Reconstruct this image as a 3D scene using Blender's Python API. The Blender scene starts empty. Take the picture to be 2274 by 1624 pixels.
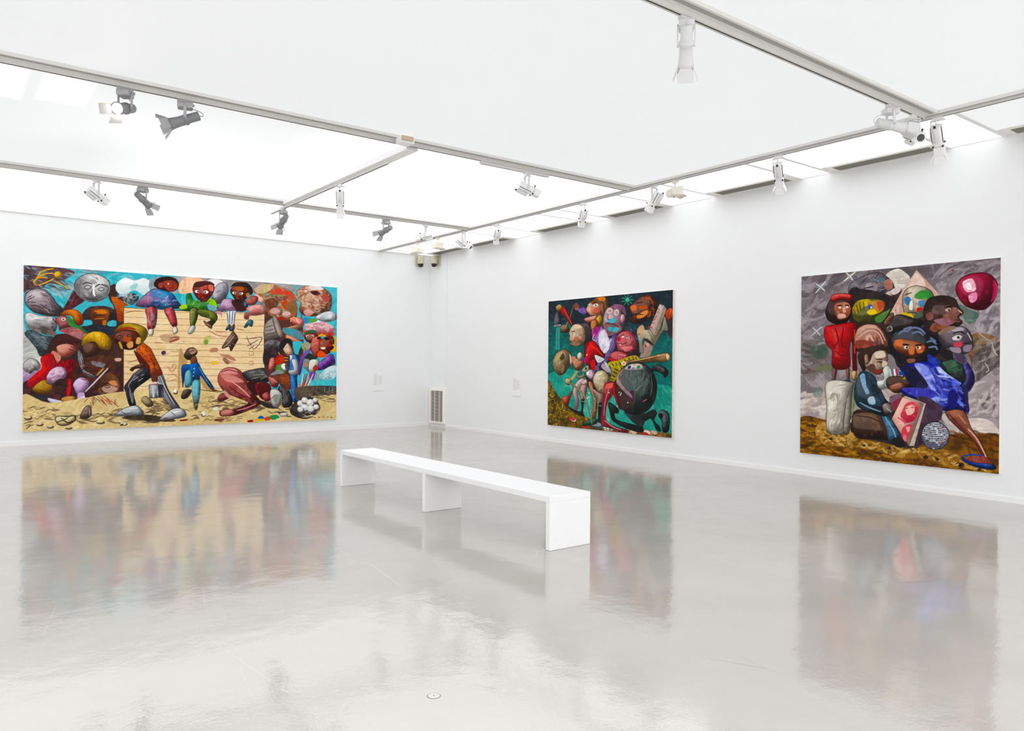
import bpy, bmesh, math, random
import numpy as np
from mathutils import Vector, Matrix
PI = math.pi
col = bpy.context.scene.collection
rng = random.Random(7)

# ------------------------------------------------------------------ constants (metres)
XB = 9.56      # right wall
YA = 15.82     # left wall (far)
ZC = 4.11      # luminous ceiling
XMIN, YMIN = -4.2, -4.8

def lin(c):
    return tuple((v / 255 / 12.92) if v / 255 <= 0.04045 else ((v / 255 + 0.055) / 1.055) ** 2.4 for v in c)

# ------------------------------------------------------------------ materials
def mat(name, rgb, rough=0.5, spec=0.3, metal=0.0, noise=0.0, nscale=30.0, bump=0.0, bscale=80.0, emit=0.0, emit_rgb=(1, 1, 1)):
    m = bpy.data.materials.new(name); m.use_nodes = True
    nt = m.node_tree; b = nt.nodes['Principled BSDF']
    c = lin(rgb)
    b.inputs['Base Color'].default_value = (*c, 1)
    b.inputs['Roughness'].default_value = rough
    b.inputs['Specular IOR Level'].default_value = spec
    b.inputs['Metallic'].default_value = metal
    if emit:
        b.inputs['Emission Color'].default_value = (*emit_rgb, 1)
        b.inputs['Emission Strength'].default_value = emit
    tc = nt.nodes.new('ShaderNodeTexCoord')
    if noise:
        n = nt.nodes.new('ShaderNodeTexNoise'); n.inputs['Scale'].default_value = nscale; n.inputs['Detail'].default_value = 4
        nt.links.new(tc.outputs['Object'], n.inputs['Vector'])
        r = nt.nodes.new('ShaderNodeMapRange'); r.inputs['To Min'].default_value = 1 - noise; r.inputs['To Max'].default_value = 1 + noise
        nt.links.new(n.outputs['Fac'], r.inputs['Value'])
        mx = nt.nodes.new('ShaderNodeMix'); mx.data_type = 'RGBA'; mx.blend_type = 'MULTIPLY'; mx.inputs[0].default_value = 1
        mx.inputs[6].default_value = (*c, 1)
        nt.links.new(r.outputs['Result'], mx.inputs[7]); nt.links.new(mx.outputs[2], b.inputs['Base Color'])
    if bump:
        n = nt.nodes.new('ShaderNodeTexNoise'); n.inputs['Scale'].default_value = bscale; n.inputs['Detail'].default_value = 5
        nt.links.new(tc.outputs['Object'], n.inputs['Vector'])
        bp = nt.nodes.new('ShaderNodeBump'); bp.inputs['Strength'].default_value = bump; bp.inputs['Distance'].default_value = 0.01
        nt.links.new(n.outputs['Fac'], bp.inputs['Height']); nt.links.new(bp.outputs['Normal'], b.inputs['Normal'])
    return m

M = dict(
    wall=mat('wall_paint', (238, 239, 240), 0.75, 0.2, noise=0.012, nscale=0.7, bump=0.03, bscale=60),
    white=mat('bench_paint', (245, 245, 246), 0.45, 0.35, noise=0.01, nscale=6),
    base=mat('baseboard_paint', (242, 242, 242), 0.5, 0.3, noise=0.01, nscale=5),
    rail=mat('track_aluminium', (228, 227, 224), 0.45, 0.4, noise=0.02, nscale=8),
    rail2=mat('track_groove', (170, 168, 164), 0.5, 0.3, noise=0.03, nscale=8),
    slot=mat('track_slot', (80, 78, 76), 0.6, 0.2, noise=0.05),
    bar=mat('ceiling_bar', (240, 240, 240), 0.6, 0.2, noise=0.02),
    cwhite=mat('ceiling_margin', (244, 243, 241), 0.7, 0.2, noise=0.01, nscale=2),
    silver=mat('spot_silver', (142, 142, 145), 0.42, 0.5, metal=0.25, noise=0.06, nscale=25),
    silver2=mat('spot_silver_light', (182, 182, 184), 0.45, 0.4, metal=0.15, noise=0.04, nscale=25),
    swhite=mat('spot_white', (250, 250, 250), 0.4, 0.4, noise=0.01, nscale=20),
    sgrey=mat('spot_grey_white', (228, 228, 229), 0.45, 0.4, noise=0.02, nscale=20),  # slightly greyer white than the lamp housings
    cream=mat('flood_cream', (246, 241, 228), 0.5, 0.3, noise=0.02, nscale=20),
    cream2=mat('flood_visor', (230, 218, 204), 0.5, 0.3, noise=0.02, nscale=20),
    black=mat('black_plastic', (22, 21, 22), 0.4, 0.4, noise=0.1),
    dark=mat('vent_dark', (58, 56, 50), 0.8, 0.1, noise=0.1),
    ventfr=mat('vent_frame', (240, 238, 231), 0.5, 0.3, noise=0.02),
    slat=mat('vent_slat', (158, 158, 148), 0.5, 0.3, noise=0.04),
    gslat=mat('grille_slat', (226, 219, 210), 0.5, 0.3, noise=0.03),
    gdark=mat('grille_dark', (62, 52, 50), 0.8, 0.1, noise=0.15),
    gcream=mat('grille_frame', (246, 242, 232), 0.45, 0.3, noise=0.01),
    camb=mat('camera_cream', (206, 199, 178), 0.45, 0.4, noise=0.02),
    dome=mat('camera_dome', (8, 8, 9), 0.12, 0.6, noise=0.05),
    sheet=mat('text_sheet', (241, 241, 241), 0.6, 0.2, noise=0.004),
    ink=mat('text_ink', (210, 210, 210), 0.7, 0.1, noise=0.06, nscale=90),
    canvas_edge=mat('canvas_edge', (240, 237, 232), 0.8, 0.1, noise=0.03, nscale=40, bump=0.1, bscale=200),
    canvas_red=mat('canvas_edge_stained', (228, 214, 210), 0.8, 0.1, noise=0.22, nscale=14),
    lens_on=mat('lamp_lens_lit', (255, 250, 240), 0.3, 0.3, emit=22, emit_rgb=(1, 0.9, 0.76), noise=0.01),
    lens=mat('lamp_lens', (70, 70, 74), 0.1, 0.6, noise=0.02),
    cable=mat('cable_grey', (140, 140, 142), 0.5, 0.3, noise=0.03),
    cablew=mat('cable_white', (222, 222, 222), 0.5, 0.3, noise=0.02),
    boxtop=mat('box_wood', (205, 188, 160), 0.6, 0.2, noise=0.1, nscale=25),
    disc=mat('disc_cover', (208, 206, 203), 0.25, 0.5, noise=0.03),
    gap=mat('disc_gap', (60, 58, 56), 0.8, 0.1, noise=0.05),
    board_wood=mat('stretcher_shadow', (200, 196, 190), 0.8, 0.1, noise=0.03),
)

# ------------------------------------------------------------------ mesh helpers
class MB:
    """collects shapes; build() links them as ONE mesh object"""
    def __init__(s): s.bm = bmesh.new()
    def box(s, x0, x1, y0, y1, z0, z1, mtx=None, mi=0):
        vs = [s.bm.verts.new(mtx @ Vector(p) if mtx else p) for p in
              [(x0, y0, z0), (x1, y0, z0), (x1, y1, z0), (x0, y1, z0), (x0, y0, z1), (x1, y0, z1), (x1, y1, z1), (x0, y1, z1)]]
        for f in [(0, 3, 2, 1), (4, 5, 6, 7), (0, 1, 5, 4), (1, 2, 6, 5), (2, 3, 7, 6), (3, 0, 4, 7)]:
            s.bm.faces.new([vs[i] for i in f]).material_index = mi
        return s
    def prism(s, pts, z0, z1, mtx=None, mi=0):
        """outline pts (x, y) extruded from z0 to z1"""
        a = [s.bm.verts.new(mtx @ Vector((x, y, z0)) if mtx else (x, y, z0)) for x, y in pts]
        b = [s.bm.verts.new(mtx @ Vector((x, y, z1)) if mtx else (x, y, z1)) for x, y in pts]
        n = len(pts)
        s.bm.faces.new(a[::-1]).material_index = mi; s.bm.faces.new(b).material_index = mi
        for i in range(n):
            s.bm.faces.new([a[i], a[(i + 1) % n], b[(i + 1) % n], b[i]]).material_index = mi
        return s
    def lathe(s, prof, n=24, mtx=None, mi=0, smooth=True):
        """prof: (radius, z) turned about z, ends capped"""
        rings = []
        for r, z in prof:
            rings.append([s.bm.verts.new((mtx @ Vector(p)) if mtx else p) for p in
                          [(r * math.cos(2 * PI * k / n), r * math.sin(2 * PI * k / n), z) for k in range(n)]])
        for a, b in zip(rings, rings[1:]):
            for k in range(n):
                f = s.bm.faces.new([a[k], a[(k + 1) % n], b[(k + 1) % n], b[k]]); f.material_index = mi; f.smooth = smooth
        s.bm.faces.new(rings[0][::-1]).material_index = mi; s.bm.faces.new(rings[-1]).material_index = mi
        return s
    def tube(s, pts, r, n=8, mi=0):
        pts = [Vector(p) for p in pts]; rings = []
        for i, p in enumerate(pts):
            t = (pts[min(i + 1, len(pts) - 1)] - pts[max(i - 1, 0)]).normalized()
            a = t.cross(Vector((0, 0, 1)))
            if a.length < 1e-3: a = t.cross(Vector((0, 1, 0)))
            a.normalize(); b = t.cross(a)
            rings.append([s.bm.verts.new(p + r * (a * math.cos(2 * PI * k / n) + b * math.sin(2 * PI * k / n))) for k in range(n)])
        for a, b in zip(rings, rings[1:]):
            for k in range(n):
                f = s.bm.faces.new([a[k], a[(k + 1) % n], b[(k + 1) % n], b[k]]); f.smooth = True; f.material_index = mi
        s.bm.faces.new(rings[0][::-1]); s.bm.faces.new(rings[-1])
        return s
    def bevel(s, w, seg=2):
        bmesh.ops.bevel(s.bm, geom=list(s.bm.edges), offset=w, segments=seg, affect='EDGES', profile=0.5)
        return s
    def build(s, name, mats, parent=None, loc=None):
        bmesh.ops.recalc_face_normals(s.bm, faces=list(s.bm.faces))
        me = bpy.data.meshes.new(name); s.bm.to_mesh(me); s.bm.free()
        for m in (mats if isinstance(mats, (list, tuple)) else [mats]): me.materials.append(m)
        o = bpy.data.objects.new(name, me); col.objects.link(o)
        if parent: o.parent = parent
        if loc: o.location = loc
        return o

def tag(o, label=None, cat=None, group=None, kind=None):
    if label: o['label'] = label
    if cat: o['category'] = cat
    if group: o['group'] = group
    if kind: o['kind'] = kind
    return o
def struct(o): o['kind'] = 'structure'; return o
def thing(name, loc, label, cat, group=None):
    o = bpy.data.objects.new(name, None); o.empty_display_size = 0.1
    col.objects.link(o); o.location = loc
    return tag(o, label, cat, group)
def smooth_path(pts, k=6):
    P = [Vector(p) for p in pts]; out = []
    for i in range(len(P) - 1):
        a, b, c, d = P[max(i - 1, 0)], P[i], P[i + 1], P[min(i + 2, len(P) - 1)]
        for j in range(k):
            t = j / k
            out.append(0.5 * ((2 * b) + (c - a) * t + (2 * a - 5 * b + 4 * c - d) * t * t + (3 * b - a - 3 * c + d) * t ** 3))
    return out + [P[-1]]

# ------------------------------------------------------------------ room shell
def floor_material():
    m = bpy.data.materials.new('polished_floor'); m.use_nodes = True
    nt = m.node_tree; b = nt.nodes['Principled BSDF']; L = nt.links.new
    tc = nt.nodes.new('ShaderNodeTexCoord')
    def noise(scale, detail=3, rough=0.5, vec=None):
        n = nt.nodes.new('ShaderNodeTexNoise'); n.inputs['Scale'].default_value = scale
        n.inputs['Detail'].default_value = detail; n.inputs['Roughness'].default_value = rough
        L(vec or tc.outputs['Object'], n.inputs['Vector']); return n
    def rng_(src, a, b_, f0=0.0, f1=1.0):
        r = nt.nodes.new('ShaderNodeMapRange'); r.inputs['From Min'].default_value = f0; r.inputs['From Max'].default_value = f1
        r.inputs['To Min'].default_value = a; r.inputs['To Max'].default_value = b_; L(src, r.inputs['Value']); return r
    n1 = noise(0.45, 4); n2 = noise(2.2, 5)
    ramp = nt.nodes.new('ShaderNodeValToRGB')
    ramp.color_ramp.elements[0].position = 0.3; ramp.color_ramp.elements[0].color = (*lin(FLOOR_A), 1)
    ramp.color_ramp.elements[1].position = 0.72; ramp.color_ramp.elements[1].color = (*lin(FLOOR_B), 1)
    add = nt.nodes.new('ShaderNodeMath'); add.operation = 'ADD'
    L(rng_(n1.outputs['Fac'], 0, 0.7).outputs[0], add.inputs[0]); L(rng_(n2.outputs['Fac'], 0, 0.3).outputs[0], add.inputs[1])
    L(add.outputs[0], ramp.inputs['Fac'])
    # fine pale scratches: thin voronoi cell edges, stretched and broken up by noise
    def scratch(scale, rot, width, keep):
        mp = nt.nodes.new('ShaderNodeMapping'); mp.inputs['Rotation'].default_value = (0, 0, rot); mp.inputs['Scale'].default_value = (1.0, 0.22, 1)
        L(tc.outputs['Object'], mp.inputs['Vector'])
        v = nt.nodes.new('ShaderNodeTexVoronoi'); v.feature = 'DISTANCE_TO_EDGE'; v.inputs['Scale'].default_value = scale
        L(mp.outputs[0], v.inputs['Vector'])
        e = rng_(v.outputs['Distance'], 1, 0, 0, width)
        k = rng_(noise(1.9, 2, 0.5, mp.outputs[0]).outputs['Fac'], 0, 1, keep, keep + 0.04)
        mu = nt.nodes.new('ShaderNodeMath'); mu.operation = 'MULTIPLY'; L(e.outputs[0], mu.inputs[0]); L(k.outputs[0], mu.inputs[1]); return mu
    s1 = scratch(3.1, 0.5, 0.006, 0.60); s2 = scratch(2.3, 1.9, 0.005, 0.61); s3 = scratch(4.0, 2.9, 0.007, 0.63)
    mx1 = nt.nodes.new('ShaderNodeMath'); mx1.operation = 'MAXIMUM'; L(s1.outputs[0], mx1.inputs[0]); L(s2.outputs[0], mx1.inputs[1])
    light = nt.nodes.new('ShaderNodeMix'); light.data_type = 'RGBA'; light.inputs[7].default_value = (*lin((226, 222, 216)), 1)
    sc1 = nt.nodes.new('ShaderNodeMath'); sc1.operation = 'MULTIPLY'; sc1.inputs[1].default_value = 0.3; L(mx1.outputs[0], sc1.inputs[0])
    L(sc1.outputs[0], light.inputs[0]); L(ramp.outputs['Color'], light.inputs[6])
    dk = nt.nodes.new('ShaderNodeMix'); dk.data_type = 'RGBA'; dk.inputs[7].default_value = (*lin((120, 112, 104)), 1)
    sc3 = nt.nodes.new('ShaderNodeMath'); sc3.operation = 'MULTIPLY'; sc3.inputs[1].default_value = 0.5; L(s3.outputs[0], sc3.inputs[0])
    L(sc3.outputs[0], dk.inputs[0]); L(light.outputs[2], dk.inputs[6])
    L(dk.outputs[2], b.inputs['Base Color'])
    L(rng_(n2.outputs['Fac'], FLOOR_R0, FLOOR_R1, 0.3, 0.7).outputs[0], b.inputs['Roughness'])
    b.inputs['IOR'].default_value = FLOOR_IOR
    b.inputs['Specular IOR Level'].default_value = 0.5
    # gentle ripple of the poured resin
    w1 = noise(55, 2); w2 = noise(5, 2); w3 = noise(1.1, 2)
    a1 = nt.nodes.new('ShaderNodeMath'); a1.operation = 'MULTIPLY_ADD'; a1.inputs[1].default_value = 0.10; L(w1.outputs['Fac'], a1.inputs[0])
    a2 = nt.nodes.new('ShaderNodeMath'); a2.operation = 'MULTIPLY_ADD'; a2.inputs[1].default_value = 0.5
    L(w2.outputs['Fac'], a2.inputs[0]); L(w3.outputs['Fac'], a2.inputs[2]); L(a2.outputs[0], a1.inputs[2])
    bp = nt.nodes.new('ShaderNodeBump'); bp.inputs['Strength'].default_value = 1.0; bp.inputs['Distance'].default_value = FLOOR_BUMP
    L(a1.outputs[0], bp.inputs['Height']); L(bp.outputs['Normal'], b.inputs['Normal'])
    return m
FLOOR_A, FLOOR_B, FLOOR_R0, FLOOR_R1, FLOOR_IOR, FLOOR_BUMP = (177, 172, 165), (194, 190, 184), 0.045, 0.10, 2.1, 0.0036

struct(MB().box(XMIN - .2, XB + .2, YMIN - .2, YA + .2, -.15, 0).build('floor', floor_material()))
struct(MB().box(XMIN - .2, XB + .2, YA, YA + .2, 0, ZC + .3).build('wall_left', M['wall']))
struct(MB().box(XB, XB + .2, YMIN, YA, 0, ZC + .3).build('wall_right', M['wall']))
struct(MB().box(XMIN - .2, XMIN, YMIN, YA, 0, ZC + .3).build('wall_far_left', M['wall']))
struct(MB().box(XMIN - .2, XB + .2, YMIN - .2, YMIN, 0, ZC + .3).build('wall_behind', M['wall']))
struct(MB().box(XMIN, XB - .04, YA - .014, YA, 0, .075).build('baseboard_left', M['base']))
struct(MB().box(XB - .014, XB, YMIN, 15.10, 0, .062).build('baseboard_right', M['base']))

def glow(name, strength, spots=()):
    """backlit stretched fabric: even emission, with soft brighter patches where tubes sit close above"""
    m = bpy.data.materials.new(name); m.use_nodes = True
    nt = m.node_tree; b = nt.nodes['Principled BSDF']; L = nt.links.new
    b.inputs['Base Color'].default_value = (0.25, 0.25, 0.25, 1); b.inputs['Roughness'].default_value = 0.6
    b.inputs['Specular IOR Level'].default_value = 0.1
    b.inputs['Emission Color'].default_value = (0.975, 0.988, 1.0, 1)
    tc = nt.nodes.new('ShaderNodeTexCoord')
    n = nt.nodes.new('ShaderNodeTexNoise'); n.inputs['Scale'].default_value = 0.8; n.inputs['Detail'].default_value = 2
    L(tc.outputs['Object'], n.inputs['Vector'])
    r = nt.nodes.new('ShaderNodeMapRange'); r.inputs['To Min'].default_value = strength * 0.985; r.inputs['To Max'].default_value = strength * 1.015
    L(n.outputs['Fac'], r.inputs['Value']); out = r.outputs[0]
    if spots:
        sx = nt.nodes.new('ShaderNodeSeparateXYZ'); L(tc.outputs['Object'], sx.inputs[0])
        def ma(op, a, b_):
            q = nt.nodes.new('ShaderNodeMath'); q.operation = op
            for i, v in enumerate((a, b_)):
                if isinstance(v, (int, float)): q.inputs[i].default_value = v
                else: L(v, q.inputs[i])
            return q.outputs[0]
        for cx, cy, hx, hy, soft, amp in spots:
            dx = ma('SUBTRACT', ma('ABSOLUTE', ma('SUBTRACT', sx.outputs[0], cx), 0), hx)
            dy = ma('SUBTRACT', ma('ABSOLUTE', ma('SUBTRACT', sx.outputs[1], cy), 0), hy)
            q = nt.nodes.new('ShaderNodeMapRange'); q.interpolation_type = 'SMOOTHSTEP'
            q.inputs['From Min'].default_value = -soft; q.inputs['From Max'].default_value = soft
            q.inputs['To Min'].default_value = amp; q.inputs['To Max'].default_value = 0
            L(ma('MAXIMUM', dx, dy), q.inputs['Value']); out = ma('ADD', out, q.outputs[0])
    L(out, b.inputs['Emission Strength'])
    return m
G_NEAR, G_FAR, G_LEFT, G_STRIP, G_BACK_FILL = 0.50, 1.06, 0.52, 1.08, 2.35  # back: unseen ceiling behind the camera, glow raised to brighten the walls
gm = [M['cwhite'], glow('panel_near', G_NEAR),
      glow('panel_left', G_LEFT, [(0.50, 8.5, .13, .52, .07, .32), (0.99, 8.45, .16, .42, .09, .30), (2.3, 9.2, 1.2, .8, .9, .08), (3.4, 11.0, 1.1, 1.2, 1.0, .2),
                                  (4.3, 9.6, .5, 2.2, .7, .25)]),
      glow('panel_far', G_FAR), glow('panel_strip', G_STRIP), glow('panel_corner', 0.7), glow('panel_back_fill', G_BACK_FILL), glow('panel_side_fill', 1.15), glow('panel_wallside', 0.98)]  # side: unseen region left of view, glow added to light the bench front
VENTS = [(2.05, 3.36), (4.13, 5.43), (6.06, 7.31), (8.38, 9.60), (10.29, 11.55), (12.57, 13.95), (14.30, 15.48)]
cb = MB()
def quad(x0, x1, y0, y1, mi):
    f = cb.bm.faces.new([cb.bm.verts.new(p) for p in ((x0, y0, ZC), (x0, y1, ZC), (x1, y1, ZC), (x1, y0, ZC))]); f.material_index = mi
XR = 8.15
quad(XMIN, XR, YMIN, -.55, 6); quad(XMIN, -.4, -.55, 12.06, 7); quad(-.4, XR, -.55, 3.63, 1); quad(-.4, XR, 3.63, 7.81, 1)
quad(-.4, 4.46, 7.81, 12.06, 2); quad(4.46, XR, 7.81, 12.06, 3)
quad(XMIN, XR, 12.06, YA, 8)
ys = YMIN
for a, b in VENTS:
    quad(XR, XB, ys, a - .09, 4 if a > 3 else 1)
    quad(XR, 9.262, a - .09, b + .09, 4 if a > 3 else 1)
    ys = b + .09
quad(XR, XB, ys, YA, 5)
for a, b in VENTS: quad(9.262, XB, a - .09, b + .09, 0)
cb.box(XMIN - .2, XB + .2, YMIN - .2, YA + .2, ZC + .29, ZC + .4)
ceil = struct(cb.build('ceiling', gm))
for p in ceil.data.polygons:      # every panel faces down into the room
    pass
n = 0
for a, b in VENTS:                # thin seams between the light strips along the right wall
    for y in (a - .09, b + .09):
        n += 1
        struct(MB().box(8.2, XB - .002, y - .022, y + .022, ZC - .012, ZC - .001).build('trim_%d' % n, M['bar']))
struct(MB().box(XMIN, XB, YA - .03, YA - .001, ZC - .025, ZC - .001).build('trim_%d' % (n + 1), M['cwhite']))
struct(MB().box(XB - .008, XB - .001, YMIN, YA - .04, ZC - .008, ZC - .001).build('trim_%d' % (n + 2), M['cwhite']))
# shallow pilaster strip in the corner with a faint hatch joint
pil = MB().box(XB - .02, XB - .001, 15.11, YA - .002, 0, ZC - .03)
pil.box(XB - .0235, XB - .02, 15.14, YA - .03, 1.505, 1.518)
struct(pil.build('trim_%d' % (n + 3), M['wall']))

# ------------------------------------------------------------------ ceiling vents
for i, (a, b) in enumerate(VENTS):
    lab = ['slotted vent in the ceiling margin, cut by the right edge of the photo',
           'slotted ceiling vent above the tall painting with the dark red balloon, nearest whole one',
           'slotted ceiling vent above the bare wall between the two right-hand paintings',
           'slotted ceiling vent above the right half of the green painting',
           'slotted ceiling vent above the left half of the green painting',
           'slotted ceiling vent second from the far corner of the room',
           'slotted ceiling vent in the far corner, right over the two dome cameras'][i]
    v = thing('ceiling_vent', (9.42, (a + b) / 2, ZC), lab, 'vent', 'ceiling vents along the right wall')
    h = (b - a) / 2; fr = MB()
    fr.box(-.152, -.105, -h, h, -.010, -.001); fr.box(.115, .13, -h, h, -.010, -.001)
    fr.box(-.105, .115, -h, -h + .04, -.010, -.001); fr.box(-.105, .115, h - .04, h, -.010, -.001)
    fr.build('frame', M['ventfr'], v)
    MB().box(-.106, .116, -h + .035, h - .035, -.0035, -.002).build('backing', M['dark'], v)
    sl = MB()
    for k in range(8):
        x = -.09 + k * .0275
        sl.box(x - .005, x + .005, -h + .04, h - .04, -.009, -.004)
    sl.build('slats', M['slat'], v)

# ------------------------------------------------------------------ lighting tracks
def track(axis, c, s0, s1, w, label, far=1, depth=.06):
    """flat ceiling channel with a lower current track along its far edge"""
    def bx(mb, u0, u1, z0, z1):
        if axis == 'x': mb.box(s0, s1, c + u0, c + u1, z0, z1)
        else: mb.box(c + u0, c + u1, s0, s1, z0, z1)
        return mb
    t = thing('lighting_track', (0, 0, 0), label, 'lighting track')
    ch = MB(); bx(ch, -w / 2, w / 2, ZC - .022, ZC - .001); bx(ch, -w / 2, -w / 2 + .018, ZC - .032, ZC - .022); bx(ch, w / 2 - .018, w / 2, ZC - .032, ZC - .022)
    ch.build('channel', M['rail'], t)
    g = MB(); bx(g, -w * .30, -w * .12, ZC - .026, ZC - .0215); g.build('groove', M['rail2'], t)
    u = w / 2 - .06
    tr = MB(); bx(tr, u - .022, u + .022, ZC - depth, ZC - .022); tr.build('track_profile', M['rail'], t)
    sl = MB(); bx(sl, u + .022, u + .026, ZC - depth + .001, ZC - .03); bx(sl, u - .007, u + .007, ZC - depth - .0015, ZC - depth); sl.build('slot', M['slot'], t)
    return t
track('x', 3.625, XMIN, 8.06, .20, 'grey ceiling lighting track nearest the camera, crossing the upper right of the photo')
track('x', 7.80, XMIN, 8.06, .20, 'grey ceiling lighting track crossing the middle of the room, with a junction box on it')
track('x', 12.04, XMIN, 8.06, .22, 'grey ceiling lighting track running along the far left painting wall')
track('y', 8.145, YMIN, YA - .04, .14, 'grey ceiling lighting track running parallel to the right wall beside the vents', depth=.05)
t = thing('cross_beam', (4.50, 9.8, ZC), 'white beam with a slim track below it, linking the middle and far ceiling tracks', 'ceiling beam')
MB().box(-.075, .075, -1.89, 2.11, -.078, -.001).build('beam', M['swhite'], t)
MB().box(-.02, .02, -1.28, 2.86, -.115, -.078).build('track_profile', M['rail'], t)
MB().box(.02, .024, -1.27, 2.85, -.112, -.085).box(-.006, .006, -1.27, 2.85, -.1165, -.115).build('slot', M['slot'], t)
t = thing('short_track', (6.0, 7.85, ZC - .06), 'short white track length fixed under the middle ceiling track, carrying one white projector spotlight', 'lighting track')
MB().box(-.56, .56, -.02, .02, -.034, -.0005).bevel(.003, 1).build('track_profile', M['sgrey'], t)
MB().box(-.55, .55, -.005, .005, -.0355, -.034).box(-.55, .55, .02, .0225, -.03, -.01).build('slot', M['slot'], t)
t = thing('junction_box', (4.27, 7.70, ZC - .0319), 'small white junction box with a tan lid on the middle ceiling track', 'junction box')
MB().box(-.085, .085, -.10, .04, -.07, 0).bevel(.008, 2).build('housing', M['swhite'], t)
MB().box(-.09, .06, -.125, -.10, -.05, 0).bevel(.004, 1).build('lid', M['boxtop'], t)
MB().box(-.03, .06, .04, .052, -.066, -.03).build('connector', M['rail2'], t)

# ------------------------------------------------------------------ spotlights
def frame_from(d):
    """matrix whose +z is the beam direction and whose x axis is horizontal"""
    d = d.normalized(); x = Vector((0, 0, 1)).cross(d)
    if x.length < 0.05: x = Vector((1, 0, 0))
    x.normalize(); y = d.cross(x)
    return Matrix((x, y, d)).transposed().to_4x4(), x
def doors(root, F, z0, r, mtl, opens, L=.10):
    for k, op in enumerate(opens):
        if op is None: continue
        a = k * PI / 2
        R = F @ Matrix.Rotation(a, 4, 'Z') @ Matrix.Translation((r * .95, 0, z0)) @ Matrix.Rotation(op, 4, 'Y')
        w = r * .9
        pts = [(-w * .8, 0), (w * .8, 0), (w * 1.15, L * .35), (w * 1.15, L), (-w * 1.15, L), (-w * 1.15, L * .35)] if k % 2 else [(-w * .95, 0), (w * .95, 0), (w * .95, L), (-w * .95, L)]
        mb = MB(); mb.prism([(p[1], p[0]) for p in pts], -.0015, .0015, R @ Matrix.Rotation(-PI / 2, 4, 'Y'))
        mb.build('barn_door', mtl, root)
def spot_can(loc, d, axis, label, mtl, arm, lit=False, drop=.19, opens=(.7, .6, .7, .6), cab=1, group=None, L=.105):
    """cylindrical spotlight in a U yoke under a transformer box, four barn doors"""
    t = thing('spotlight', loc, label, 'spotlight', group)
    F, x = frame_from(d); px = x
    A = Matrix.Rotation(0 if axis == 'x' else PI / 2, 4, 'Z')
    MB().box(-.07, .07, -.02, .02, -.03, 0, A).box(.02, .085, -.014, .014, -.045, -.028, A).build('track_adapter', arm, t)
    yawm = Matrix((px, Vector((0, 0, 1)).cross(px), Vector((0, 0, 1)))).transposed().to_4x4()
    b = MB().box(-.055, .055, -.07, .07, -.085, -.03, yawm); b.bevel(.012, 2); b.build('transformer', arm, t)
    y = MB()
    for s in (-1, 1): y.box(s * .062 - .004, s * .062 + .004, -.013, .013, -drop - .012, -.05, yawm)
    y.box(-.066, .066, -.013, .013, -.055, -.047, yawm); y.build('yoke', arm, t)
    T = Matrix.Translation((0, 0, -drop)) @ F
    MB().lathe([(.038, -.14), (.044, -.135), (.044, -.03), (.054, -.025), (.054, .0), (.048, .005), (.048, .06), (.056, .13), (.056, .145)], 28, T).build('lamp_body', mtl, t)
    for s in (-1, 1):
        k = MB(); k.lathe([(.012, 0), (.012, .014)], 12, Matrix.Translation((0, 0, -drop)) @ yawm @ Matrix.Rotation(s * PI / 2, 4, 'Y') @ Matrix.Translation((0, 0, .052)))
        k.build('knob', arm, t)
    MB().lathe([(.047, .1452), (.047, .1475)], 28, T).build('lens', M['lens_on'] if lit else M['lens'], t)
    MB().lathe([(.060, .140), (.060, .15), (.050, .1501), (.050, .14)], 28, T).build('front_ring', mtl, t)
    doors(t, T, .15, .056, arm, opens, L)
    p0 = yawm @ Vector((0, cab * -.07, -.06)); p3 = T @ Vector((0, 0, -.14)); mid = (p0 + p3) / 2; out = -Vector((d.x, d.y, 0)).normalized() * .10
    MB().tube(smooth_path([p0, p0 + out * .6 + Vector((0, 0, .0)), mid + out * 1.1, p3 + out * .35, p3]), .0035).build('cable', M['cable'] if mtl is M['silver'] else M['cablew'], t)
    return t
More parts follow.
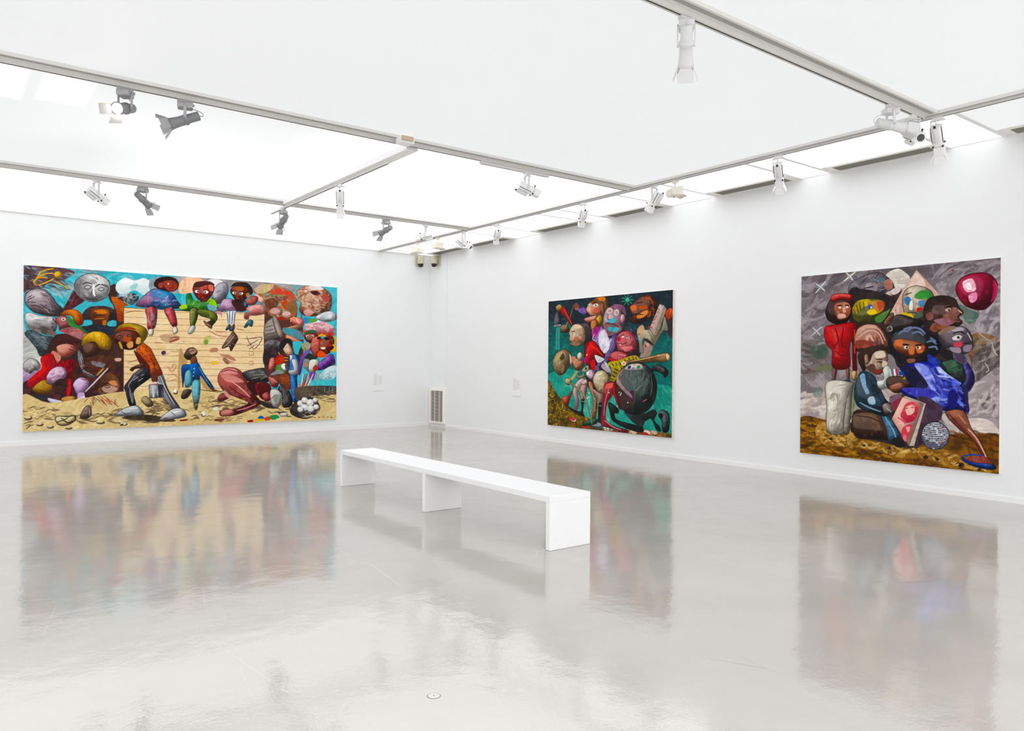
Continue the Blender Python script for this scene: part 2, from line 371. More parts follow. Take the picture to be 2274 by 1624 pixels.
def spot_proj(loc, d, axis, label, snout=True, door=None, drop=.2, group=None, single=False, lit=False):
    """framing projector: square housing, square snout on black knobs, slim ballast tube below"""
    t = thing('projector_spotlight', loc, label, 'spotlight', group)
    F, x = frame_from(d)
    A = Matrix.Rotation(0 if axis == 'x' else PI / 2, 4, 'Z')
    yawm = Matrix((x, Vector((0, 0, 1)).cross(x), Vector((0, 0, 1)))).transposed().to_4x4()
    MB().box(-.05, .05, -.018, .018, -.028, 0, A).box(.03, .07, -.013, .013, -.04, -.02, A).build('track_adapter', M['swhite'], t)
    y = MB()
    for s in ((1,) if single else (-1, 1)): y.box(s * .064 - .004, s * .064 + .004, -.014, .014, -drop - .014, -.03, yawm)
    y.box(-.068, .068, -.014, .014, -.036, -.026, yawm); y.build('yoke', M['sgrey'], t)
    T = Matrix.Translation((0, 0, -drop)) @ F
    oc = [(-.052, -.03), (-.03, -.052), (.03, -.052), (.052, -.03), (.052, .03), (.03, .052), (-.03, .052), (-.052, .03)]
    h = MB(); h.prism(oc, -.12, .05, T); h.prism([(a * .82, b * .82) for a, b in oc], .05, .085, T); h.build('housing', M['swhite'], t)
    MB().prism([(-.053, -.036), (.053, -.036), (.053, -.030), (-.053, -.030)], -.118, .05, T).build('seam', M['slot'], t)
    bt = MB(); bt.lathe([(.02, -.13), (.026, -.125), (.026, .02), (.02, .026)], 18, T @ Matrix.Translation((0, -.078, 0))); bt.build('ballast_tube', M['sgrey'], t)
    MB().lathe([(.012, -.150), (.012, -.131)], 12, T @ Matrix.Translation((0, -.078, 0))).build('end_plug', M['black'], t)
    for q in (-1, 1):
        MB().box(q * .045 - .008, q * .045 + .008, -.055, -.040, .076, .092, T).build('knob', M['black'], t)
        MB().box(q * .045 - .008, q * .045 + .008, .044, .074, .078, .090, T).build('knob', M['black'], t)
    sn = MB(); sn.prism([(-.048, -.048), (.048, -.048), (.048, .048), (-.048, .048)], .094, .19, T); sn.bevel(.004, 1); sn.build('snout', M['swhite'], t)
    MB().lathe([(.036, .1905), (.036, .193)], 24, T).build('lens', M['lens_on'] if lit else M['lens'], t)
    if door: doors(t, T, .19, .05, M['swhite'], door, .085)
    p0 = Vector((0, 0, -.03)); p3 = T @ Vector((0, 0, -.12)); out = -Vector((d.x, d.y, 0)).normalized() * .09
    MB().tube(smooth_path([p0, p0 + out * .7 + Vector((0, 0, -.05)), (p0 + p3) / 2 + out, p3 + out * .2, p3]), .003).build('cable', M['cablew'], t)
    return t
def flood(loc, d, label, flip=1):
    """cream wall-washer: wedge-shaped box with a flared visor"""
    t = thing('flood_spotlight', loc, label, 'floodlight', 'cream floodlights on the right track')
    F, x = frame_from(d)
    A = Matrix.Rotation(PI / 2, 4, 'Z')
    MB().box(-.05, .05, -.018, .018, -.03, 0, A).build('track_adapter', M['cream'], t)
    MB().lathe([(.012, -.03), (.012, -.10)][::-1], 14).lathe([(.02, -.045), (.02, -.03)], 14).build('stem', M['cream'], t)
    T = Matrix.Translation((0, 0, -.155)) @ F
    hb = MB(); R = T @ Matrix.Rotation(PI / 2, 4, 'Y') @ Matrix.Rotation(PI / 2, 4, 'Z')
    # side profile in (beam, up), extruded sideways
    prof = [(-.09, -.045), (.07, -.06), (.07, .06), (-.07, .05), (-.09, .03)]
    vs = MB()
    def side(pts, w0, w1, mb):
        a = [mb.bm.verts.new(T @ Vector((w0, v, u))) for u, v in pts]; b = [mb.bm.verts.new(T @ Vector((w1, v, u))) for u, v in pts]
        mb.bm.faces.new(a[::-1]); mb.bm.faces.new(b)
        for i in range(len(pts)): mb.bm.faces.new([a[i], a[(i + 1) % len(pts)], b[(i + 1) % len(pts)], b[i]])
    side(prof, -.11, .11, hb); hb.build('housing', M['cream'], t)
    side([(.07, .052), (.07, .06), (.17, .10), (.172, .094)], -.11, .11, vs)
    side([(.07, -.052), (.07, -.06), (.12, -.085), (.122, -.079)], -.11, .11, vs); vs.build('visor', M['cream2'], t)
    MB().prism([(-.10, -.05), (.10, -.05), (.10, .05), (-.10, .05)], .0705, .074, T).build('lens', M['lens'], t)
    MB().lathe([(.008, 0), (.008, .012)], 10, T @ Matrix.Translation((.05, -.052, 0)) @ Matrix.Rotation(PI / 2, 4, 'X')).build('knob', M['slot'], t)
    return t

zt = ZC - .0615; zb = ZC - .0515
GS, GP = 'silver spotlights with barn doors', 'white framing projectors'
spot_can((1.40, 7.84, zt), Vector((-0.572, -0.754, -0.322)), 'x', 'silver spotlight with its lamp lit, facing the camera from the middle track', M['silver'], M['silver2'], True, group=GS, opens=(None, None, .75, .75))
spot_can((1.93, 7.84, zt), Vector((-0.885, 0.238, -0.400)), 'x', 'silver spotlight with grey barn doors aimed left, on the middle track beside the lit one', M['silver'], M['silver2'], group=GS)
spot_proj((1.80, 12.09, zt), Vector((0.809, 0.310, -0.500)), 'x', 'white projector spotlight leftmost on the far track', group=GP)
spot_can((2.40, 12.09, zt), Vector((0.705, 0.573, -0.417)), 'x', 'silver spotlight tipped down to the right on the far track, beside a white projector', M['silver'], M['silver2'], group=GS)
spot_can((4.50, 12.10, ZC - .1165), Vector((-0.049, 0.885, -0.463)), 'y', 'silver spotlight hanging at the far end of the cross beam', M['silver'], M['silver2'], group=GS)
spot_proj((4.50, 9.92, ZC - .1165), Vector((0.227, 0.453, -0.862)), 'y', 'white projector spotlight with white doors pointing down, hung halfway along the cross beam', door=(.35, .35, .35, .35), group=GP, single=True)
spot_can((6.36, 12.09, zt), Vector((-0.209, 0.940, -0.271)), 'x', 'silver spotlight aimed left on the far track between the cross beam and the right track', M['silver'], M['silver2'], group=GS)
spot_proj((7.17, 12.09, zt), Vector((-0.754, 0.615, -0.231)), 'x', 'white projector spotlight lying nearly level, last on the far track', group=GP)
flood((8.153, 14.08, zb), Vector((-0.325, 0.946, -0.006)), 'cream box floodlight farthest from the camera, nearest the corner')
flood((8.153, 13.26, zb), Vector((0.995, -0.070, 0.076)), 'cream box floodlight with visor turned right, second from the corner')
spot_proj((8.153, 12.30, zb), Vector((0.408, -0.707, -0.578)), 'y', 'white projector spotlight tipped right, just beyond where the far and right tracks meet', group=GP)
spot_proj((8.153, 11.20, zb), Vector((0.310, 0.605, -0.734)), 'y', 'white projector spotlight pointing steeply down, fourth light from the far end of right track', group=GP, single=True, lit=True)
spot_proj((6.19, 7.85, ZC - .0965), Vector((0.921, -0.224, -0.319)), 'x', 'white projector spotlight aimed right on the short white track', group=GP)
spot_proj((8.153, 8.90, zb), Vector((0.314, 0.571, -0.758)), 'y', 'white projector spotlight pointing straight down, fifth light from the far end of right track', group=GP, single=True, lit=True)
spot_proj((8.153, 7.40, zb), Vector((-0.091, 0.546, -0.833)), 'y', 'white projector spotlight with black knobs, left of the single near floodlight', group=GP)
flood((8.153, 7.02, zb), Vector((0.895, -0.430, 0.116)), 'cream box floodlight nearest the camera, alone between white projectors')
spot_proj((8.153, 5.40, zb), Vector((0.634, 0.323, -0.703)), 'y', 'tall white projector spotlight over the bare wall between the green and grey paintings', door=(.5, .3, .3, .3), group=GP, single=True)
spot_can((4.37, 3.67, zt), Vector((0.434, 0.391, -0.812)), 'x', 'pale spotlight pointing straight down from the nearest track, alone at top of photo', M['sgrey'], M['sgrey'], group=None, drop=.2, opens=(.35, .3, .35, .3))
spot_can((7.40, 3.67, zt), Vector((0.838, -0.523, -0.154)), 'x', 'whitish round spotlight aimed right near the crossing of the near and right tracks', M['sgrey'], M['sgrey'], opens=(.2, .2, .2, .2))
spot_proj((7.86, 3.67, zt), Vector((-0.610, -0.680, -0.407)), 'x', 'white projector spotlight with dark knobs facing the camera at the track crossing', group=GP)
spot_proj((8.153, 3.56, zb), Vector((0.600, 0.128, -0.789)), 'y', 'white projector spotlight with open doors pointing down, nearest on the right track', door=(.6, .25, .25, .25), group=GP, single=True)

# ------------------------------------------------------------------ bench
t = thing('bench', (4.155, 6.63, 0), 'long low white bench standing on three slab legs in the middle of the floor', 'bench')
MB().box(-.222, .222, -1.975, 1.975, .388, .44).bevel(.004, 2).build('seat', M['white'], t)
for y0, y1 in ((-1.975, -1.923), (-.026, .026), (1.923, 1.975)):
    MB().box(-.222, .222, y0, y1, 0.001, .388).bevel(.003, 1).build('leg', M['white'], t)

# ------------------------------------------------------------------ wall grille, cameras, text panels, floor cover
t = thing('wall_grille', (XB - .02, 15.44, 0), 'cream floor-level air grille with dark slats in the far corner', 'air grille')
fr = MB(); W, z0, z1 = .325, .085, .905
fr.box(-.05, 0, -W, -W + .055, z0, z1).box(-.05, 0, W - .045, W, z0, z1).box(-.05, 0, -W + .055, W - .045, z1 - .055, z1).box(-.05, 0, -W + .055, W - .045, z0, z0 + .04)
fr.build('frame', M['gcream'], t)
MB().box(-.006, -.001, -W + .05, W - .04, z0 + .03, z1 - .05).build('backing', M['gdark'], t)
sl = MB()
for k in range(29):
    z = z0 + .055 + k * .0245
    sl.box(-.035, -.008, -W + .055, W - .045, z, z + .0085)
for y in (-.10, .11): sl.box(-.04, -.006, y - .004, y + .004, z0 + .04, z1 - .055)
sl.build('slats', M['gslat'], t)

def dome_cam(loc, rot, label):
    c = thing('dome_camera', loc, label, 'security camera', 'dome cameras in the corner'); c.rotation_euler = (0, 0, rot)
    MB().box(-.085, .085, -.03, 0, -.12, .13).bevel(.012, 2).build('wall_plate', M['camb'], c)     # wall behind is local +y
    MB().box(-.04, .04, -.09, -.025, .02, .10).bevel(.008, 2).build('arm', M['camb'], c)
    MB().lathe([(.03, .12), (.075, .11), (.08, .09), (.08, -.06), (.075, -.075)][::-1], 28, Matrix.Translation((0, -.13, 0))).build('housing', M['camb'], c)
    MB().lathe([(.005, -.155), (.03, -.15), (.055, -.132), (.062, -.105), (.066, -.075)], 28, Matrix.Translation((0, -.13, 0))).build('dome', M['dome'], c)
    for x, z in ((-.03, .06), (-.055, -.0)): sc = MB(); sc.lathe([(.009, 0), (.009, .006)], 10, Matrix.Translation((x, -.13 - math.sqrt(.08 ** 2 - x * x) + .002, z)) @ Matrix.Rotation(PI / 2, 4, 'X')); sc.build('screw', M['slot'], c)
dome_cam((9.18, YA - .0008, 3.94), 0, 'cream dome security camera on the left wall of the corner')
dome_cam((XB - .0208, 15.46, 3.94), -PI / 2, 'cream dome security camera on the right side of the corner')

def text_panel(loc, rot, w, h, label, seed):
    c = thing('wall_text', loc, label, 'wall text'); c.rotation_euler = (0, 0, rot)
    MB().box(-w / 2, w / 2, -.006, -.001, 0, h).build('sheet', M['sheet'], c)
    r = random.Random(seed); tx = MB()
    cw = w * .36; x0 = -w / 2 + w * .08
    for k in range(4): tx.box(x0 + k * cw * .27, x0 + k * cw * .27 + cw * .23, -.0068, -.006, h * .90, h * .925)
    for c_i, (xa, n0, n1) in enumerate(((x0, 2, 27), (x0 + cw * 1.16, 4, 25))):
        for k in range(n0, n1):
            zz = h * (.90 - .0235 * k); e = cw * (r.uniform(.3, .7) if k == n1 - 1 else r.uniform(.92, 1.0)); x = xa
            while x < xa + e - .004:
                l = min(r.uniform(.012, .034), xa + e - x); tx.box(x, x + l, -.0066, -.006, zz, zz + h * .013); x += l + .005
    tx.build('print', M['ink'], c)
    MB().box(-w / 2, w / 2, -.007, -.001, -.012, 0).build('ledge_shadow', M['ink'], c)  # grey strip painting the shadow of the sheet's bottom ledge
text_panel((8.155, YA, .865), 0, .28, .42, 'pale exhibition text sheet in two columns on the left wall right of the widest painting', 3)
text_panel((XB, 12.40, .845), -PI / 2, .28, .39, 'pale exhibition text sheet in two columns on the right wall before the green painting', 5)
t = thing('floor_cover', (1.80, 2.93, 0), 'small round metal cover set flush in the floor at the bottom of the photo', 'floor cover')
MB().lathe([(.0285, .0004), (.0285, .0012), (.026, .0016)], 36).build('plate', M['disc'], t)
MB().lathe([(.0305, .0002), (.0305, .0006), (.0286, .0006), (.0286, .0002)], 36).build('gap', M['gap'], t)
MB().lathe([(.0035, .0016), (.0035, .0019)], 14).build('screw_hole', M['black'], t)

PAINT_RES = 0.78
# ------------------------------------------------------------------ painted canvases
# Each canvas front is a fine grid whose vertex colours are painted stroke by stroke (units: 5 mm on the canvas).
class Canvas:
    def __init__(s, wu, hu, res, seed):
        s.res = res; s.W = int(wu * res); s.H = int(hu * res)
        s.img = np.zeros((s.H, s.W, 3), np.float32)
        s.r = np.random.RandomState(seed)
        yy, xx = np.mgrid[0:s.H, 0:s.W].astype(np.float32) / res
        s.xx, s.yy = xx, yy
        s.streak = []
        for k in range(6):
            a = k * PI / 6 + .2; ca, sa = math.cos(a), math.sin(a)
            u = xx * ca + yy * sa; v = -xx * sa + yy * ca
            wob = s.vn(xx / 40, yy / 40) * 10
            s.streak.append(.62 * s.vn(u / 42, (v + wob) / 3.4) + .38 * s.vn(u / 16, (v + wob) / 1.5))
        s.blot = .6 * s.vn(xx / 26, yy / 26) + .4 * s.vn(xx / 9 + 7, yy / 9)
        s.k = 0
    def vn(s, x, y):
        t = s.r.rand(257, 257).astype(np.float32)
        xi = np.floor(x); yi = np.floor(y); fx = x - xi; fy = y - yi
        fx = fx * fx * (3 - 2 * fx); fy = fy * fy * (3 - 2 * fy)
        xi = xi.astype(int) % 256; yi = yi.astype(int) % 256
        a = t[yi, xi] * (1 - fx) + t[yi, xi + 1] * fx; b = t[yi + 1, xi] * (1 - fx) + t[yi + 1, xi + 1] * fx
        return (a * (1 - fy) + b * fy) * 2 - 1
    @staticmethod
    def hexc(h): return np.array([int(h[i:i + 2], 16) / 255 for i in (0, 2, 4)], np.float32)
    def curve(s, P, closed, k=5):
        P = np.asarray(P, np.float32)
        n = len(P)
        if closed: idx = lambda i: P[i % n]; m = n
        else: idx = lambda i: P[min(max(i, 0), n - 1)]; m = n - 1
        out = []
        for i in range(m):
            a, b, c, d = idx(i - 1), idx(i), idx(i + 1), idx(i + 2)
            for j in range(k):
                t = j / k
                out.append(.5 * (2 * b + (c - a) * t + (2 * a - 5 * b + 4 * c - d) * t * t + (3 * b - a - 3 * c + d) * t ** 3))
        if not closed: out.append(P[-1])
        return np.array(out)
    def wob(s, P, amp):
        P = P.copy(); ph = s.r.rand(4) * 6.28
        P[:, 0] += amp * (np.sin(P[:, 1] / 3.1 + ph[0]) + .7 * np.sin((P[:, 0] + P[:, 1]) / 1.7 + ph[1]))
        P[:, 1] += amp * (np.sin(P[:, 0] / 3.3 + ph[2]) + .7 * np.sin((P[:, 0] - P[:, 1]) / 1.9 + ph[3]))
        return P
    def mask(s, P):
        """non-zero winding fill; returns (y0, y1, x0, x1, coverage)"""
        P = P * s.res
        x0 = max(int(P[:, 0].min()) - 1, 0); x1 = min(int(P[:, 0].max()) + 2, s.W)
        y0 = max(int(P[:, 1].min()) - 1, 0); y1 = min(int(P[:, 1].max()) + 2, s.H)
        if x1 <= x0 or y1 <= y0: return None
        SS = 3; h, w = y1 - y0, x1 - x0
        acc = np.zeros((h * SS, w * SS + 1), np.int16)
        Q = np.roll(P, -1, 0)
        for (ax, ay), (bx, by) in zip(P, Q):
            if ay == by: continue
            sg = 1
            if ay > by: ax, ay, bx, by = bx, by, ax, ay; sg = -1
            r0 = max(int(math.ceil((ay - y0) * SS - .5)), 0); r1 = min(int(math.ceil((by - y0) * SS - .5)), h * SS)
            if r1 <= r0: continue
            rr = np.arange(r0, r1)
            X = ax + ((rr + .5) / SS + y0 - ay) * (bx - ax) / (by - ay)
            ci = np.clip(np.ceil((X - x0) * SS - .5).astype(int), 0, w * SS)
            acc[rr, ci] += sg
        f = (np.cumsum(acc, 1)[:, :-1] != 0).astype(np.float32)
        return y0, y1, x0, x1, f.reshape(h, SS, w, SS).mean((1, 3))
    def lay(s, mk, c, c2=None, ang=None, mot=None, n=.10, alpha=1.0):
        if mk is None: return
        y0, y1, x0, x1, f = mk
        s.k += 1; st = s.streak[s.k % 6][y0:y1, x0:x1]
        base = np.broadcast_to(s.hexc(c), (y1 - y0, x1 - x0, 3)).copy()
        if c2:
            a = math.radians(ang); X = s.xx[y0:y1, x0:x1]; Y = s.yy[y0:y1, x0:x1]
            t = X * math.cos(a) + Y * math.sin(a); sel = f > .4
            if sel.any():
                lo, hi = t[sel].min(), t[sel].max(); t = (t - lo) / max(hi - lo, 1e-3)
            t = t + .22 * st + .08 * s.blot[y0:y1, x0:x1]
            q = np.clip((t - .18) / .64, 0, 1) * 4; fl = np.floor(q); fr = np.clip((q - fl - .5) * 3 + .5, 0, 1); t = ((fl + fr) / 4)[..., None]
            base = base * (1 - t) + s.hexc(c2) * t
        if mot:
            sh = s.r.randint(0, 400, 2)
            bl = np.roll(np.roll(s.blot, sh[0], 0), sh[1], 1)[y0:y1, x0:x1]
            for i, m in enumerate(mot):
                b = (bl if i % 2 == 0 else -np.roll(bl, 17 * i, 1)) + .35 * st
                t = np.clip((b - .14) * 5, 0, .62)[..., None]; base = base * (1 - t) + s.hexc(m) * t
        base = np.clip(base * (1 + n * .85 * st[..., None]), 0, 1)
        a = (f * alpha)[..., None]
        s.img[y0:y1, x0:x1] = s.img[y0:y1, x0:x1] * (1 - a) + base * a
    def ribbon(s, P, w, taper=.35):
        d = np.gradient(P, axis=0); l = np.hypot(d[:, 0], d[:, 1]) + 1e-6; nx, ny = -d[:, 1] / l, d[:, 0] / l
        t = np.linspace(0, 1, len(P)); ww = w / 2 * (1 - taper * np.abs(2 * t - 1) ** 2)
        A = np.stack([P[:, 0] + nx * ww, P[:, 1] + ny * ww], 1); B = np.stack([P[:, 0] - nx * ww, P[:, 1] - ny * ww], 1)
        return np.concatenate([A, B[::-1]])
    def F(s, c, P, c2=None, ang=None, mot=None, out=None, ow=1.2, sm=1, n=.10, alpha=1.0, wb=.22):
        P = np.asarray(P, np.float32).reshape(-1, 2)
        if sm: P = s.wob(s.curve(P, True), wb)
        mk = s.mask(P); s.lay(mk, c, c2, ang, mot, n, alpha)
        if out and mk:      # model the form: darker towards the lower right rim
            y0, y1, x0, x1, f = mk; r = int(min(f.shape) * .13)
            if r > 1:
                g = np.pad(f, 2 * r)
                for ax in (0, 1):
                    for _ in range(2):
                        cs = np.cumsum(g, ax); g = (np.roll(cs, -r, ax) - np.roll(cs, r, ax)) / (2 * r)
                g = np.roll(g, (-r, -r), (0, 1))[2 * r:-2 * r, 2 * r:-2 * r]
                sh = np.clip((1 - g) * 1.25, 0, 1) * f
                s.img[y0:y1, x0:x1] *= (1 - .42 * sh)[..., None]
                hl = np.clip(g - .93, 0, 1) * 2.2 * f
                s.img[y0:y1, x0:x1] += (1 - s.img[y0:y1, x0:x1]) * hl[..., None]
        if out:
            Q = np.concatenate([P, P[:2]]); s.lay(s.mask(s.ribbon(Q, ow, .2)), out, n=.06)
    def L(s, c, w, P, taper=.35, alpha=1.0, sm=1):
        P = np.asarray(P, np.float32).reshape(-1, 2)
        if sm and len(P) > 2: P = s.curve(P, False)
        elif len(P) == 2: P = P[0] + (P[1] - P[0]) * np.linspace(0, 1, 6)[:, None]
        s.lay(s.mask(s.ribbon(P.astype(np.float32), w, taper)), c, n=.14, alpha=alpha)
    def B(s, cols, P, n, ln, w, ang, spread, bend=.25, alpha=.62):
        """n loose brush strokes scattered over the area P"""
        P = np.asarray(P, np.float32).reshape(-1, 2); mk = s.mask(P)
        if mk is None: return
        y0, y1, x0, x1, f = mk; ys, xs = np.nonzero(f > .5)
        for _ in range(n):
            i = s.r.randint(len(ys)); x, y = (xs[i] + x0) / s.res, (ys[i] + y0) / s.res
            a = math.radians(ang + s.r.uniform(-spread, spread)); l = ln * s.r.uniform(.5, 1.2) / 2; b = l * bend * s.r.uniform(-2, 2)
            ca, sa = math.cos(a), math.sin(a)
            s.L(cols[s.r.randint(len(cols))], w * s.r.uniform(.55, 1.25), [x - ca * l, y - sa * l, x - sa * b, y + ca * b, x + ca * l, y + sa * l], .75, alpha)
    def run(s, ops):
        for o in ops: getattr(s, o[0])(*o[1:-1], **o[-1])

def painting(name, loc, rz, W, H, D, ops, res, seed, label, edge):
    wu, hu = W * 200, H * 200
    cv = Canvas(wu, hu, res, seed); cv.run(ops)
    a = np.clip(cv.img, 0, 1); a = np.where(a <= .04045, a / 12.92, ((a + .055) / 1.055) ** 2.4)
    h, w = cv.H, cv.W
    t = thing(name, loc, label, 'painting'); t.rotation_euler = (0, 0, rz)
    # stretcher and canvas sides: back against the wall at local y = 0, picture at y = -D
    st = MB(); st.box(-W / 2, W / 2, -D, -.0003, 0, H); st.build('stretched_canvas', edge, t)
    gx, gy = np.meshgrid(np.linspace(-W / 2, W / 2, w), np.linspace(H, 0, h))
    co = np.stack([gx, np.full_like(gx, -D - .0015), gy], -1).astype(np.float32).reshape(-1, 3)
    i = np.arange(h * w).reshape(h, w)
    q = np.stack([i[1:, :-1], i[1:, 1:], i[:-1, 1:], i[:-1, :-1]], -1).reshape(-1, 4).astype(np.int32)
    me = bpy.data.meshes.new('painted_surface')
    me.vertices.add(len(co)); me.vertices.foreach_set('co', co.ravel())
    me.loops.add(q.size); me.loops.foreach_set('vertex_index', q.ravel())
    me.polygons.add(len(q)); me.polygons.foreach_set('loop_start', np.arange(0, q.size, 4, dtype=np.int32))
    me.update(calc_edges=True)
    ca = me.color_attributes.new('paint', 'FLOAT_COLOR', 'POINT')
    ca.data.foreach_set('color', np.concatenate([a.reshape(-1, 3), np.ones((h * w, 1))], 1).astype(np.float32).ravel())
    m = bpy.data.materials.new('oil_paint'); m.use_nodes = True; nt = m.node_tree; b = nt.nodes['Principled BSDF']
    at = nt.nodes.new('ShaderNodeVertexColor'); at.layer_name = 'paint'
    hs = nt.nodes.new('ShaderNodeHueSaturation'); hs.inputs['Saturation'].default_value = 1.06; hs.inputs['Value'].default_value = PAINT_GAIN
    nt.links.new(at.outputs['Color'], hs.inputs['Color']); nt.links.new(hs.outputs['Color'], b.inputs['Base Color'])
    b.inputs['Roughness'].default_value = .55; b.inputs['Specular IOR Level'].default_value = .12
    me.materials.append(m)
    o = bpy.data.objects.new('painted_surface', me); col.objects.link(o); o.parent = t
    return t
PAINT_GAIN = 1.0

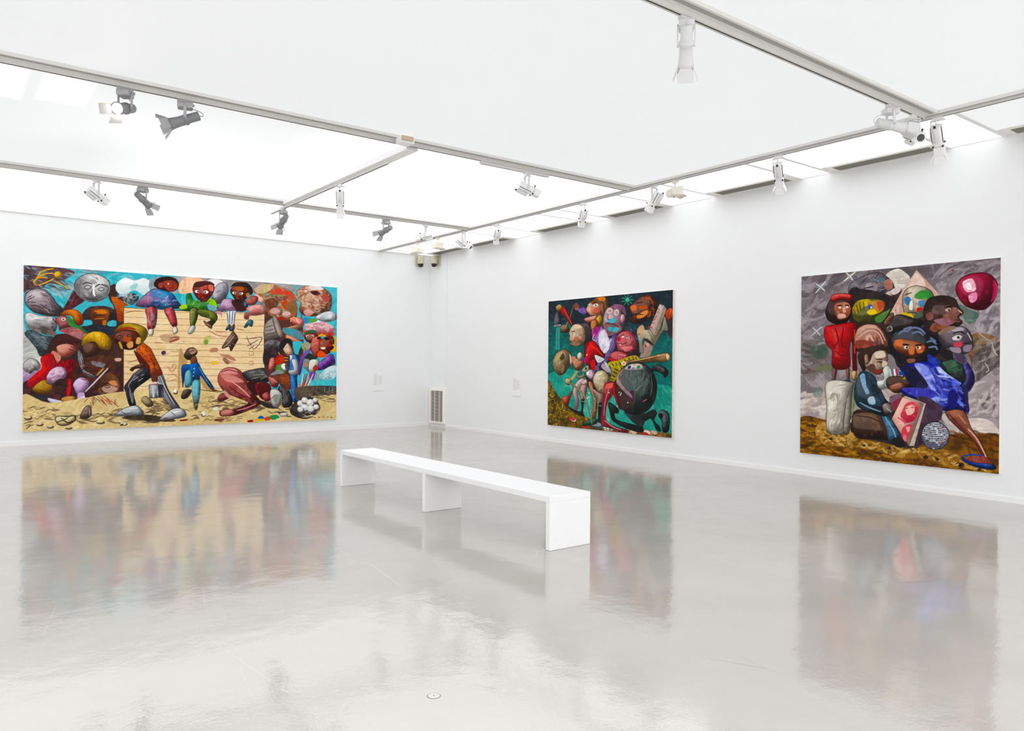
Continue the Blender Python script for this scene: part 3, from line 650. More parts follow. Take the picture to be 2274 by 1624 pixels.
OPS_P1=[
('F','46b4c4',[0,-1,520,-4,521,612,1,588],{"sm":0,"mot":["62c6d2","2f9fb2"]}),
('F','48bac9',[520,-4,1177,-1,1177,598,521,584],{"sm":0,"mot":["5fc8d4","3aa8ba"]}),
('F','60424a',[-3,-3,88,-3,157,12,126,45,138,68,77,60,51,85,-2,93],{"mot":["8a7276","33262a","4a2f36"]}),
('F','8fa6aa',[1,97,51,81,107,73,161,51,169,86,138,119,104,104,51,77],{"mot":["56bccb","a9b8b8"]}),
('B',["6e5a5e","9aa7a8","3c2c30","54b4c2"],[0,1,161,7,153,87,0,97],60,36,5.7,19,25,{}),
('B',["4fc0cf","7fd0d8","36a6b8"],[85,79,169,55,193,138,107,143],30,33,5.8,62,25,{}),
('L','d9a41c',4.4,[42,38,51,22,69,12,92,6],{}),
('L','d9a41c',4.4,[34,58,40,43,62,28,88,22],{}),
('L','d9a41c',4.4,[40,70,31,56,51,40,73,42],{}),
('L','d9a41c',4.4,[47,67,70,56,92,41],{}),
('L','d9a41c',4.5,[92,50,115,61,138,76],{}),
('F','e2ae16',[92,28,98,17,109,15,116,26,109,37,98,37],{"out":"9a6a10","ow":1.3}),
('B',["52c4d2","7fd6de","2f9cb0","98b4b6"],[138,9,314,8,416,9,416,70,293,64,169,24],50,30,6.9,7,30,{}),
('B',["8a6a74","b08890"],[185,0,252,-1,244,11,188,13],12,25,4.2,1,10,{}),
('F','a6969e',[5,127,10,99,34,82,64,84,89,109,101,130,121,151,111,173,79,174,51,170,22,157],{"c2":"54474e","ang":65,"out":"2c2226","ow":2.6}),
('F','cfc2c8',[18,103,40,89,66,93,51,110,25,115],{"mot":["b8a8b0"]}),
('L','2a2024',2.8,[13,123,21,117,34,109],{}),
('L','2a2024',2.8,[15,114,26,105],{}),
('L','2a2024',2.8,[53,100,62,103,74,106],{}),
('L','2a2024',2.8,[49,135,62,141,72,150,87,158],{}),
('L','2a2024',2.8,[72,134,59,148],{}),
('L','2a2024',2.8,[22,143,40,140,59,151],{}),
('L','2a2024',2.8,[9,129,40,129],{}),
('L','2a2024',2.8,[51,94,66,99],{}),
('L','8a4a4a',2.0,[20,150,47,146,70,158,96,168],{}),
('L','8a4a4a',2.0,[47,124,85,127],{}),
('B',["8a7c84","6a5c64","b9acb2"],[70,114,115,156,107,169,59,159],14,24,4.1,48,10,{}),
('F','dcd8d8',[5,178,22,166,51,176,89,178,104,191,98,231,89,227,51,213,18,219],{"c2":"8a8488","ang":80,"out":"4a4448","ow":1.6}),
('B',["f0eeee","b4aeb0","8e888c"],[11,174,92,183,89,223,18,212],22,24,5.6,-2,30,{}),
('F','6a605e',[16,212,55,211,98,231,92,247,51,238,20,226],{"mot":["3c3432","8e8684"]}),
('L','1c1818',2.8,[89,183,92,192],{}),
('L','1c1818',2.8,[85,199,92,205],{}),
('L','1c1818',2.8,[89,209,87,218],{}),
('L','1c1818',2.9,[94,192,101,200],{}),
('L','1c1818',2.8,[96,220,92,231],{}),
('F','9fa3a0',[0,196,9,230,40,281,59,319,55,358,22,380,0,372],{"c2":"d4d6d2","ang":45,"mot":["b8bab6"]}),
('F','3f4c52',[5,239,26,228,59,245,94,253,96,286,67,313,51,317,40,291,18,260],{"mot":["222a2e","62747a"],"out":"1e2426","ow":2.2}),
('B',["5a6c72","1f2628","7c8c90"],[9,238,89,258,63,306,25,259],16,28,3.6,33,20,{}),
('F','b9b7b4',[2,348,18,328,40,332,52,356,29,381,4,369],{"c2":"6e6c6c","ang":70,"mot":["e6e4e2"],"out":"4a4646","ow":1.9}),
('F','b48fb2',[0,367,18,384,37,369,53,384,18,417,0,432],{"c2":"8a5f8c","ang":90}),
('B',["c8a8cc","946c98"],[1,372,48,380,4,427],12,24,4.8,-55,20,{}),
('F','37221f',[92,249,138,234,193,205,318,196,320,457,273,463,170,473,116,428,70,402,59,341],{"mot":["1f1517","54301f","4a2426"]}),
('F','46b0c0',[169,135,193,115,265,105,287,133,291,201,265,203,253,149,193,144],{}),
('F','3c2024',[0,419,41,402,193,411,315,430,315,459,193,480,85,493,1,496],{"mot":["24161a","5a3034"]}),
('F','4a2026',[120,151,138,115,152,83,179,92,189,113,169,132,142,150],{"mot":["6a3038","2c1418"]}),
('B',["7a5a62","8a3a40"],[123,147,153,92,185,112],10,25,3.7,-59,15,{}),
('F','3b2522',[265,66,289,47,299,82,318,109,319,205,289,207,285,136,269,105],{"mot":["1e1414"]}),
('F','c75a1c',[275,98,297,100,333,123,318,133,318,182,298,184,293,147],{"c2":"8a3414","ang":60,"mot":["d8742c"]}),
('F','e4e4e4',[155,69,163,40,188,20,216,14,248,22,269,43,271,75,253,103,220,117,189,112,165,95],{"c2":"6e6a6c","ang":150,"out":"3a3436","ow":2.4}),
('F','6f6a6c',[155,67,169,35,179,55,182,85,214,116,193,114,166,96],{"mot":["4c4648","8e8a8c"]}),
('F','bdbcbc',[189,65,198,58,210,63,202,71,192,70],{"out":"2c282a","ow":2.4}),
('F','bdbcbc',[232,69,244,63,252,69,240,76],{"out":"2c282a","ow":2.4}),
('L','3a3638',4.2,[181,56,196,48,214,53],{}),
('L','3a3638',4.3,[222,63,240,51,261,60],{}),
('L','f4f4f4',5.9,[218,52,217,79,222,97],{}),
('L','4a4648',3.0,[214,70,210,95,220,101,230,94],{}),
('F','9c9a9a',[206,37,228,26,232,42,216,53],{}),
('L','2c282a',3.4,[193,105,212,108,232,105],{}),
('B',["f2f2f2","cfcfd0"],[189,25,256,31,265,62,216,43],14,26,6.0,19,20,{}),
('F','9a989a',[182,76,198,80,200,100,189,94],{}),
('L','5a5658',3.4,[252,49,267,66,253,94],{}),
('F','3b2a2b',[180,170,199,140,228,132,265,132,289,147,294,179,273,198,193,201],{"c2":"20181a","ang":70,"mot":["5a4444"]}),
('F','9a4e22',[208,151,232,142,267,146,265,180,255,208,229,204,211,187],{"c2":"4a2416","ang":120}),
('F','d07a2c',[222,150,253,146,261,157,232,160],{}),
('F','c46a28',[249,185,260,185,257,208,248,203],{}),
('L','2a1612',3.8,[217,171,232,165,253,168],{}),
('L','2a1612',3.0,[220,159,228,155],{}),
('L','c47a34',3.4,[221,180,253,176],{}),
('F','1f252e',[189,217,217,198,259,203,291,206,285,235,201,235],{"mot":["2c3642"]}),
('F','46b4c4',[185,188,209,185,213,200,189,206],{}),
('F','46b4c4',[267,187,291,183,291,204,265,203],{}),
('F','a55056',[98,192,111,174,138,177,154,202,150,218,123,230,111,226,108,209],{"c2":"6a2c30","ang":70,"out":"2e1618","ow":1.6}),
('F','2f7c36',[136,174,158,191,189,221,209,235,194,246,161,222,137,200],{"mot":["4a9a44","1f5a28"]}),
('F','a5696a',[111,226,154,212,207,245,189,260,138,239],{"mot":["c08a88","7a4446"]}),
('F','dc741a',[111,167,138,149,169,153,186,181,178,205,161,200,148,173,123,171],{"c2":"a84410","ang":90,"out":"3a1a10","ow":1.7}),
('F','f0e0d8',[115,184,125,179,129,186,121,191],{}),
('F','18100f',[125.1,185.1,124.5,186.7,123.0,187.8,121.1,187.8,119.5,186.9,119.0,185.4,119.5,183.8,121.1,182.8,123.0,182.7,124.5,183.6],{"wb":0.08}),
('L','c02c3c',3.7,[113,228,131,232,138,221],{}),
('L','8a2a24',3.8,[169,202,177,184,169,166],{}),
('L','b02a30',2.5,[138,234,169,224,209,241],{}),
('F','4b2022',[101,270,119,244,150,245,171,264,169,291,148,285,123,272],{"c2":"2c1214","ang":80,"mot":["6a3430"]}),
('F','db8c78',[104,281,138,273,164,289,154,309,133,323,115,318,104,303],{"c2":"b05a4c","ang":60,"out":"4a1c1c","ow":1.3}),
('F','d58670',[89,299,112,314,115,327,101,347,85,325],{}),
('L','3a1618',2.5,[138,291,154,298],{}),
('L','a02830',2.9,[131,309,138,314],{}),
('L','3a1618',2.1,[144,282,160,289],{}),
('F','9c1320',[53,328,68,313,89,310,102,343,123,334,158,331,163,351,152,384,148,457,131,460,134,393,93,391,55,411,24,430,14,412,40,380,59,365],{"c2":"5a0c16","ang":30,"mot":["b81a24"]}),
('F','dc2020',[53,329,74,319,78,354,52,389,20,411,16,406,40,378,57,360],{"mot":["b01820"]}),
('F','d01c20',[139,402,147,411,144,455,134,457],{}),
('L','2a0c10',3.3,[89,312,102,343],{}),
('L','3a0c12',3.7,[89,389,131,393,154,340],{}),
('B',["c01a22","6c0e18","e03030"],[55,328,150,335,146,384,85,384,26,419],34,24,3.7,99,40,{}),
('F','c28c1e',[30,430,55,406,72,403,76,416,94,424,90,446,59,453,33,444],{"c2":"8a5c10","ang":90,"out":"3a2408","ow":1.6}),
('L','7a4e10',2.0,[59,417,85,432],{}),
('L','7a4e10',2.0,[55,425,85,440],{}),
('F','d3a5c4',[72,393,87,365,114,355,132,370,129,394,104,411,76,419],{"c2":"a0708e","ang":100,"mot":["ecd4ea"],"out":"5a3448","ow":1.3}),
('B',["f0dcf0","b884a8"],[81,367,127,367,116,402,78,406],14,18,4.9,-44,25,{}),
('F','dcbce4',[155,416,175,395,202,405,202,431,189,451,170,460,159,437],{"c2":"a87cb4","ang":70,"mot":["f6ecf8"],"out":"54345a","ow":1.3}),
('F','c8a0d0',[170,451,189,451,189,469,170,475],{}),
('F','2d1b1b',[89,421,116,398,139,420,123,447,97,443],{"mot":["4a2c24"]}),
('F','2b2b32',[6,492,31,458,74,457,72,471,33,488,10,496],{"mot":["44444e"]}),
('F','dcd4e8',[76,467,108,475,150,485,148,500,108,499,82,482],{"c2":"a894b8","ang":80,"out":"4a3a50","ow":1.3}),
('F','bb7c34',[118,469,143,461,165,469,152,493,123,483],{"mot":["8a5424"],"out":"3a2010","ow":1.3}),
('F','e0d0e4',[139,488,158,477,189,462,189,475,154,495],{}),
('F','5e3622',[179,295,193,270,225,269,238,289,227,314,201,327,189,310],{"c2":"3a2016","ang":120,"out":"1e110c","ow":1.7}),
('F','dca61a',[180,279,188,247,216,227,253,230,276,258,270,291,241,287,223,264,198,269],{"c2":"b07c10","ang":80,"mot":["e8bc3c"],"out":"5a3a08","ow":1.7}),
('L','b8860f',2.5,[193,250,209,259],{}),
('L','b8860f',2.5,[217,234,225,263],{}),
('L','b8860f',2.6,[245,235,239,276],{}),
('L','b8860f',2.6,[261,248,249,280],{}),
('F','4c2b20',[173,333,201,322,241,311,298,329,308,325,306,334,265,354,217,359],{"mot":["6a4030","2e1812"]}),
('F','d8a898',[290,324,310,323,308,334,292,334],{}),
('F','8e8e98',[169,295,180,308,190,366,230,388,219,401,185,377,169,331],{"c2":"5a5a64","ang":0,"mot":["b0b0b8"],"out":"24202a","ow":1.7}),
('F','7c7c88',[213,335,255,344,250,358,218,349],{}),
('L','c4c4cc',1.7,[175,313,185,366],{}),
('L','c4c4cc',1.7,[179,308,189,357],{}),
('L','c4c4cc',1.7,[193,373,221,391],{}),
('B',["1c1214","5c3426","7a2c24","8a2a2a"],[169,331,314,329,314,393,225,429,170,393],50,30,4.3,-33,50,{}),
('L','a8a8ac',5.5,[193,447,225,411,267,361],{}),
('L','e4e4e8',2.1,[193,447,225,409,267,359],{}),
('L','b88c3c',6.8,[229,388,253,360],{}),
('L','2a1a12',3.4,[257,357,273,338],{}),
('F','6c422a',[224,431,244,394,273,378,299,398,305,430,290,452,258,460,233,448],{"c2":"3a2016","ang":150,"mot":["8a5a3a"]}),
('F','bd9484',[249,431,275,425,300,438,276,453,253,447],{}),
('F','30201c',[275.1,430.2,273.2,432.6,268.3,434.0,262.3,434.0,257.4,432.5,255.5,430.1,257.4,427.7,262.3,426.2,268.3,426.3,273.2,427.8],{"wb":0.08}),
('L','d8c8c0',2.1,[258,430,272,429],{}),
('L','2a1612',3.4,[249,420,269,416],{}),
('F','d08a5c',[269,411,290,407,298,425,280,423],{}),
('F','efd2a4',[318,132,520,137,520,455,319,446],{"sm":0,"mot":["f2dab2","e8c794"],"n":0.05}),
('F','efd2a4',[516,134,850,129,852,454,516,450],{"sm":0,"mot":["f2dab2","e8c794"],"n":0.05}),
('L','a07a52',1.6,[318,146,410,144,520,142,673,139,851,132],{"taper":0}),
('L','a07a52',1.6,[318,169,410,168,520,167,673,164,851,158],{"taper":0}),
('L','a07a52',1.6,[318,193,410,192,520,191,673,189,851,184],{"taper":0}),
('L','a07a52',1.6,[318,216,410,215,520,215,673,214,851,210],{"taper":0}),
('L','a07a52',1.6,[318,239,410,239,520,240,673,239,851,236],{"taper":0}),
('L','a07a52',1.6,[318,263,410,263,520,264,673,264,851,262],{"taper":0}),
('L','a07a52',1.6,[318,286,410,287,520,288,674,289,851,288],{"taper":0}),
('L','a07a52',1.6,[319,310,410,311,520,313,674,314,851,314],{"taper":0}),
('L','a07a52',1.6,[319,333,410,335,520,337,674,339,851,340],{"taper":0}),
('L','a07a52',1.6,[319,356,410,358,520,361,674,364,851,366],{"taper":0}),
('L','a07a52',1.6,[319,380,410,382,520,386,674,390,851,391],{"taper":0}),
('L','a07a52',1.6,[319,403,410,406,520,410,674,415,851,417],{"taper":0}),
('L','a07a52',1.6,[319,426,410,430,520,434,674,440,851,443],{"taper":0}),
('B',["c89c68","dcb480","b88a58"],[321,141,846,134,847,434,321,439],60,33,1.6,1,5,{"bend":0.1}),
('L','5a3a22',2.2,[318,132,319,446],{"taper":0}),
('L','5a3a22',2.6,[850,128,852,362],{"taper":0}),
('L','6a4a2c',2.3,[318,133,520,135,850,128],{"taper":0}),
('L','8a4a34',2.6,[322,154,348,146,381,143],{}),
('L','8a4a34',2.6,[331,340,369,328],{}),
('L','8a4a34',2.7,[425,262,455,263],{}),
('L','8a4a34',2.8,[477,241,513,236],{}),
('F','b08a68',[446,233,486,228,518,240,486,260,455,256],{"alpha":0.6}),
('L','8a4434',3.2,[477,251,495,241,517,240],{}),
('F','9c5440',[479,256,508,243,515,248,484,261],{}),
('F','4c2c5a',[451,296,464,293,466,306,453,309],{}),
('L','b4745a',2.8,[471,355,486,360,495,345,509,350],{}),
('L','b4745a',2.8,[477,365,491,374,504,355],{}),
('L','b4745a',2.8,[473,388,495,383,509,398],{}),
('L','b4745a',2.8,[486,407,509,402],{}),
('B',["d0a880","c09068"],[425,271,520,259,520,422,460,412],20,32,3.7,-1,25,{}),
('L','b4785a',3.9,[627,209,650,223,678,230,703,231],{}),
('L','b4785a',3.9,[650,212,697,213],{}),
('L','b4785a',4.0,[732,199,766,203],{}),
('F','bcc468',[605,259,612,237,633,229,631,247,614,267],{"alpha":0.8}),
('F','7a9a48',[607,252,619,244,624,259,612,267],{}),
('F','745a48',[677,277,717,214,727,214,741,238,729,264,713,290,705,272],{"c2":"4a3628","ang":30,"out":"2e2018","ow":2.0}),
('L','c8a888',2.4,[683,275,707,254,727,224],{}),
('L','4a3a30',3.0,[771,238,806,234,839,231,826,261,806,282],{}),
('L','4a3a30',3.0,[778,268,806,252,826,239],{}),
('L','4a3a30',3.0,[786,282,811,262],{}),
('L','4a3a30',3.0,[776,227,786,252,806,282],{}),
('L','e8dcc8',3.0,[780,255,816,239,834,237],{}),
('L','e8e0d0',3.0,[791,272,821,254],{}),
('F','b88064',[628,288,645,277,664,282,659,292,674,302,707,306,734,326,722,328,678,309,659,295,636,296],{}),
('F','8a5a44',[681,326,690,316,710,336,698,343],{}),
('B',["a8785c","c09474"],[674,304,732,328,707,339],10,24,3.9,30,10,{}),
('F','f0c234',[641,329,658,329,658,344,641,344],{"sm":0,"out":"b8882a","ow":1.2}),
('F','f2e0c4',[639,325,659,324,659,329,641,329],{}),
('L','a8845c',3.0,[786,292,801,290,806,302,791,305,785,298],{}),
('L','a8845c',3.0,[784,335,799,330,804,343,789,345],{}),
('B',["a8c890","c8a8a0","b88c74"],[520,216,826,201,826,282,520,259],26,29,2.9,3,25,{"alpha":0.55}),
('F','e0c78c',[-1,455,78,484,193,469,319,448,522,448,522,613,-1,590],{"mot":["e8d29c","d2b478"]}),
('F','e0c78c',[516,444,674,451,852,459,994,487,1177,474,1177,598,516,586],{"mot":["e8d29c","d2b478"]}),
('B',["6b5138","8a6c48","4a382a","cdb07a"],[2,496,108,507,108,542,2,556],34,28,4.4,2,30,{}),
('B',["5a4432","7c6448","3f3026","b89c6c"],[139,530,290,521,442,529,451,572,193,563,124,556],70,43,6.9,-2,22,{}),
('B',["6b5138","a88c60"],[193,469,290,475,315,503,201,496],14,26,4.3,44,30,{}),
('B',["54402e","7a6044","3c2e24"],[390,486,495,488,504,526,408,533],36,36,5.4,22,30,{}),
('B',["efdcae","f4e4bc","d8be84"],[4,513,521,541,521,598,4,581],70,34,5.1,-3,20,{}),
('L','a82c28',2.1,[205,467,189,487],{}),
('L','a82c28',2.1,[221,467,217,496],{}),
('L','a82c28',2.1,[233,465,261,497],{}),
('L','a82c28',2.1,[241,465,282,495],{}),
('L','a82c28',2.2,[253,463,304,505],{}),
('L','a82c28',2.1,[261,472,276,488],{}),
('L','a82c28',2.1,[245,474,265,502],{}),
('F','e6d2a2',[99,544,108,533,139,536,158,533,162,548,139,565,112,565],{"c2":"c4a874","ang":80,"out":"2a1e16","ow":3.3}),
('L','2a1e16',3.7,[104,555,124,549,139,558,154,552],{}),
('L','2a1e16',3.3,[116,539,127,546,139,539],{}),
('F','8a7068',[177,538,193,502,210,500,212,534,193,545],{"c2":"5c463e","ang":90,"out":"2a1e1a","ow":2.0}),
('L','3a2822',2.1,[189,518,201,514],{}),
('L','c8b0a4',2.1,[207,505,208,536],{}),
('F','a89468',[381,483,397,467,423,494,416,506,401,506],{"c2":"6c5a40","ang":60,"out":"3a2c1e","ow":2.1}),
('F','5a4636',[63.5,561.4,61.4,564.9,55.8,566.9,48.9,566.6,43.4,564.2,41.2,560.6,43.3,557.1,48.9,555.1,55.8,555.3,61.3,557.7],{"wb":0.08}),
('F','e0cc9c',[59.0,557.8,57.3,560.2,52.9,561.6,47.4,561.4,42.9,559.7,41.2,557.1,42.9,554.7,47.3,553.3,52.8,553.5,57.3,555.2],{"wb":0.08}),
('F','5a4636',[95.4,571.3,93.3,574.8,87.6,576.8,80.6,576.5,75.0,574.1,72.9,570.4,75.0,566.9,80.6,564.9,87.6,565.2,93.3,567.6],{"wb":0.08}),
('F','e0cc9c',[90.9,567.6,89.2,570.1,84.6,571.5,79.1,571.2,74.6,569.5,72.8,566.9,74.6,564.5,79.1,563.1,84.6,563.3,89.2,565.0],{"wb":0.08}),
('F','5a4636',[29.8,536.5,27.4,540.9,21.2,543.5,13.5,543.3,7.3,540.3,4.9,535.7,7.3,531.2,13.4,528.6,21.1,528.8,27.4,531.8],{"wb":0.08}),
('F','e0cc9c',[25.0,532.9,23.2,536.0,18.2,537.8,12.0,537.6,7.1,535.5,5.2,532.3,7.1,529.1,12.0,527.3,18.2,527.5,23.1,529.6],{"wb":0.08}),
('F','5a4636',[152.9,577.9,150.6,581.0,144.8,582.6,137.7,582.4,131.9,580.2,129.7,577.0,131.9,574.0,137.7,572.3,144.8,572.6,150.6,574.7],{"wb":0.08}),
('F','e0cc9c',[148.2,574.2,146.4,576.3,141.8,577.5,136.1,577.3,131.5,575.7,129.7,573.5,131.5,571.4,136.1,570.2,141.8,570.4,146.4,572.0],{"wb":0.08}),
('F','5a4636',[258.2,561.7,255.4,565.4,248.2,567.4,239.2,567.1,232.0,564.5,229.2,560.7,232.0,557.1,239.2,555.1,248.1,555.4,255.4,557.9],{"wb":0.08}),
('F','e0cc9c',[252.9,557.9,250.6,560.5,244.8,561.9,237.7,561.6,231.9,559.8,229.7,557.1,231.9,554.6,237.7,553.2,244.8,553.4,250.6,555.2],{"wb":0.08}),
('F','5a4636',[333.9,571.3,331.6,575.0,325.3,577.1,317.6,576.8,311.4,574.2,309.0,570.4,311.4,566.7,317.6,564.6,325.3,564.9,331.5,567.4],{"wb":0.08}),
('F','e0cc9c',[328.9,567.4,327.0,570.0,322.0,571.5,315.9,571.2,310.9,569.4,309.0,566.7,310.9,564.1,315.9,562.7,322.0,562.9,327.0,564.7],{"wb":0.08}),
('F','5a4636',[511.4,454.0,509.7,459.0,505.2,462.0,499.7,461.9,495.2,458.8,493.5,453.7,495.2,448.7,499.7,445.7,505.2,445.7,509.7,448.9],{"wb":0.08}),
('F','e0cc9c',[506.9,450.1,505.6,453.6,502.0,455.7,497.6,455.7,494.0,453.5,492.6,449.9,494.0,446.4,497.5,444.3,502.0,444.3,505.6,446.6],{"wb":0.08}),
('F','5a4636',[449.5,561.4,444.5,567.3,431.4,570.6,415.3,570.0,402.4,565.8,397.4,559.6,402.4,553.8,415.3,550.5,431.4,551.0,444.4,555.2],{"wb":0.08}),
('F','e0cc9c',[441.6,557.4,437.6,561.5,427.2,563.8,414.3,563.3,404.0,560.4,400.0,556.0,403.9,551.9,414.3,549.6,427.1,550.0,437.6,553.0],{"wb":0.08}),
('L','3a2c20',2.4,[4,556,19,550,33,548],{}),
('L','3a2c20',2.4,[8,564,26,557],{}),
('L','3a2c20',2.4,[10,577,22,565,33,561],{}),
('L','3a2c20',2.4,[15,573,22,561],{}),
('F','f0ece0',[507.8,450.1,506.5,454.8,502.9,457.7,498.5,457.7,494.9,454.7,493.5,449.9,494.9,445.2,498.4,442.3,502.9,442.4,506.4,445.3],{"wb":0.08}),
('L','3a2c20',2.3,[495,455,506,457,510,445],{}),
('F','dcd4c4',[329.8,568.4,328.3,571.6,324.6,573.4,320.0,573.3,316.2,571.1,314.8,567.8,316.2,564.7,319.9,562.8,324.6,563.0,328.3,565.1],{"wb":0.08}),
('L','2a1e16',4.4,[309,576,319,569],{}),
('F','4a3a2a',[315,544,399,537,495,559,487,568,357,557],{"mot":["2e2218"]}),
('F','a8a8b2',[437,391,455,384,474,440,498,481,521,519,501,524,464,480,437,423],{"c2":"6a6a76","ang":0,"out":"1e1c24","ow":2.2}),
('L','2c2a34',2.7,[444,393,464,445,495,502],{}),
('L','2c2a34',2.7,[451,388,473,445,504,502],{}),
('L','2c2a34',2.7,[440,402,460,454],{}),
('L','2c2a34',2.8,[464,421,491,474,518,519],{}),
('L','e0e0e8',2.3,[447,391,469,445,500,502],{}),
('F','36323c',[356,379,399,351,418,386,393,412,363,436,353,458,362,502,340,501,327,450,322,430,340,402],{"c2":"1c1a20","ang":30,"mot":["54505c"],"out":"141216","ow":1.8}),
('L','b8b4c0',2.2,[361,388,340,416,335,434],{}),
('L','b8b4c0',2.2,[369,393,352,407],{}),
('L','b8b4c0',2.2,[378,388,390,384],{}),
('L','b8b4c0',2.2,[340,434,344,467,350,494],{}),
('L','b8b4c0',2.2,[386,398,369,411],{}),
('L','b8b4c0',2.2,[348,453,352,490],{}),
('F','bcc0c6',[292,532,327,509,365,502,387,528,378,540,298,539],{"c2":"7a7e86","ang":60,"mot":["d8dce0"],"out":"2a2626","ow":2.1}),
('L','3a3a40',2.6,[311,521,327,531,352,527],{}),
('L','eceef0',4.4,[340,513,369,511],{}),
('L','54565e',3.5,[294,533,340,536,384,536],{}),
('F','ccd0d4',[445,557,486,522,518,516,537,527,540,549,495,558,478,560],{"c2":"8a8e96","ang":60,"out":"2a2626","ow":2.2}),
('L','f2f4f6',4.6,[487,535,522,527],{}),
('L','8a2a2a',3.7,[460,554,475,553],{}),
('L','4a4a52',2.8,[486,530,504,545],{}),
('F','5c1b1b',[354,291,369,305,401,335,410,360,382,353,360,314],{"mot":["2c1216","1f3a34"]}),
('F','5a3020',[340,365,360,351,395,338,384,358,358,363,350,372],{"mot":["7a4a30"],"out":"1e0f0a","ow":1.4}),
('F','dd5c1a',[361,291,382,265,410,283,427,316,447,360,453,384,417,392,407,351,382,320],{"c2":"b03c10","ang":100,"mot":["e8742c"],"out":"4a1a0c","ow":1.8}),
('L','3a2a3a',2.4,[369,286,377,291],{}),
('L','3a2a3a',2.5,[382,277,392,279],{}),
('L','3a2a3a',2.4,[377,300,388,307],{}),
('L','3a2a3a',2.5,[392,291,405,297],{}),
('L','3a2a3a',2.5,[390,312,401,318],{}),
('L','3a2a3a',2.5,[405,309,416,313],{}),
('L','3a2a3a',2.5,[410,328,420,330],{}),
('L','3a2a3a',2.5,[412,346,427,344],{}),
('L','3a2a3a',2.5,[416,363,433,360],{}),
('L','3a2a3a',2.5,[418,377,438,374],{}),
('L','3a2a3a',2.5,[438,355,444,353],{}),
('L','3a2a3a',2.5,[438,367,449,366],{}),
('L','3a2a3a',2.5,[399,276,394,286],{}),
('L','3a2a3a',2.5,[403,328,410,339],{}),
('L','3a2a3a',2.5,[425,337,429,351],{}),
('L','3a2a3a',2.5,[431,365,436,379],{}),
('L','3a2a3a',2.4,[373,277,371,291],{}),
('L','4a1a0c',2.7,[410,318,425,346,429,388],{}),
('F','b48e22',[285,225,310,197,350,191,390,205,401,230,389,256,371,275,365,245,331,218],{"c2":"7a5c14","ang":90,"mot":["d8b440","8a6a1c"],"out":"3a2808","ow":1.8}),
('F','6c2619',[285,243,310,219,358,220,375,247,361,283,333,291,308,281,289,260],{"c2":"3a140e","ang":120,"mot":["8a3a22"],"out":"1e0a08","ow":1.8}),
('L','b01c2c',5.7,[298,219,331,209,360,214],{}),
('F','b4502a',[318,242,339,236,343,259,327,262],{}),
('F','d89a5c',[329,269,348,259,350,280,335,285],{}),
('F','e0a85c',[365,245,377,247,373,268,360,266],{}),
('F','1a0a08',[314.2,241.8,312.5,244.5,307.9,246.4,302.3,246.5,297.8,245.0,296.1,242.4,297.8,239.6,302.3,237.8,307.9,237.6,312.5,239.2],{"wb":0.08}),
('F','1a0a08',[345.6,238.5,344.0,241.3,339.8,243.1,334.6,243.2,330.4,241.7,328.8,239.1,330.4,236.3,334.6,234.5,339.8,234.3,344.0,235.9],{"wb":0.08}),
('L','d0b8a8',1.7,[300,243,311,242],{}),
('L','d0b8a8',1.8,[333,239,343,238],{}),
('L','1a0a08',3.5,[316,267,331,265],{}),
('F','c8a02c',[301,265,308,263,316,288,308,285],{}),
('F','5a3020',[414,391,436,388,438,409,421,415],{}),
('F','94949c',[407,423,455,422,460,473,410,475],{"c2":"4c4c56","ang":0,"sm":0,"mot":["c8c8d0"],"out":"222026","ow":2.2}),
('F','c4c4cc',[416,426,426,426,427,472,420,472],{"sm":0}),
('F','2a2a30',[438,425,450,425,453,471,442,472],{"sm":0}),
('L','dcdce0',2.7,[408,423,421,414,438,416,455,422],{}),
('L','a02a2a',2.3,[414,423,438,421],{}),
('F','f4f6f4',[292,71,295,42,324,21,354,29,388,18,416,38,410,71,386,82,354,66,316,85],{"c2":"c4dcdc","ang":80,"mot":["dceaea"]}),
('F','9ecfd0',[339,52,364,39,360,60,343,66],{}),
('F','2c343a',[308,93,343,77,369,88,363,108,341,122],{"mot":["5a6468","a8b0b4"]}),
('B',["e8ecec","c0c8ca"],[295,83,364,78,356,97,297,96],14,18,4.4,-4,30,{}),
('F','8aa0a6',[416,16,520,8,520,63,416,70],{"mot":["b8a4a4","6a7a88"]}),
('F','3b62aa',[360,125,371,103,401,71,431,55,484,68,506,95,520,123,462,131,401,129],{"c2":"24406e","ang":70,"mot":["c4acd4","2c92c0","9a3a5a"],"out":"1c1c3a","ow":1.8}),
('B',["b8a4dc","2ca0cc","28488c","c44a6a","d8c4e4"],[369,115,420,65,486,75,504,117],44,18,3.6,-34,50,{}),
('F','a8343c',[394,133,432,129,428,201,402,211,399,169],{"c2":"6a1c24","ang":0,"mot":["d8545a","a89098"],"out":"2a1014","ow":1.4}),
('F','a8343c',[460,134,491,126,507,188,491,199,472,166],{"c2":"6a1c24","ang":0,"mot":["d8545a","a89098"],"out":"2a1014","ow":1.5}),
('F','e8dcc4',[404,213,421,211,419,234,405,232],{"out":"2a2018","ow":1.4}),
('F','e8dcc4',[491,202,504,199,509,219,494,227],{"out":"2a2018","ow":1.5}),
('F','4b1b19',[423,44,435,16,475,6,506,19,510,43,491,61,455,59],{"c2":"2a0f0e","ang":180,"mot":["6a2a22"],"out":"1a0a0a","ow":1.8}),
('F','8c3428',[455,25,495,22,508,43,486,60,464,53],{"mot":["a84434"]}),
('F','2a1210',[425,27,442,13,486,6,504,18,468,20,437,37],{}),
('F','e0c8c0',[482.3,32.6,481.1,34.7,478.0,36.1,474.1,36.4,471.0,35.4,469.9,33.5,471.0,31.5,474.1,30.0,478.0,29.8,481.1,30.8],{"wb":0.08}),
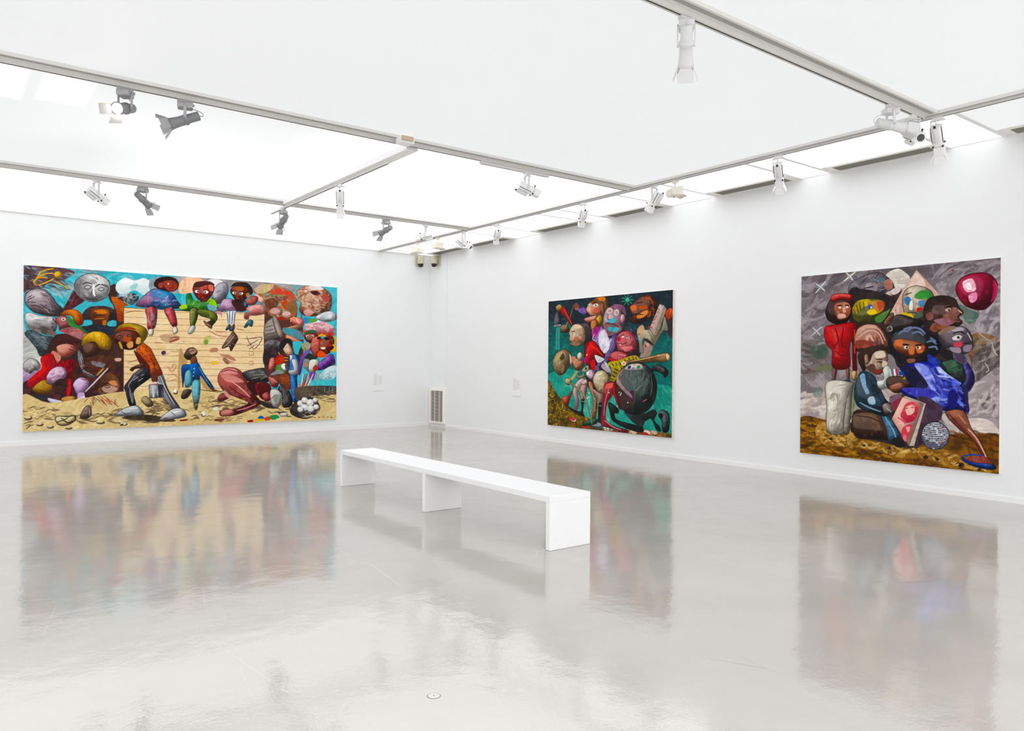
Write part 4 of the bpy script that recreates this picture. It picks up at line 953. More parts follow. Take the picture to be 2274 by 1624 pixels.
('F','1a0c0c',[481.4,32.7,480.9,34.4,479.5,35.5,477.9,35.6,476.6,34.7,476.1,33.1,476.6,31.4,477.9,30.2,479.5,30.1,480.9,31.0],{"wb":0.08}),
('L','2a0c0c',2.8,[477,51,495,47],{}),
('F','a04434',[437,37,450,30,453,47,442,51],{}),
('F','9b9997',[588,-4,857,-7,1015,-1,993,33,806,45,659,40,602,24],{"mot":["b4b2b0","82807e"]}),
('F','a8a6a6',[515,-2,593,-4,612,9,515,21],{"mot":["b0888c"]}),
('F','f0bd96',[515,25,545,2,598,6,605,43,552,64,515,66],{"mot":["f4d4b4","e09878"]}),
('F','e8e4e8',[616,13,645,2,678,9,673,39,626,42],{"mot":["c8c4cc"]}),
('F','aaa4b0',[635,61,661,21,693,15,701,47,684,88,655,101,644,82],{"c2":"6c6674","ang":60,"mot":["c8c4d0"],"out":"3c3842","ow":1.9}),
('L','54505c',2.9,[654,55,673,44],{}),
('L','54505c',2.9,[669,64,685,58],{}),
('L','54505c',2.9,[659,81,678,78],{}),
('L','54505c',2.9,[683,28,693,52],{}),
('F','ba90b4',[644,139,668,105,683,81,719,79,734,104,744,125,705,128,681,128,661,139],{"c2":"8a6088","ang":70,"mot":["d0acc8"],"out":"4a3048","ow":2.0}),
('F','c08a9a',[642,134,673,131,676,157,670,145,654,139],{}),
('F','dfe0e6',[694,129,732,125,727,180,696,181],{"sm":0}),
('L','2e3040',3.4,[697,130,702,180],{}),
('L','2e3040',3.4,[706,129,708,181],{}),
('L','2e3040',3.4,[719,128,716,181],{}),
('L','2e3040',3.5,[729,127,725,179],{}),
('F','3b424c',[691,206,703,183,711,185,713,205,707,201],{"out":"181c20","ow":1.2}),
('F','3b424c',[706,205,722,182,728,184,723,207],{"out":"181c20","ow":1.2}),
('F','30902e',[516,131,540,110,540,73,556,67,571,94,614,92,641,79,660,118,635,135,556,136],{"c2":"1c5a20","ang":70,"mot":["58b030","1f6a28"],"out":"123014","ow":1.9}),
('F','a2cc2c',[616,85,644,84,658,112,638,117],{"mot":["78b028"]}),
('B',["8cc83c","1f6a28","4cae3a"],[543,86,649,89,645,124,547,129],26,21,4.3,-43,50,{}),
('F','6fa8b8',[619,106,642,109,659,123,631,134],{}),
('F','a8c82c',[515,119,538,108,543,122,520,130],{}),
('F','5d6822',[556,129,586,127,572,191,556,192],{"c2":"343c14","ang":0,"mot":["b0a828"],"out":"1a1e0c","ow":1.5}),
('F','5d6822',[584,128,638,130,660,157,633,194,616,180,633,164,589,149],{"c2":"343c14","ang":60,"mot":["8a9028"],"out":"1a1e0c","ow":1.5}),
('F','dcd8d0',[547,218,559,193,574,193,571,211,557,226],{"out":"3a3630","ow":1.5}),
('F','905c4a',[605,170,635,187,636,201,617,190],{"out":"2e1a14","ow":1.5}),
('F','ae3a30',[564,41,584,19,630,17,646,36,636,67,614,94,589,90,569,66],{"c2":"7a1f1c","ang":110,"mot":["c8584a"],"out":"3a100e","ow":1.9}),
('F','4a1f1c',[565,39,578,18,626,13,647,26,614,29,588,40],{}),
('F','f2ece8',[586.6,55.2,585.2,58.7,581.5,61.0,577.0,61.3,573.3,59.4,571.9,56.1,573.3,52.6,577.0,50.3,581.5,50.0,585.2,51.8],{"wb":0.08}),
('F','f2ece8',[623.5,55.7,621.7,59.5,617.0,62.1,611.2,62.5,606.5,60.5,604.8,56.9,606.5,53.1,611.2,50.4,617.0,50.1,621.7,52.1],{"wb":0.08}),
('F','180c0c',[585.7,55.2,585.2,57.2,583.8,58.6,582.1,58.7,580.7,57.5,580.2,55.6,580.7,53.6,582.1,52.2,583.8,52.1,585.2,53.3],{"wb":0.08}),
('F','180c0c',[614.1,56.3,613.5,58.6,611.8,60.1,609.8,60.3,608.2,58.9,607.6,56.7,608.2,54.4,609.8,52.9,611.8,52.7,613.5,54.0],{"wb":0.08}),
('L','2a0c0c',3.3,[569,48,588,47],{}),
('L','2a0c0c',3.3,[602,47,626,48],{}),
('L','7a201c',4.3,[595,56,593,73,605,73],{}),
('L','2c0c0c',2.9,[586,83,605,85],{}),
('F','d06a5a',[623,27,641,29,641,51,627,47],{}),
('F','3a1a1b',[714,85,773,82,778,118,741,126],{}),
('F','7c301d',[709,41,739,19,778,20,788,51,766,80,741,91,722,71],{"c2":"4a1a12","ang":100,"mot":["a04a28"],"out":"240c0a","ow":2.0}),
('F','1f1413',[706,36,729,10,776,8,801,36,792,58,772,28,722,26],{"mot":["3a2620"]}),
('F','f0e4dc',[731.4,52.1,730.0,55.1,726.3,57.2,721.8,57.4,718.1,55.9,716.7,53.0,718.1,50.0,721.8,48.0,726.3,47.7,730.0,49.3],{"wb":0.08}),
('F','f0e4dc',[760.9,52.7,759.5,55.7,755.8,57.8,751.2,58.1,747.5,56.5,746.1,53.6,747.5,50.6,751.2,48.6,755.8,48.3,759.5,49.8],{"wb":0.08}),
('F','100808',[729.4,52.2,728.9,54.0,727.4,55.2,725.6,55.3,724.1,54.3,723.6,52.6,724.1,50.8,725.6,49.6,727.4,49.5,728.9,50.5],{"wb":0.08}),
('F','100808',[754.0,53.1,753.4,54.9,752.0,56.1,750.1,56.2,748.6,55.2,748.1,53.5,748.6,51.7,750.1,50.5,751.9,50.4,753.4,51.4],{"wb":0.08}),
('F','b05a2c',[731,30,761,28,758,42,734,40],{}),
('L','2a0c0a',3.5,[717,45,732,46],{}),
('L','2a0c0a',3.5,[744,46,766,46],{}),
('L','b05030',4.0,[739,57,736,73,746,74],{}),
('F','c06a38',[773,52,786,49,782,67,774,66],{}),
('L','180808',3.0,[731,84,751,84],{}),
('F','e6b8ac',[798,63,826,49,852,63,847,90,826,87],{"mot":["c89088"],"out":"8a4a44","ow":1.6}),
('F','9e3c36',[773,85,795,61,822,65,812,92,782,99],{"mot":["c06a5c"],"out":"4a1614","ow":1.6}),
('F','e49c90',[773,112,816,95,847,98,854,128,816,140,787,143,783,158,765,153,770,132,786,127],{"c2":"b8605c","ang":80,"mot":["f0b8ac"],"out":"7a3634","ow":1.6}),
('L','b8605c',2.5,[806,110,826,117,836,129],{}),
('F','2f6c72',[765,190,786,159,802,166,797,187,783,182,776,191],{"out":"16363a","ow":1.6}),
('F','3a6a8a',[763,88,773,85,773,102,765,103],{}),
('F','b9945c',[516,288,532,302,547,326,538,350,520,355,520,431,511,431],{"alpha":0.9}),
('F','b9945c',[589,349,626,412,650,447,631,451,598,422],{"alpha":0.9}),
('F','4b3325',[533,312,546,284,569,279,583,297,563,322,548,327],{"c2":"2c1c14","ang":120,"mot":["6a4a34"],"out":"1a100a","ow":1.5}),
('F','a8846c',[552,287,571,282,580,294,561,306],{"mot":["8a6048"]}),
('L','1a100a',2.3,[554,294,568,291],{}),
('F','7c4c32',[556,328,576,310,585,346,568,362],{"c2":"4a2c1c","ang":30}),
('F','1f5fb6',[525,352,557,344,585,339,604,374,647,438,632,439,596,389,590,413,566,413,561,369,539,375,530,434,527,412],{"c2":"123a78","ang":70,"mot":["3a86d8"],"out":"0c1e44","ow":1.9}),
('L','58a0e0',2.9,[589,354,612,398,636,432],{}),
('L','12244c',2.8,[566,350,570,407],{}),
('F','c8d8e8',[572.7,361.6,572.2,363.0,571.1,363.9,569.7,363.9,568.5,363.1,568.1,361.6,568.5,360.2,569.7,359.3,571.1,359.3,572.2,360.2],{"wb":0.08}),
('F','c8d8e8',[571.8,376.1,571.3,377.5,570.2,378.4,568.8,378.4,567.6,377.5,567.2,376.1,567.6,374.7,568.8,373.8,570.2,373.8,571.3,374.7],{"wb":0.08}),
('F','c8d8e8',[570.9,390.6,570.4,392.0,569.3,392.9,567.9,392.9,566.7,392.0,566.3,390.6,566.7,389.1,567.9,388.3,569.3,388.3,570.4,389.1],{"wb":0.08}),
('F','5eb4cc',[538,379,559,368,564,421,539,434],{"c2":"3a8498","ang":60,"mot":["7cc8da"],"out":"143844","ow":1.5}),
('F','4ca4b6',[564,416,594,413,589,496,571,495],{"c2":"2f7484","ang":30,"mot":["6ac0d0"],"out":"143844","ow":1.5}),
('F','5c3a28',[631,438,655,446,671,451,643,450],{}),
('F','3b2d29',[524,478,533,447,562,446,548,475],{"mot":["5a4a44"],"out":"1a1210","ow":1.5}),
('F','2e2826',[570,497,587,497,583,524,574,521],{}),
('L','e0dcd8',1.4,[573,501,583,503],{}),
('L','3a2c20',2.9,[594,444,659,454,688,450],{}),
('B',["5c4434","3f2e24","8a6c50"],[626,505,717,547,857,535,867,505,674,481],60,40,6.9,-9,25,{}),
('F','bf605a',[663,413,670,376,700,357,741,363,776,398,782,429,807,464,836,498,826,515,766,539,727,551,679,553,673,533,717,532,786,503,742,480,690,455],{"c2":"6a1c20","ang":50,"mot":["cf7a70"],"out":"4a1214","ow":2.4}),
('F','e09a90',[671,376,698,361,732,364,741,383,712,383,683,383],{"mot":["d88078"]}),
('F','d98a80',[676,388,717,388,766,413,741,418,698,413],{}),
('L','7a2024',3.9,[674,376,707,366,746,378],{}),
('L','6a1a1e',4.5,[707,433,746,463,806,489],{}),
('L','e8a89c',5.0,[717,413,756,443,791,478],{}),
('L','d88880',4.5,[737,532,776,523,816,507],{}),
('F','c87068',[674,536,698,526,727,532,722,549,681,553],{"out":"5a1a1a","ow":1.6}),
('F','7c2c2a',[662,479,683,459,711,477,674,492],{"out":"3a1010","ow":1.6}),
('F','d89088',[688,447,712,472,707,482,690,467],{}),
('F','2a2828',[760,380,801,365,852,359,875,388,868,414,826,419,786,414],{"mot":["4c4a4a","141213"],"out":"0e0c0c","ow":2.0}),
('L','9a9898',2.5,[786,378,816,373],{}),
('L','9a9898',2.5,[806,388,847,383],{}),
('L','9a9898',2.5,[826,370,852,378],{}),
('L','9a9898',2.5,[796,403,826,398],{}),
('L','9a9898',2.5,[836,403,862,393],{}),
('L','9a9898',2.6,[852,383,865,398],{}),
('F','3c1416',[776,423,816,413,826,469,801,464],{"mot":["5a2422"]}),
('F','5c161a',[814,426,872,423,880,482,849,492,826,470],{"c2":"3a0c10","ang":60,"mot":["7a2a2c"]}),
('F','b44e48',[841,472,865,458,880,488,857,497],{"c2":"8a302e","ang":60,"out":"3a0c0e","ow":1.6}),
('F','bb5e54',[868,392,910,408,905,440,879,430],{"c2":"8a3430","ang":70,"out":"4a1614","ow":1.7}),
('L','e09a8c',3.1,[880,403,906,419],{}),
('F','2d2726',[826,492,888,511,909,529,857,523],{"mot":["4a3e38"]}),
('B',["3a302a","5c4a3c","241c18"],[857,490,994,518,961,564,867,536],30,36,7.3,11,25,{}),
('F','d4d0cc',[876,454,903,448,931,470,911,523,883,512],{"c2":"a8a4a0","ang":60,"out":"3a3432","ow":2.1}),
('F','8a9488',[893,470,917,475,909,506,890,498],{}),
('L','b05a54',4.1,[880,488,893,475],{}),
('L','5a8a4a',2.6,[903,475,898,501],{}),
('F','2c2a2a',[909,447,930,427,956,450,971,513,931,523,927,470],{"mot":["565454","161414"],"out":"100e0e","ow":2.1}),
('B',["7c7a7a","4a4848"],[917,439,956,450,964,507,935,512],16,18,3.7,60,20,{}),
('F','5b3129',[852,131,888,116,993,106,1015,173,1015,330,961,450,924,434,898,403,852,362],{"mot":["3a201e","7a4436","2c2a3a"]}),
('F','a06246',[802,40,852,5,919,14,977,41,996,100,961,150,888,145,852,118,846,70],{"mot":["d8ac8c","7c9a5a","c84a32","6a3428"]}),
('B',["d8b090","c84a32","8aa060","7a3c2c","e0c078","4aa0a0"],[806,35,857,8,924,16,988,59,983,132,898,136,852,98],90,28,6.2,17,55,{}),
('F','cfa890',[806,35,836,10,888,8,867,36,826,49],{"mot":["d8c070","a8b070"]}),
('F','d05040',[872,35,908,23,961,35,969,60,929,47,888,47],{"mot":["e0867a"]}),
('F','6a3a28',[852,77,888,65,908,84,888,111,857,113],{"mot":["8a5a40"]}),
('F','cc9c94',[915.8,118.5,911.6,127.8,900.7,133.9,887.2,134.6,876.3,129.5,872.2,120.7,876.3,111.5,887.2,105.3,900.7,104.6,911.6,109.6],{"wb":0.08}),
('F','d8b0a8',[962.4,129.2,958.7,137.0,949.2,142.1,937.4,142.6,927.9,138.4,924.3,131.0,927.9,123.2,937.4,118.1,949.1,117.5,958.7,121.7],{"wb":0.08}),
('L','7a3a34',3.1,[877,127,893,134,911,125],{}),
('L','7a3a34',2.6,[927,135,945,139,961,131],{}),
('F','b02a24',[903,146,924,140,935,150,914,156],{}),
('F','c84a30',[919,84,945,72,961,92,983,106,961,113,935,109],{}),
('F','8a6038',[935,93,977,70,993,100,972,128],{}),
('F','46b6c8',[985,70,1002,84,1007,152,988,153,993,100],{}),
('F','46b6c8',[975,3,1007,3,988,33,980,33],{"alpha":0.5}),
('F','ba7a5e',[984,38,1018,7,1078,-3,1135,23,1149,60,1138,106,1092,128,1027,133,999,111,1005,76],{"c2":"8a4a3a","ang":80,"mot":["dcb890","9a5440","c4a088"],"out":"6a3428","ow":1.7}),
('B',["e0bc98","8c4838","cc8c6c","a8b888","e4d0b4"],[993,33,1076,3,1137,50,1126,104,1026,120],60,33,7.1,6,45,{}),
('F','6a2c2c',[1045,27,1076,21,1095,34,1070,42],{}),
('F','281414',[1082.2,29.9,1079.9,33.2,1073.8,35.5,1066.3,36.0,1060.2,34.5,1057.8,31.5,1060.2,28.3,1066.3,25.9,1073.8,25.4,1079.9,27.0],{"wb":0.08}),
('F','e4dcd0',[1037,6,1087,-1,1109,14,1059,18],{}),
('F','b05048',[1098,47,1120,35,1140,50,1120,67],{}),
('F','d8a498',[1018,115,1042,103,1064,118,1037,135],{"mot":["b87870"]}),
('F','cfd3d7',[1073,136,1106,115,1149,107,1176,134,1140,153,1087,150],{"c2":"8a9298","ang":80,"mot":["eef0f2"],"out":"5a6268","ow":1.8}),
('F','dbaab2',[1020,186,1048,161,1098,152,1157,174,1161,197,1092,210,1042,195],{"c2":"a8606a","ang":80,"mot":["f0ccd0"]}),
('B',["c84048","e8d0d0","f4e8e4"],[1026,167,1098,156,1115,180,1037,182],24,33,3.8,3,12,{}),
('F','c84a40',[1021,194,1092,202,1160,199,1154,216,1081,218,1026,209],{"mot":["a03a34","e08a50"]}),
('B',["3aa0a8","2f8a98","58bcc8"],[1157,162,1176,156,1176,210,1161,210],12,17,5.6,-2,20,{}),
('F','e8e8ea',[1037,156,1076,147,1098,155,1059,162],{}),
('F','3a8ac4',[1015,144,1042,140,1053,155,1021,167],{}),
('F','58a050',[1042,145,1076,143,1078,155,1048,161],{}),
('F','8a7c74',[851,179,883,147,906,149,927,218,899,230,852,241],{"mot":["6a5c54","a89a90"],"out":"3a302c","ow":2.1}),
('L','4a403a',3.1,[852,189,888,178],{}),
('L','4a403a',3.1,[852,205,893,193],{}),
('L','4a403a',3.1,[852,220,898,208],{}),
('L','4a403a',3.1,[883,152,903,223],{}),
('F','a08e84',[885,150,903,146,929,218,909,223],{"mot":["7c6c64"],"out":"3a302c","ow":2.1}),
('F','d89c7a',[928,194,1007,167,1016,177,941,213],{"c2":"b06a4c","ang":80,"out":"6a3424","ow":1.7}),
('F','e07a78',[961,154,977,140,1007,144,1021,157,1010,173,977,169],{"mot":["e8a848"],"out":"8a3434","ow":1.7}),
('L','f0d0c8',3.2,[983,145,1002,168],{}),
('L','c04040',2.6,[969,154,994,174],{}),
('L','e8b030',4.2,[961,162,964,146,980,140],{}),
('F','4a8a98',[930,187,1004,199,1015,236,945,217],{"mot":["6a7a8a","3aa4b4"]}),
('F','d8906e',[941,222,956,217,1015,245,1007,258,951,242],{"c2":"b06044","ang":80,"out":"6a3020","ow":1.7}),
('F','46b8c8',[972,247,1015,246,1002,278,988,310,975,278],{}),
('F','4c4448',[852,251,888,239,919,251,914,275,857,281],{"mot":["8a8488","2a2628"]}),
('F','2a2226',[852,281,919,275,924,316,852,347],{"mot":["4a3438"]}),
('L','d8a820',3.6,[909,290,924,310,953,315],{}),
('L','d8a820',3.7,[909,306,930,323,951,326],{}),
('L','d8a820',3.1,[916,321,935,331],{}),
('F','b83228',[898,316,924,300,935,331,903,352],{"mot":["d84a34"]}),
('F','dc6c5c',[868,350,875,319,890,314,897,326,888,360,872,368],{"out":"7a2a22","ow":1.6}),
('L','f0b0a0',2.1,[877,327,890,324],{}),
('L','f0b0a0',2.1,[875,337,892,334],{}),
('L','f0b0a0',2.1,[873,347,889,344],{}),
('F','4b8231',[896,357,924,339,939,375,909,384],{"mot":["6aa040"]}),
('F','8a8c94',[875,388,909,365,935,377,909,383],{}),
('F','7a3a24',[909,393,951,383,961,434,924,424],{"mot":["a8542c"]}),
('F','e9caac',[929,267,950,252,975,295,953,307,934,287],{"c2":"d0a484","ang":60,"out":"4a3024","ow":1.7}),
('F','1a1c1d',[913,262,932,234,964,236,971,268,951,250,932,274,919,280],{}),
('L','4a3024',2.1,[937,272,948,269],{}),
('L','a83830',2.6,[943,297,953,299],{}),
('F','1f5cae',[960,307,994,303,1002,346,991,388,995,493,972,496,960,388],{"c2":"123a72","ang":0,"mot":["3a80d0"],"out":"0c1c3c","ow":2.1}),
('F','dde1e5',[967,325,991,324,998,377,969,388,955,378,956,368,977,362],{"c2":"b0b4bc","ang":30,"out":"4a4c54","ow":1.7}),
('F','f0efe8',[920,352,934,337,957,357,938,370],{"out":"3a3834","ow":1.7}),
('F','46424a',[938,346,951,344,959,364,945,367],{}),
('F','e8eaec',[959,305,969,305,964,325],{}),
('F','6a4a98',[996,377,1007,314,1040,272,1056,277,1023,325,1007,385],{"c2":"422c68","ang":30,"mot":["8a68b8"]}),
('F','3a5a40',[1018,220,1032,198,1065,192,1084,207,1048,219],{"mot":["5a8a50"]}),
('F','7c2a22',[1021,220,1048,206,1082,213,1077,242,1042,248],{"c2":"4a1414","ang":90,"mot":["a04a38"],"out":"2a0c0c","ow":1.7}),
('F','f0e8e0',[1043.6,219.1,1042.3,221.9,1039.0,223.7,1035.0,223.9,1031.7,222.2,1030.4,219.5,1031.7,216.7,1035.0,214.9,1039.0,214.7,1042.3,216.3],{"wb":0.08}),
('F','f0e8e0',[1065.6,218.4,1064.4,221.2,1061.0,223.1,1056.9,223.2,1053.6,221.6,1052.4,218.8,1053.6,216.0,1056.9,214.2,1061.0,214.0,1064.4,215.7],{"wb":0.08}),
('F','120808',[1041.4,220.2,1040.8,222.1,1039.1,223.3,1037.1,223.4,1035.4,222.3,1034.8,220.4,1035.4,218.5,1037.1,217.3,1039.1,217.3,1040.8,218.4],{"wb":0.08}),
('F','120808',[1061.2,219.6,1060.6,221.5,1058.9,222.7,1056.9,222.8,1055.2,221.7,1054.6,219.8,1055.2,217.9,1056.9,216.7,1058.9,216.7,1060.6,217.8],{"wb":0.08}),
('F','a89a80',[1010,257,1042,245,1048,272,1021,283],{"mot":["5a7a40"]}),
('F','c34a3a',[1052,261,1062,226,1098,223,1106,276,1077,315,1058,290],{"c2":"8a2820","ang":60,"mot":["d86a54"],"out":"3a100c","ow":1.7}),
('F','8c3222',[1098,236,1149,216,1161,258,1133,294,1092,293],{"c2":"5a1a12","ang":60,"mot":["b85a34"],"out":"2a0c08","ow":1.8}),
('F','181010',[1139.6,227.9,1137.0,231.8,1130.2,234.3,1121.8,234.5,1115.1,232.4,1112.5,228.7,1115.1,224.9,1121.8,222.3,1130.2,222.1,1137.0,224.2],{"wb":0.08}),
('F','f0e0c8',[1120.4,270.1,1118.2,273.3,1112.6,275.4,1105.7,275.5,1100.1,273.7,1097.9,270.6,1100.1,267.4,1105.7,265.4,1112.6,265.2,1118.2,267.0],{"wb":0.08}),
('L','d02c28',6.6,[1132,259,1149,256],{}),
('F','201010',[1099.6,226.9,1097.7,229.8,1092.6,231.7,1086.4,231.9,1081.4,230.3,1079.5,227.5,1081.4,224.7,1086.4,222.8,1092.6,222.6,1097.7,224.2],{"wb":0.08}),
('L','e2ac2a',9.3,[1087,218,1104,212,1120,217],{}),
('L','e2ac2a',9.4,[1157,216,1169,231,1163,253],{}),
('L','e2ac2a',9.4,[1143,286,1160,275,1172,258],{}),
('L','e2ac2a',9.4,[1154,253,1169,269,1160,288],{}),
('F','e0542c',[1081,298,1098,281,1126,302,1092,313],{}),
('F','46b8c8',[1160,291,1176,285,1176,328,1166,328],{}),
('F','20302c',[1026,314,1048,293,1081,319,1048,324],{}),
('F','7d8d8b',[1022,321,1049,325,1048,375,1022,354],{"c2":"5a6a68","ang":60}),
('F','e9e5da',[1048,325,1090,324,1082,364,1048,376],{"c2":"c8c4b8","ang":60,"out":"4a4640","ow":1.7}),
('F','b87a68',[1022,330,1040,340,1037,354,1022,348],{}),
('L','3a2c28',2.2,[1078,303,1092,324],{}),
('F','7a3aa0',[1078,361,1098,329,1149,295,1165,336,1137,353,1098,366],{"c2":"4a2470","ang":60,"mot":["9a68c4","5a3088"],"out":"2a1444","ow":1.8}),
('F','b03a34',[1063,356,1076,343,1087,358,1070,374],{}),
('F','bcdade',[1092,390,1126,357,1169,347,1169,393,1135,412,1098,405],{"c2":"84b4bc","ang":80,"mot":["e4f0f0"]}),
('F','6a48a0',[1043,382,1076,374,1067,404,1054,409],{}),
('L','d89a8c',3.3,[1078,374,1073,398,1076,414],{}),
('L','d89a8c',3.3,[1087,374,1084,398,1090,417],{}),
('L','d89a8c',3.3,[1092,374,1093,404],{}),
('L','d8d4d4',4.8,[1018,382,1011,435,1002,487],{}),
('L','c83a38',4.8,[1027,382,1017,435,1005,487],{}),
('L','3a3a44',4.8,[1036,382,1023,435,1009,487],{}),
('L','e0a8a0',4.8,[1046,382,1029,435,1013,487],{}),
('L','c83a38',4.8,[1055,382,1035,435,1017,487],{}),
('L','e8e4e4',4.8,[1065,382,1041,435,1021,487],{}),
('B',["e03a2c","d83028","e8743c","f0b040"],[996,424,1076,435,1048,472,996,461],26,24,3.7,-49,40,{}),
('F','4b4139',[991,441,1176,438,1176,471,1076,478,1010,495,991,495],{"mot":["2e2722","6a5c4c"]}),
('B',["6a5a48","8a785c","3a3028"],[1010,451,1175,447,1175,506,1092,505],40,38,5.5,6,15,{}),
('L','70b8c0',2.2,[1116,438,1118,462],{}),
('L','70b8c0',2.2,[1139,439,1140,463],{}),
('L','70b8c0',2.2,[1153,439,1154,463],{}),
('F','2c2725',[961,538,994,497,1065,485,1098,537,1043,577,983,565],{"mot":["4a423c"]}),
('F','5c5856',[1026.1,512.7,1023.0,520.9,1014.9,525.9,1004.8,525.6,996.7,520.3,993.6,512.0,996.7,503.7,1004.8,498.8,1014.9,499.0,1023.0,504.3],{"wb":0.08}),
('F','dedcda',[1021.0,508.4,1018.3,515.2,1011.4,519.4,1002.9,519.2,996.0,514.7,993.4,507.8,996.0,500.9,1002.9,496.8,1011.4,497.0,1018.3,501.4],{"wb":0.08}),
('F','f6f4f2',[1011.7,505.0,1010.3,508.2,1006.7,510.1,1002.2,510.1,998.5,508.0,997.1,504.7,998.5,501.5,1002.2,499.6,1006.7,499.7,1010.3,501.8],{"wb":0.08}),
('F','5c5856',[1045.3,499.9,1042.2,508.2,1033.9,513.2,1023.8,513.0,1015.7,507.7,1012.5,499.3,1015.7,491.0,1023.8,486.0,1033.9,486.2,1042.2,491.5],{"wb":0.08}),
('F','dedcda',[1040.1,495.6,1037.4,502.5,1030.4,506.7,1021.9,506.5,1014.9,502.1,1012.3,495.1,1014.9,488.2,1021.8,484.0,1030.4,484.2,1037.4,488.6],{"wb":0.08}),
('F','f6f4f2',[1030.8,492.3,1029.4,495.5,1025.7,497.4,1021.1,497.3,1017.5,495.3,1016.1,492.0,1017.5,488.8,1021.1,486.9,1025.7,486.9,1029.4,489.0],{"wb":0.08}),
('F','5c5856',[1073.4,511.0,1069.6,521.0,1059.7,527.0,1047.4,526.7,1037.6,520.3,1033.8,510.2,1037.6,500.3,1047.4,494.3,1059.7,494.5,1069.6,500.9],{"wb":0.08}),
('F','dedcda',[1067.7,506.7,1064.4,515.0,1056.0,520.0,1045.6,519.8,1037.2,514.4,1034.0,506.0,1037.2,497.7,1045.6,492.7,1056.0,492.9,1064.4,498.2],{"wb":0.08}),
('F','f6f4f2',[1057.0,503.3,1055.3,507.2,1050.8,509.5,1045.3,509.4,1040.9,506.9,1039.2,503.0,1040.8,499.1,1045.3,496.8,1050.8,496.9,1055.3,499.4],{"wb":0.08}),
('F','5c5856',[1087.9,500.7,1085.6,506.9,1079.4,510.5,1071.9,510.4,1065.8,506.5,1063.5,500.3,1065.8,494.2,1071.9,490.5,1079.4,490.6,1085.6,494.5],{"wb":0.08}),
('F','dedcda',[1083.3,496.4,1081.3,501.5,1076.1,504.6,1069.7,504.4,1064.5,501.2,1062.5,496.0,1064.5,490.9,1069.7,487.8,1076.1,488.0,1081.3,491.2],{"wb":0.08}),
('F','f6f4f2',[1075.6,493.1,1074.6,495.5,1071.8,496.9,1068.4,496.8,1065.7,495.3,1064.6,492.9,1065.7,490.5,1068.4,489.1,1071.8,489.1,1074.6,490.7],{"wb":0.08}),
('F','5c5856',[1048.6,531.6,1044.8,541.5,1035.0,547.4,1022.8,547.1,1013.0,540.7,1009.3,530.6,1013.0,520.7,1022.8,514.8,1035.0,515.1,1044.8,521.5],{"wb":0.08}),
('F','dedcda',[1042.9,527.2,1039.7,535.5,1031.3,540.4,1021.0,540.2,1012.7,534.8,1009.5,526.4,1012.7,518.2,1021.0,513.2,1031.3,513.5,1039.7,518.8],{"wb":0.08}),
('F','f6f4f2',[1032.3,523.8,1030.6,527.7,1026.2,530.0,1020.7,529.8,1016.3,527.3,1014.6,523.4,1016.3,519.6,1020.7,517.3,1026.2,517.4,1030.6,519.9],{"wb":0.08}),
('F','5c5856',[1075.1,537.5,1071.5,547.0,1062.1,552.6,1050.5,552.2,1041.2,546.1,1037.6,536.6,1041.2,527.2,1050.5,521.6,1062.1,521.8,1071.5,527.9],{"wb":0.08}),
('F','dedcda',[1069.5,533.2,1066.5,541.0,1058.5,545.7,1048.6,545.4,1040.7,540.3,1037.7,532.4,1040.7,524.6,1048.6,519.9,1058.5,520.1,1066.5,525.2],{"wb":0.08}),
('F','f6f4f2',[1059.2,529.7,1057.6,533.4,1053.4,535.6,1048.2,535.4,1044.0,533.1,1042.4,529.3,1044.0,525.7,1048.2,523.5,1053.4,523.6,1057.6,526.0],{"wb":0.08}),
('F','5c5856',[1095.7,530.1,1092.9,537.3,1085.7,541.7,1076.8,541.4,1069.5,536.7,1066.8,529.4,1069.5,522.2,1076.8,517.9,1085.7,518.1,1092.9,522.7],{"wb":0.08}),
('F','dedcda',[1090.7,525.7,1088.4,531.8,1082.2,535.4,1074.7,535.2,1068.5,531.3,1066.2,525.2,1068.5,519.2,1074.6,515.5,1082.2,515.7,1088.4,519.6],{"wb":0.08}),
('F','f6f4f2',[1082.2,522.4,1080.9,525.2,1077.7,526.8,1073.7,526.7,1070.4,524.9,1069.2,522.1,1070.4,519.3,1073.7,517.6,1077.7,517.7,1080.9,519.5],{"wb":0.08}),
('F','5c5856',[1025.1,538.9,1022.2,546.6,1014.5,551.2,1005.2,550.9,997.6,545.9,994.7,538.1,997.6,530.4,1005.2,525.8,1014.5,526.0,1022.2,531.0],{"wb":0.08}),
('F','dedcda',[1020.1,534.6,1017.6,541.0,1011.1,544.8,1003.2,544.6,996.7,540.4,994.3,533.9,996.7,527.5,1003.2,523.7,1011.1,523.9,1017.6,528.0],{"wb":0.08}),
('F','f6f4f2',[1011.3,531.2,1010.0,534.2,1006.5,535.9,1002.3,535.8,998.9,533.9,997.6,530.8,998.9,527.9,1002.3,526.1,1006.5,526.2,1009.9,528.1],{"wb":0.08}),
('F','2d5fb4',[824,565,839,556,852,568,834,573],{}),
('F','e9b422',[811,572,831,569,852,573,826,579],{}),
('F','dc4a22',[852,566,872,561,879,574,857,577],{}),
('F','2f8f52',[875,559,904,555,915,568,893,576,880,572],{}),
('F','a02420',[781,576,801,572,806,581,786,582],{}),
('F','7a1f1c',[521,562,548,560,543,566,521,567],{}),
('F','8a2a28',[655,565,688,564,683,571,650,571],{}),
('F','d8d4cc',[919,550,946,548,951,561,924,563],{"out":"6a645c","ow":1.3}),
('B',["5a4434","8a6c50","3a2c22"],[548,546,776,553,776,578,548,570],26,29,4.3,2,15,{}),
('B',["8a7452","5c4838","b89c6c"],[520,479,631,471,650,545,548,542],30,28,4.7,-20,35,{}),
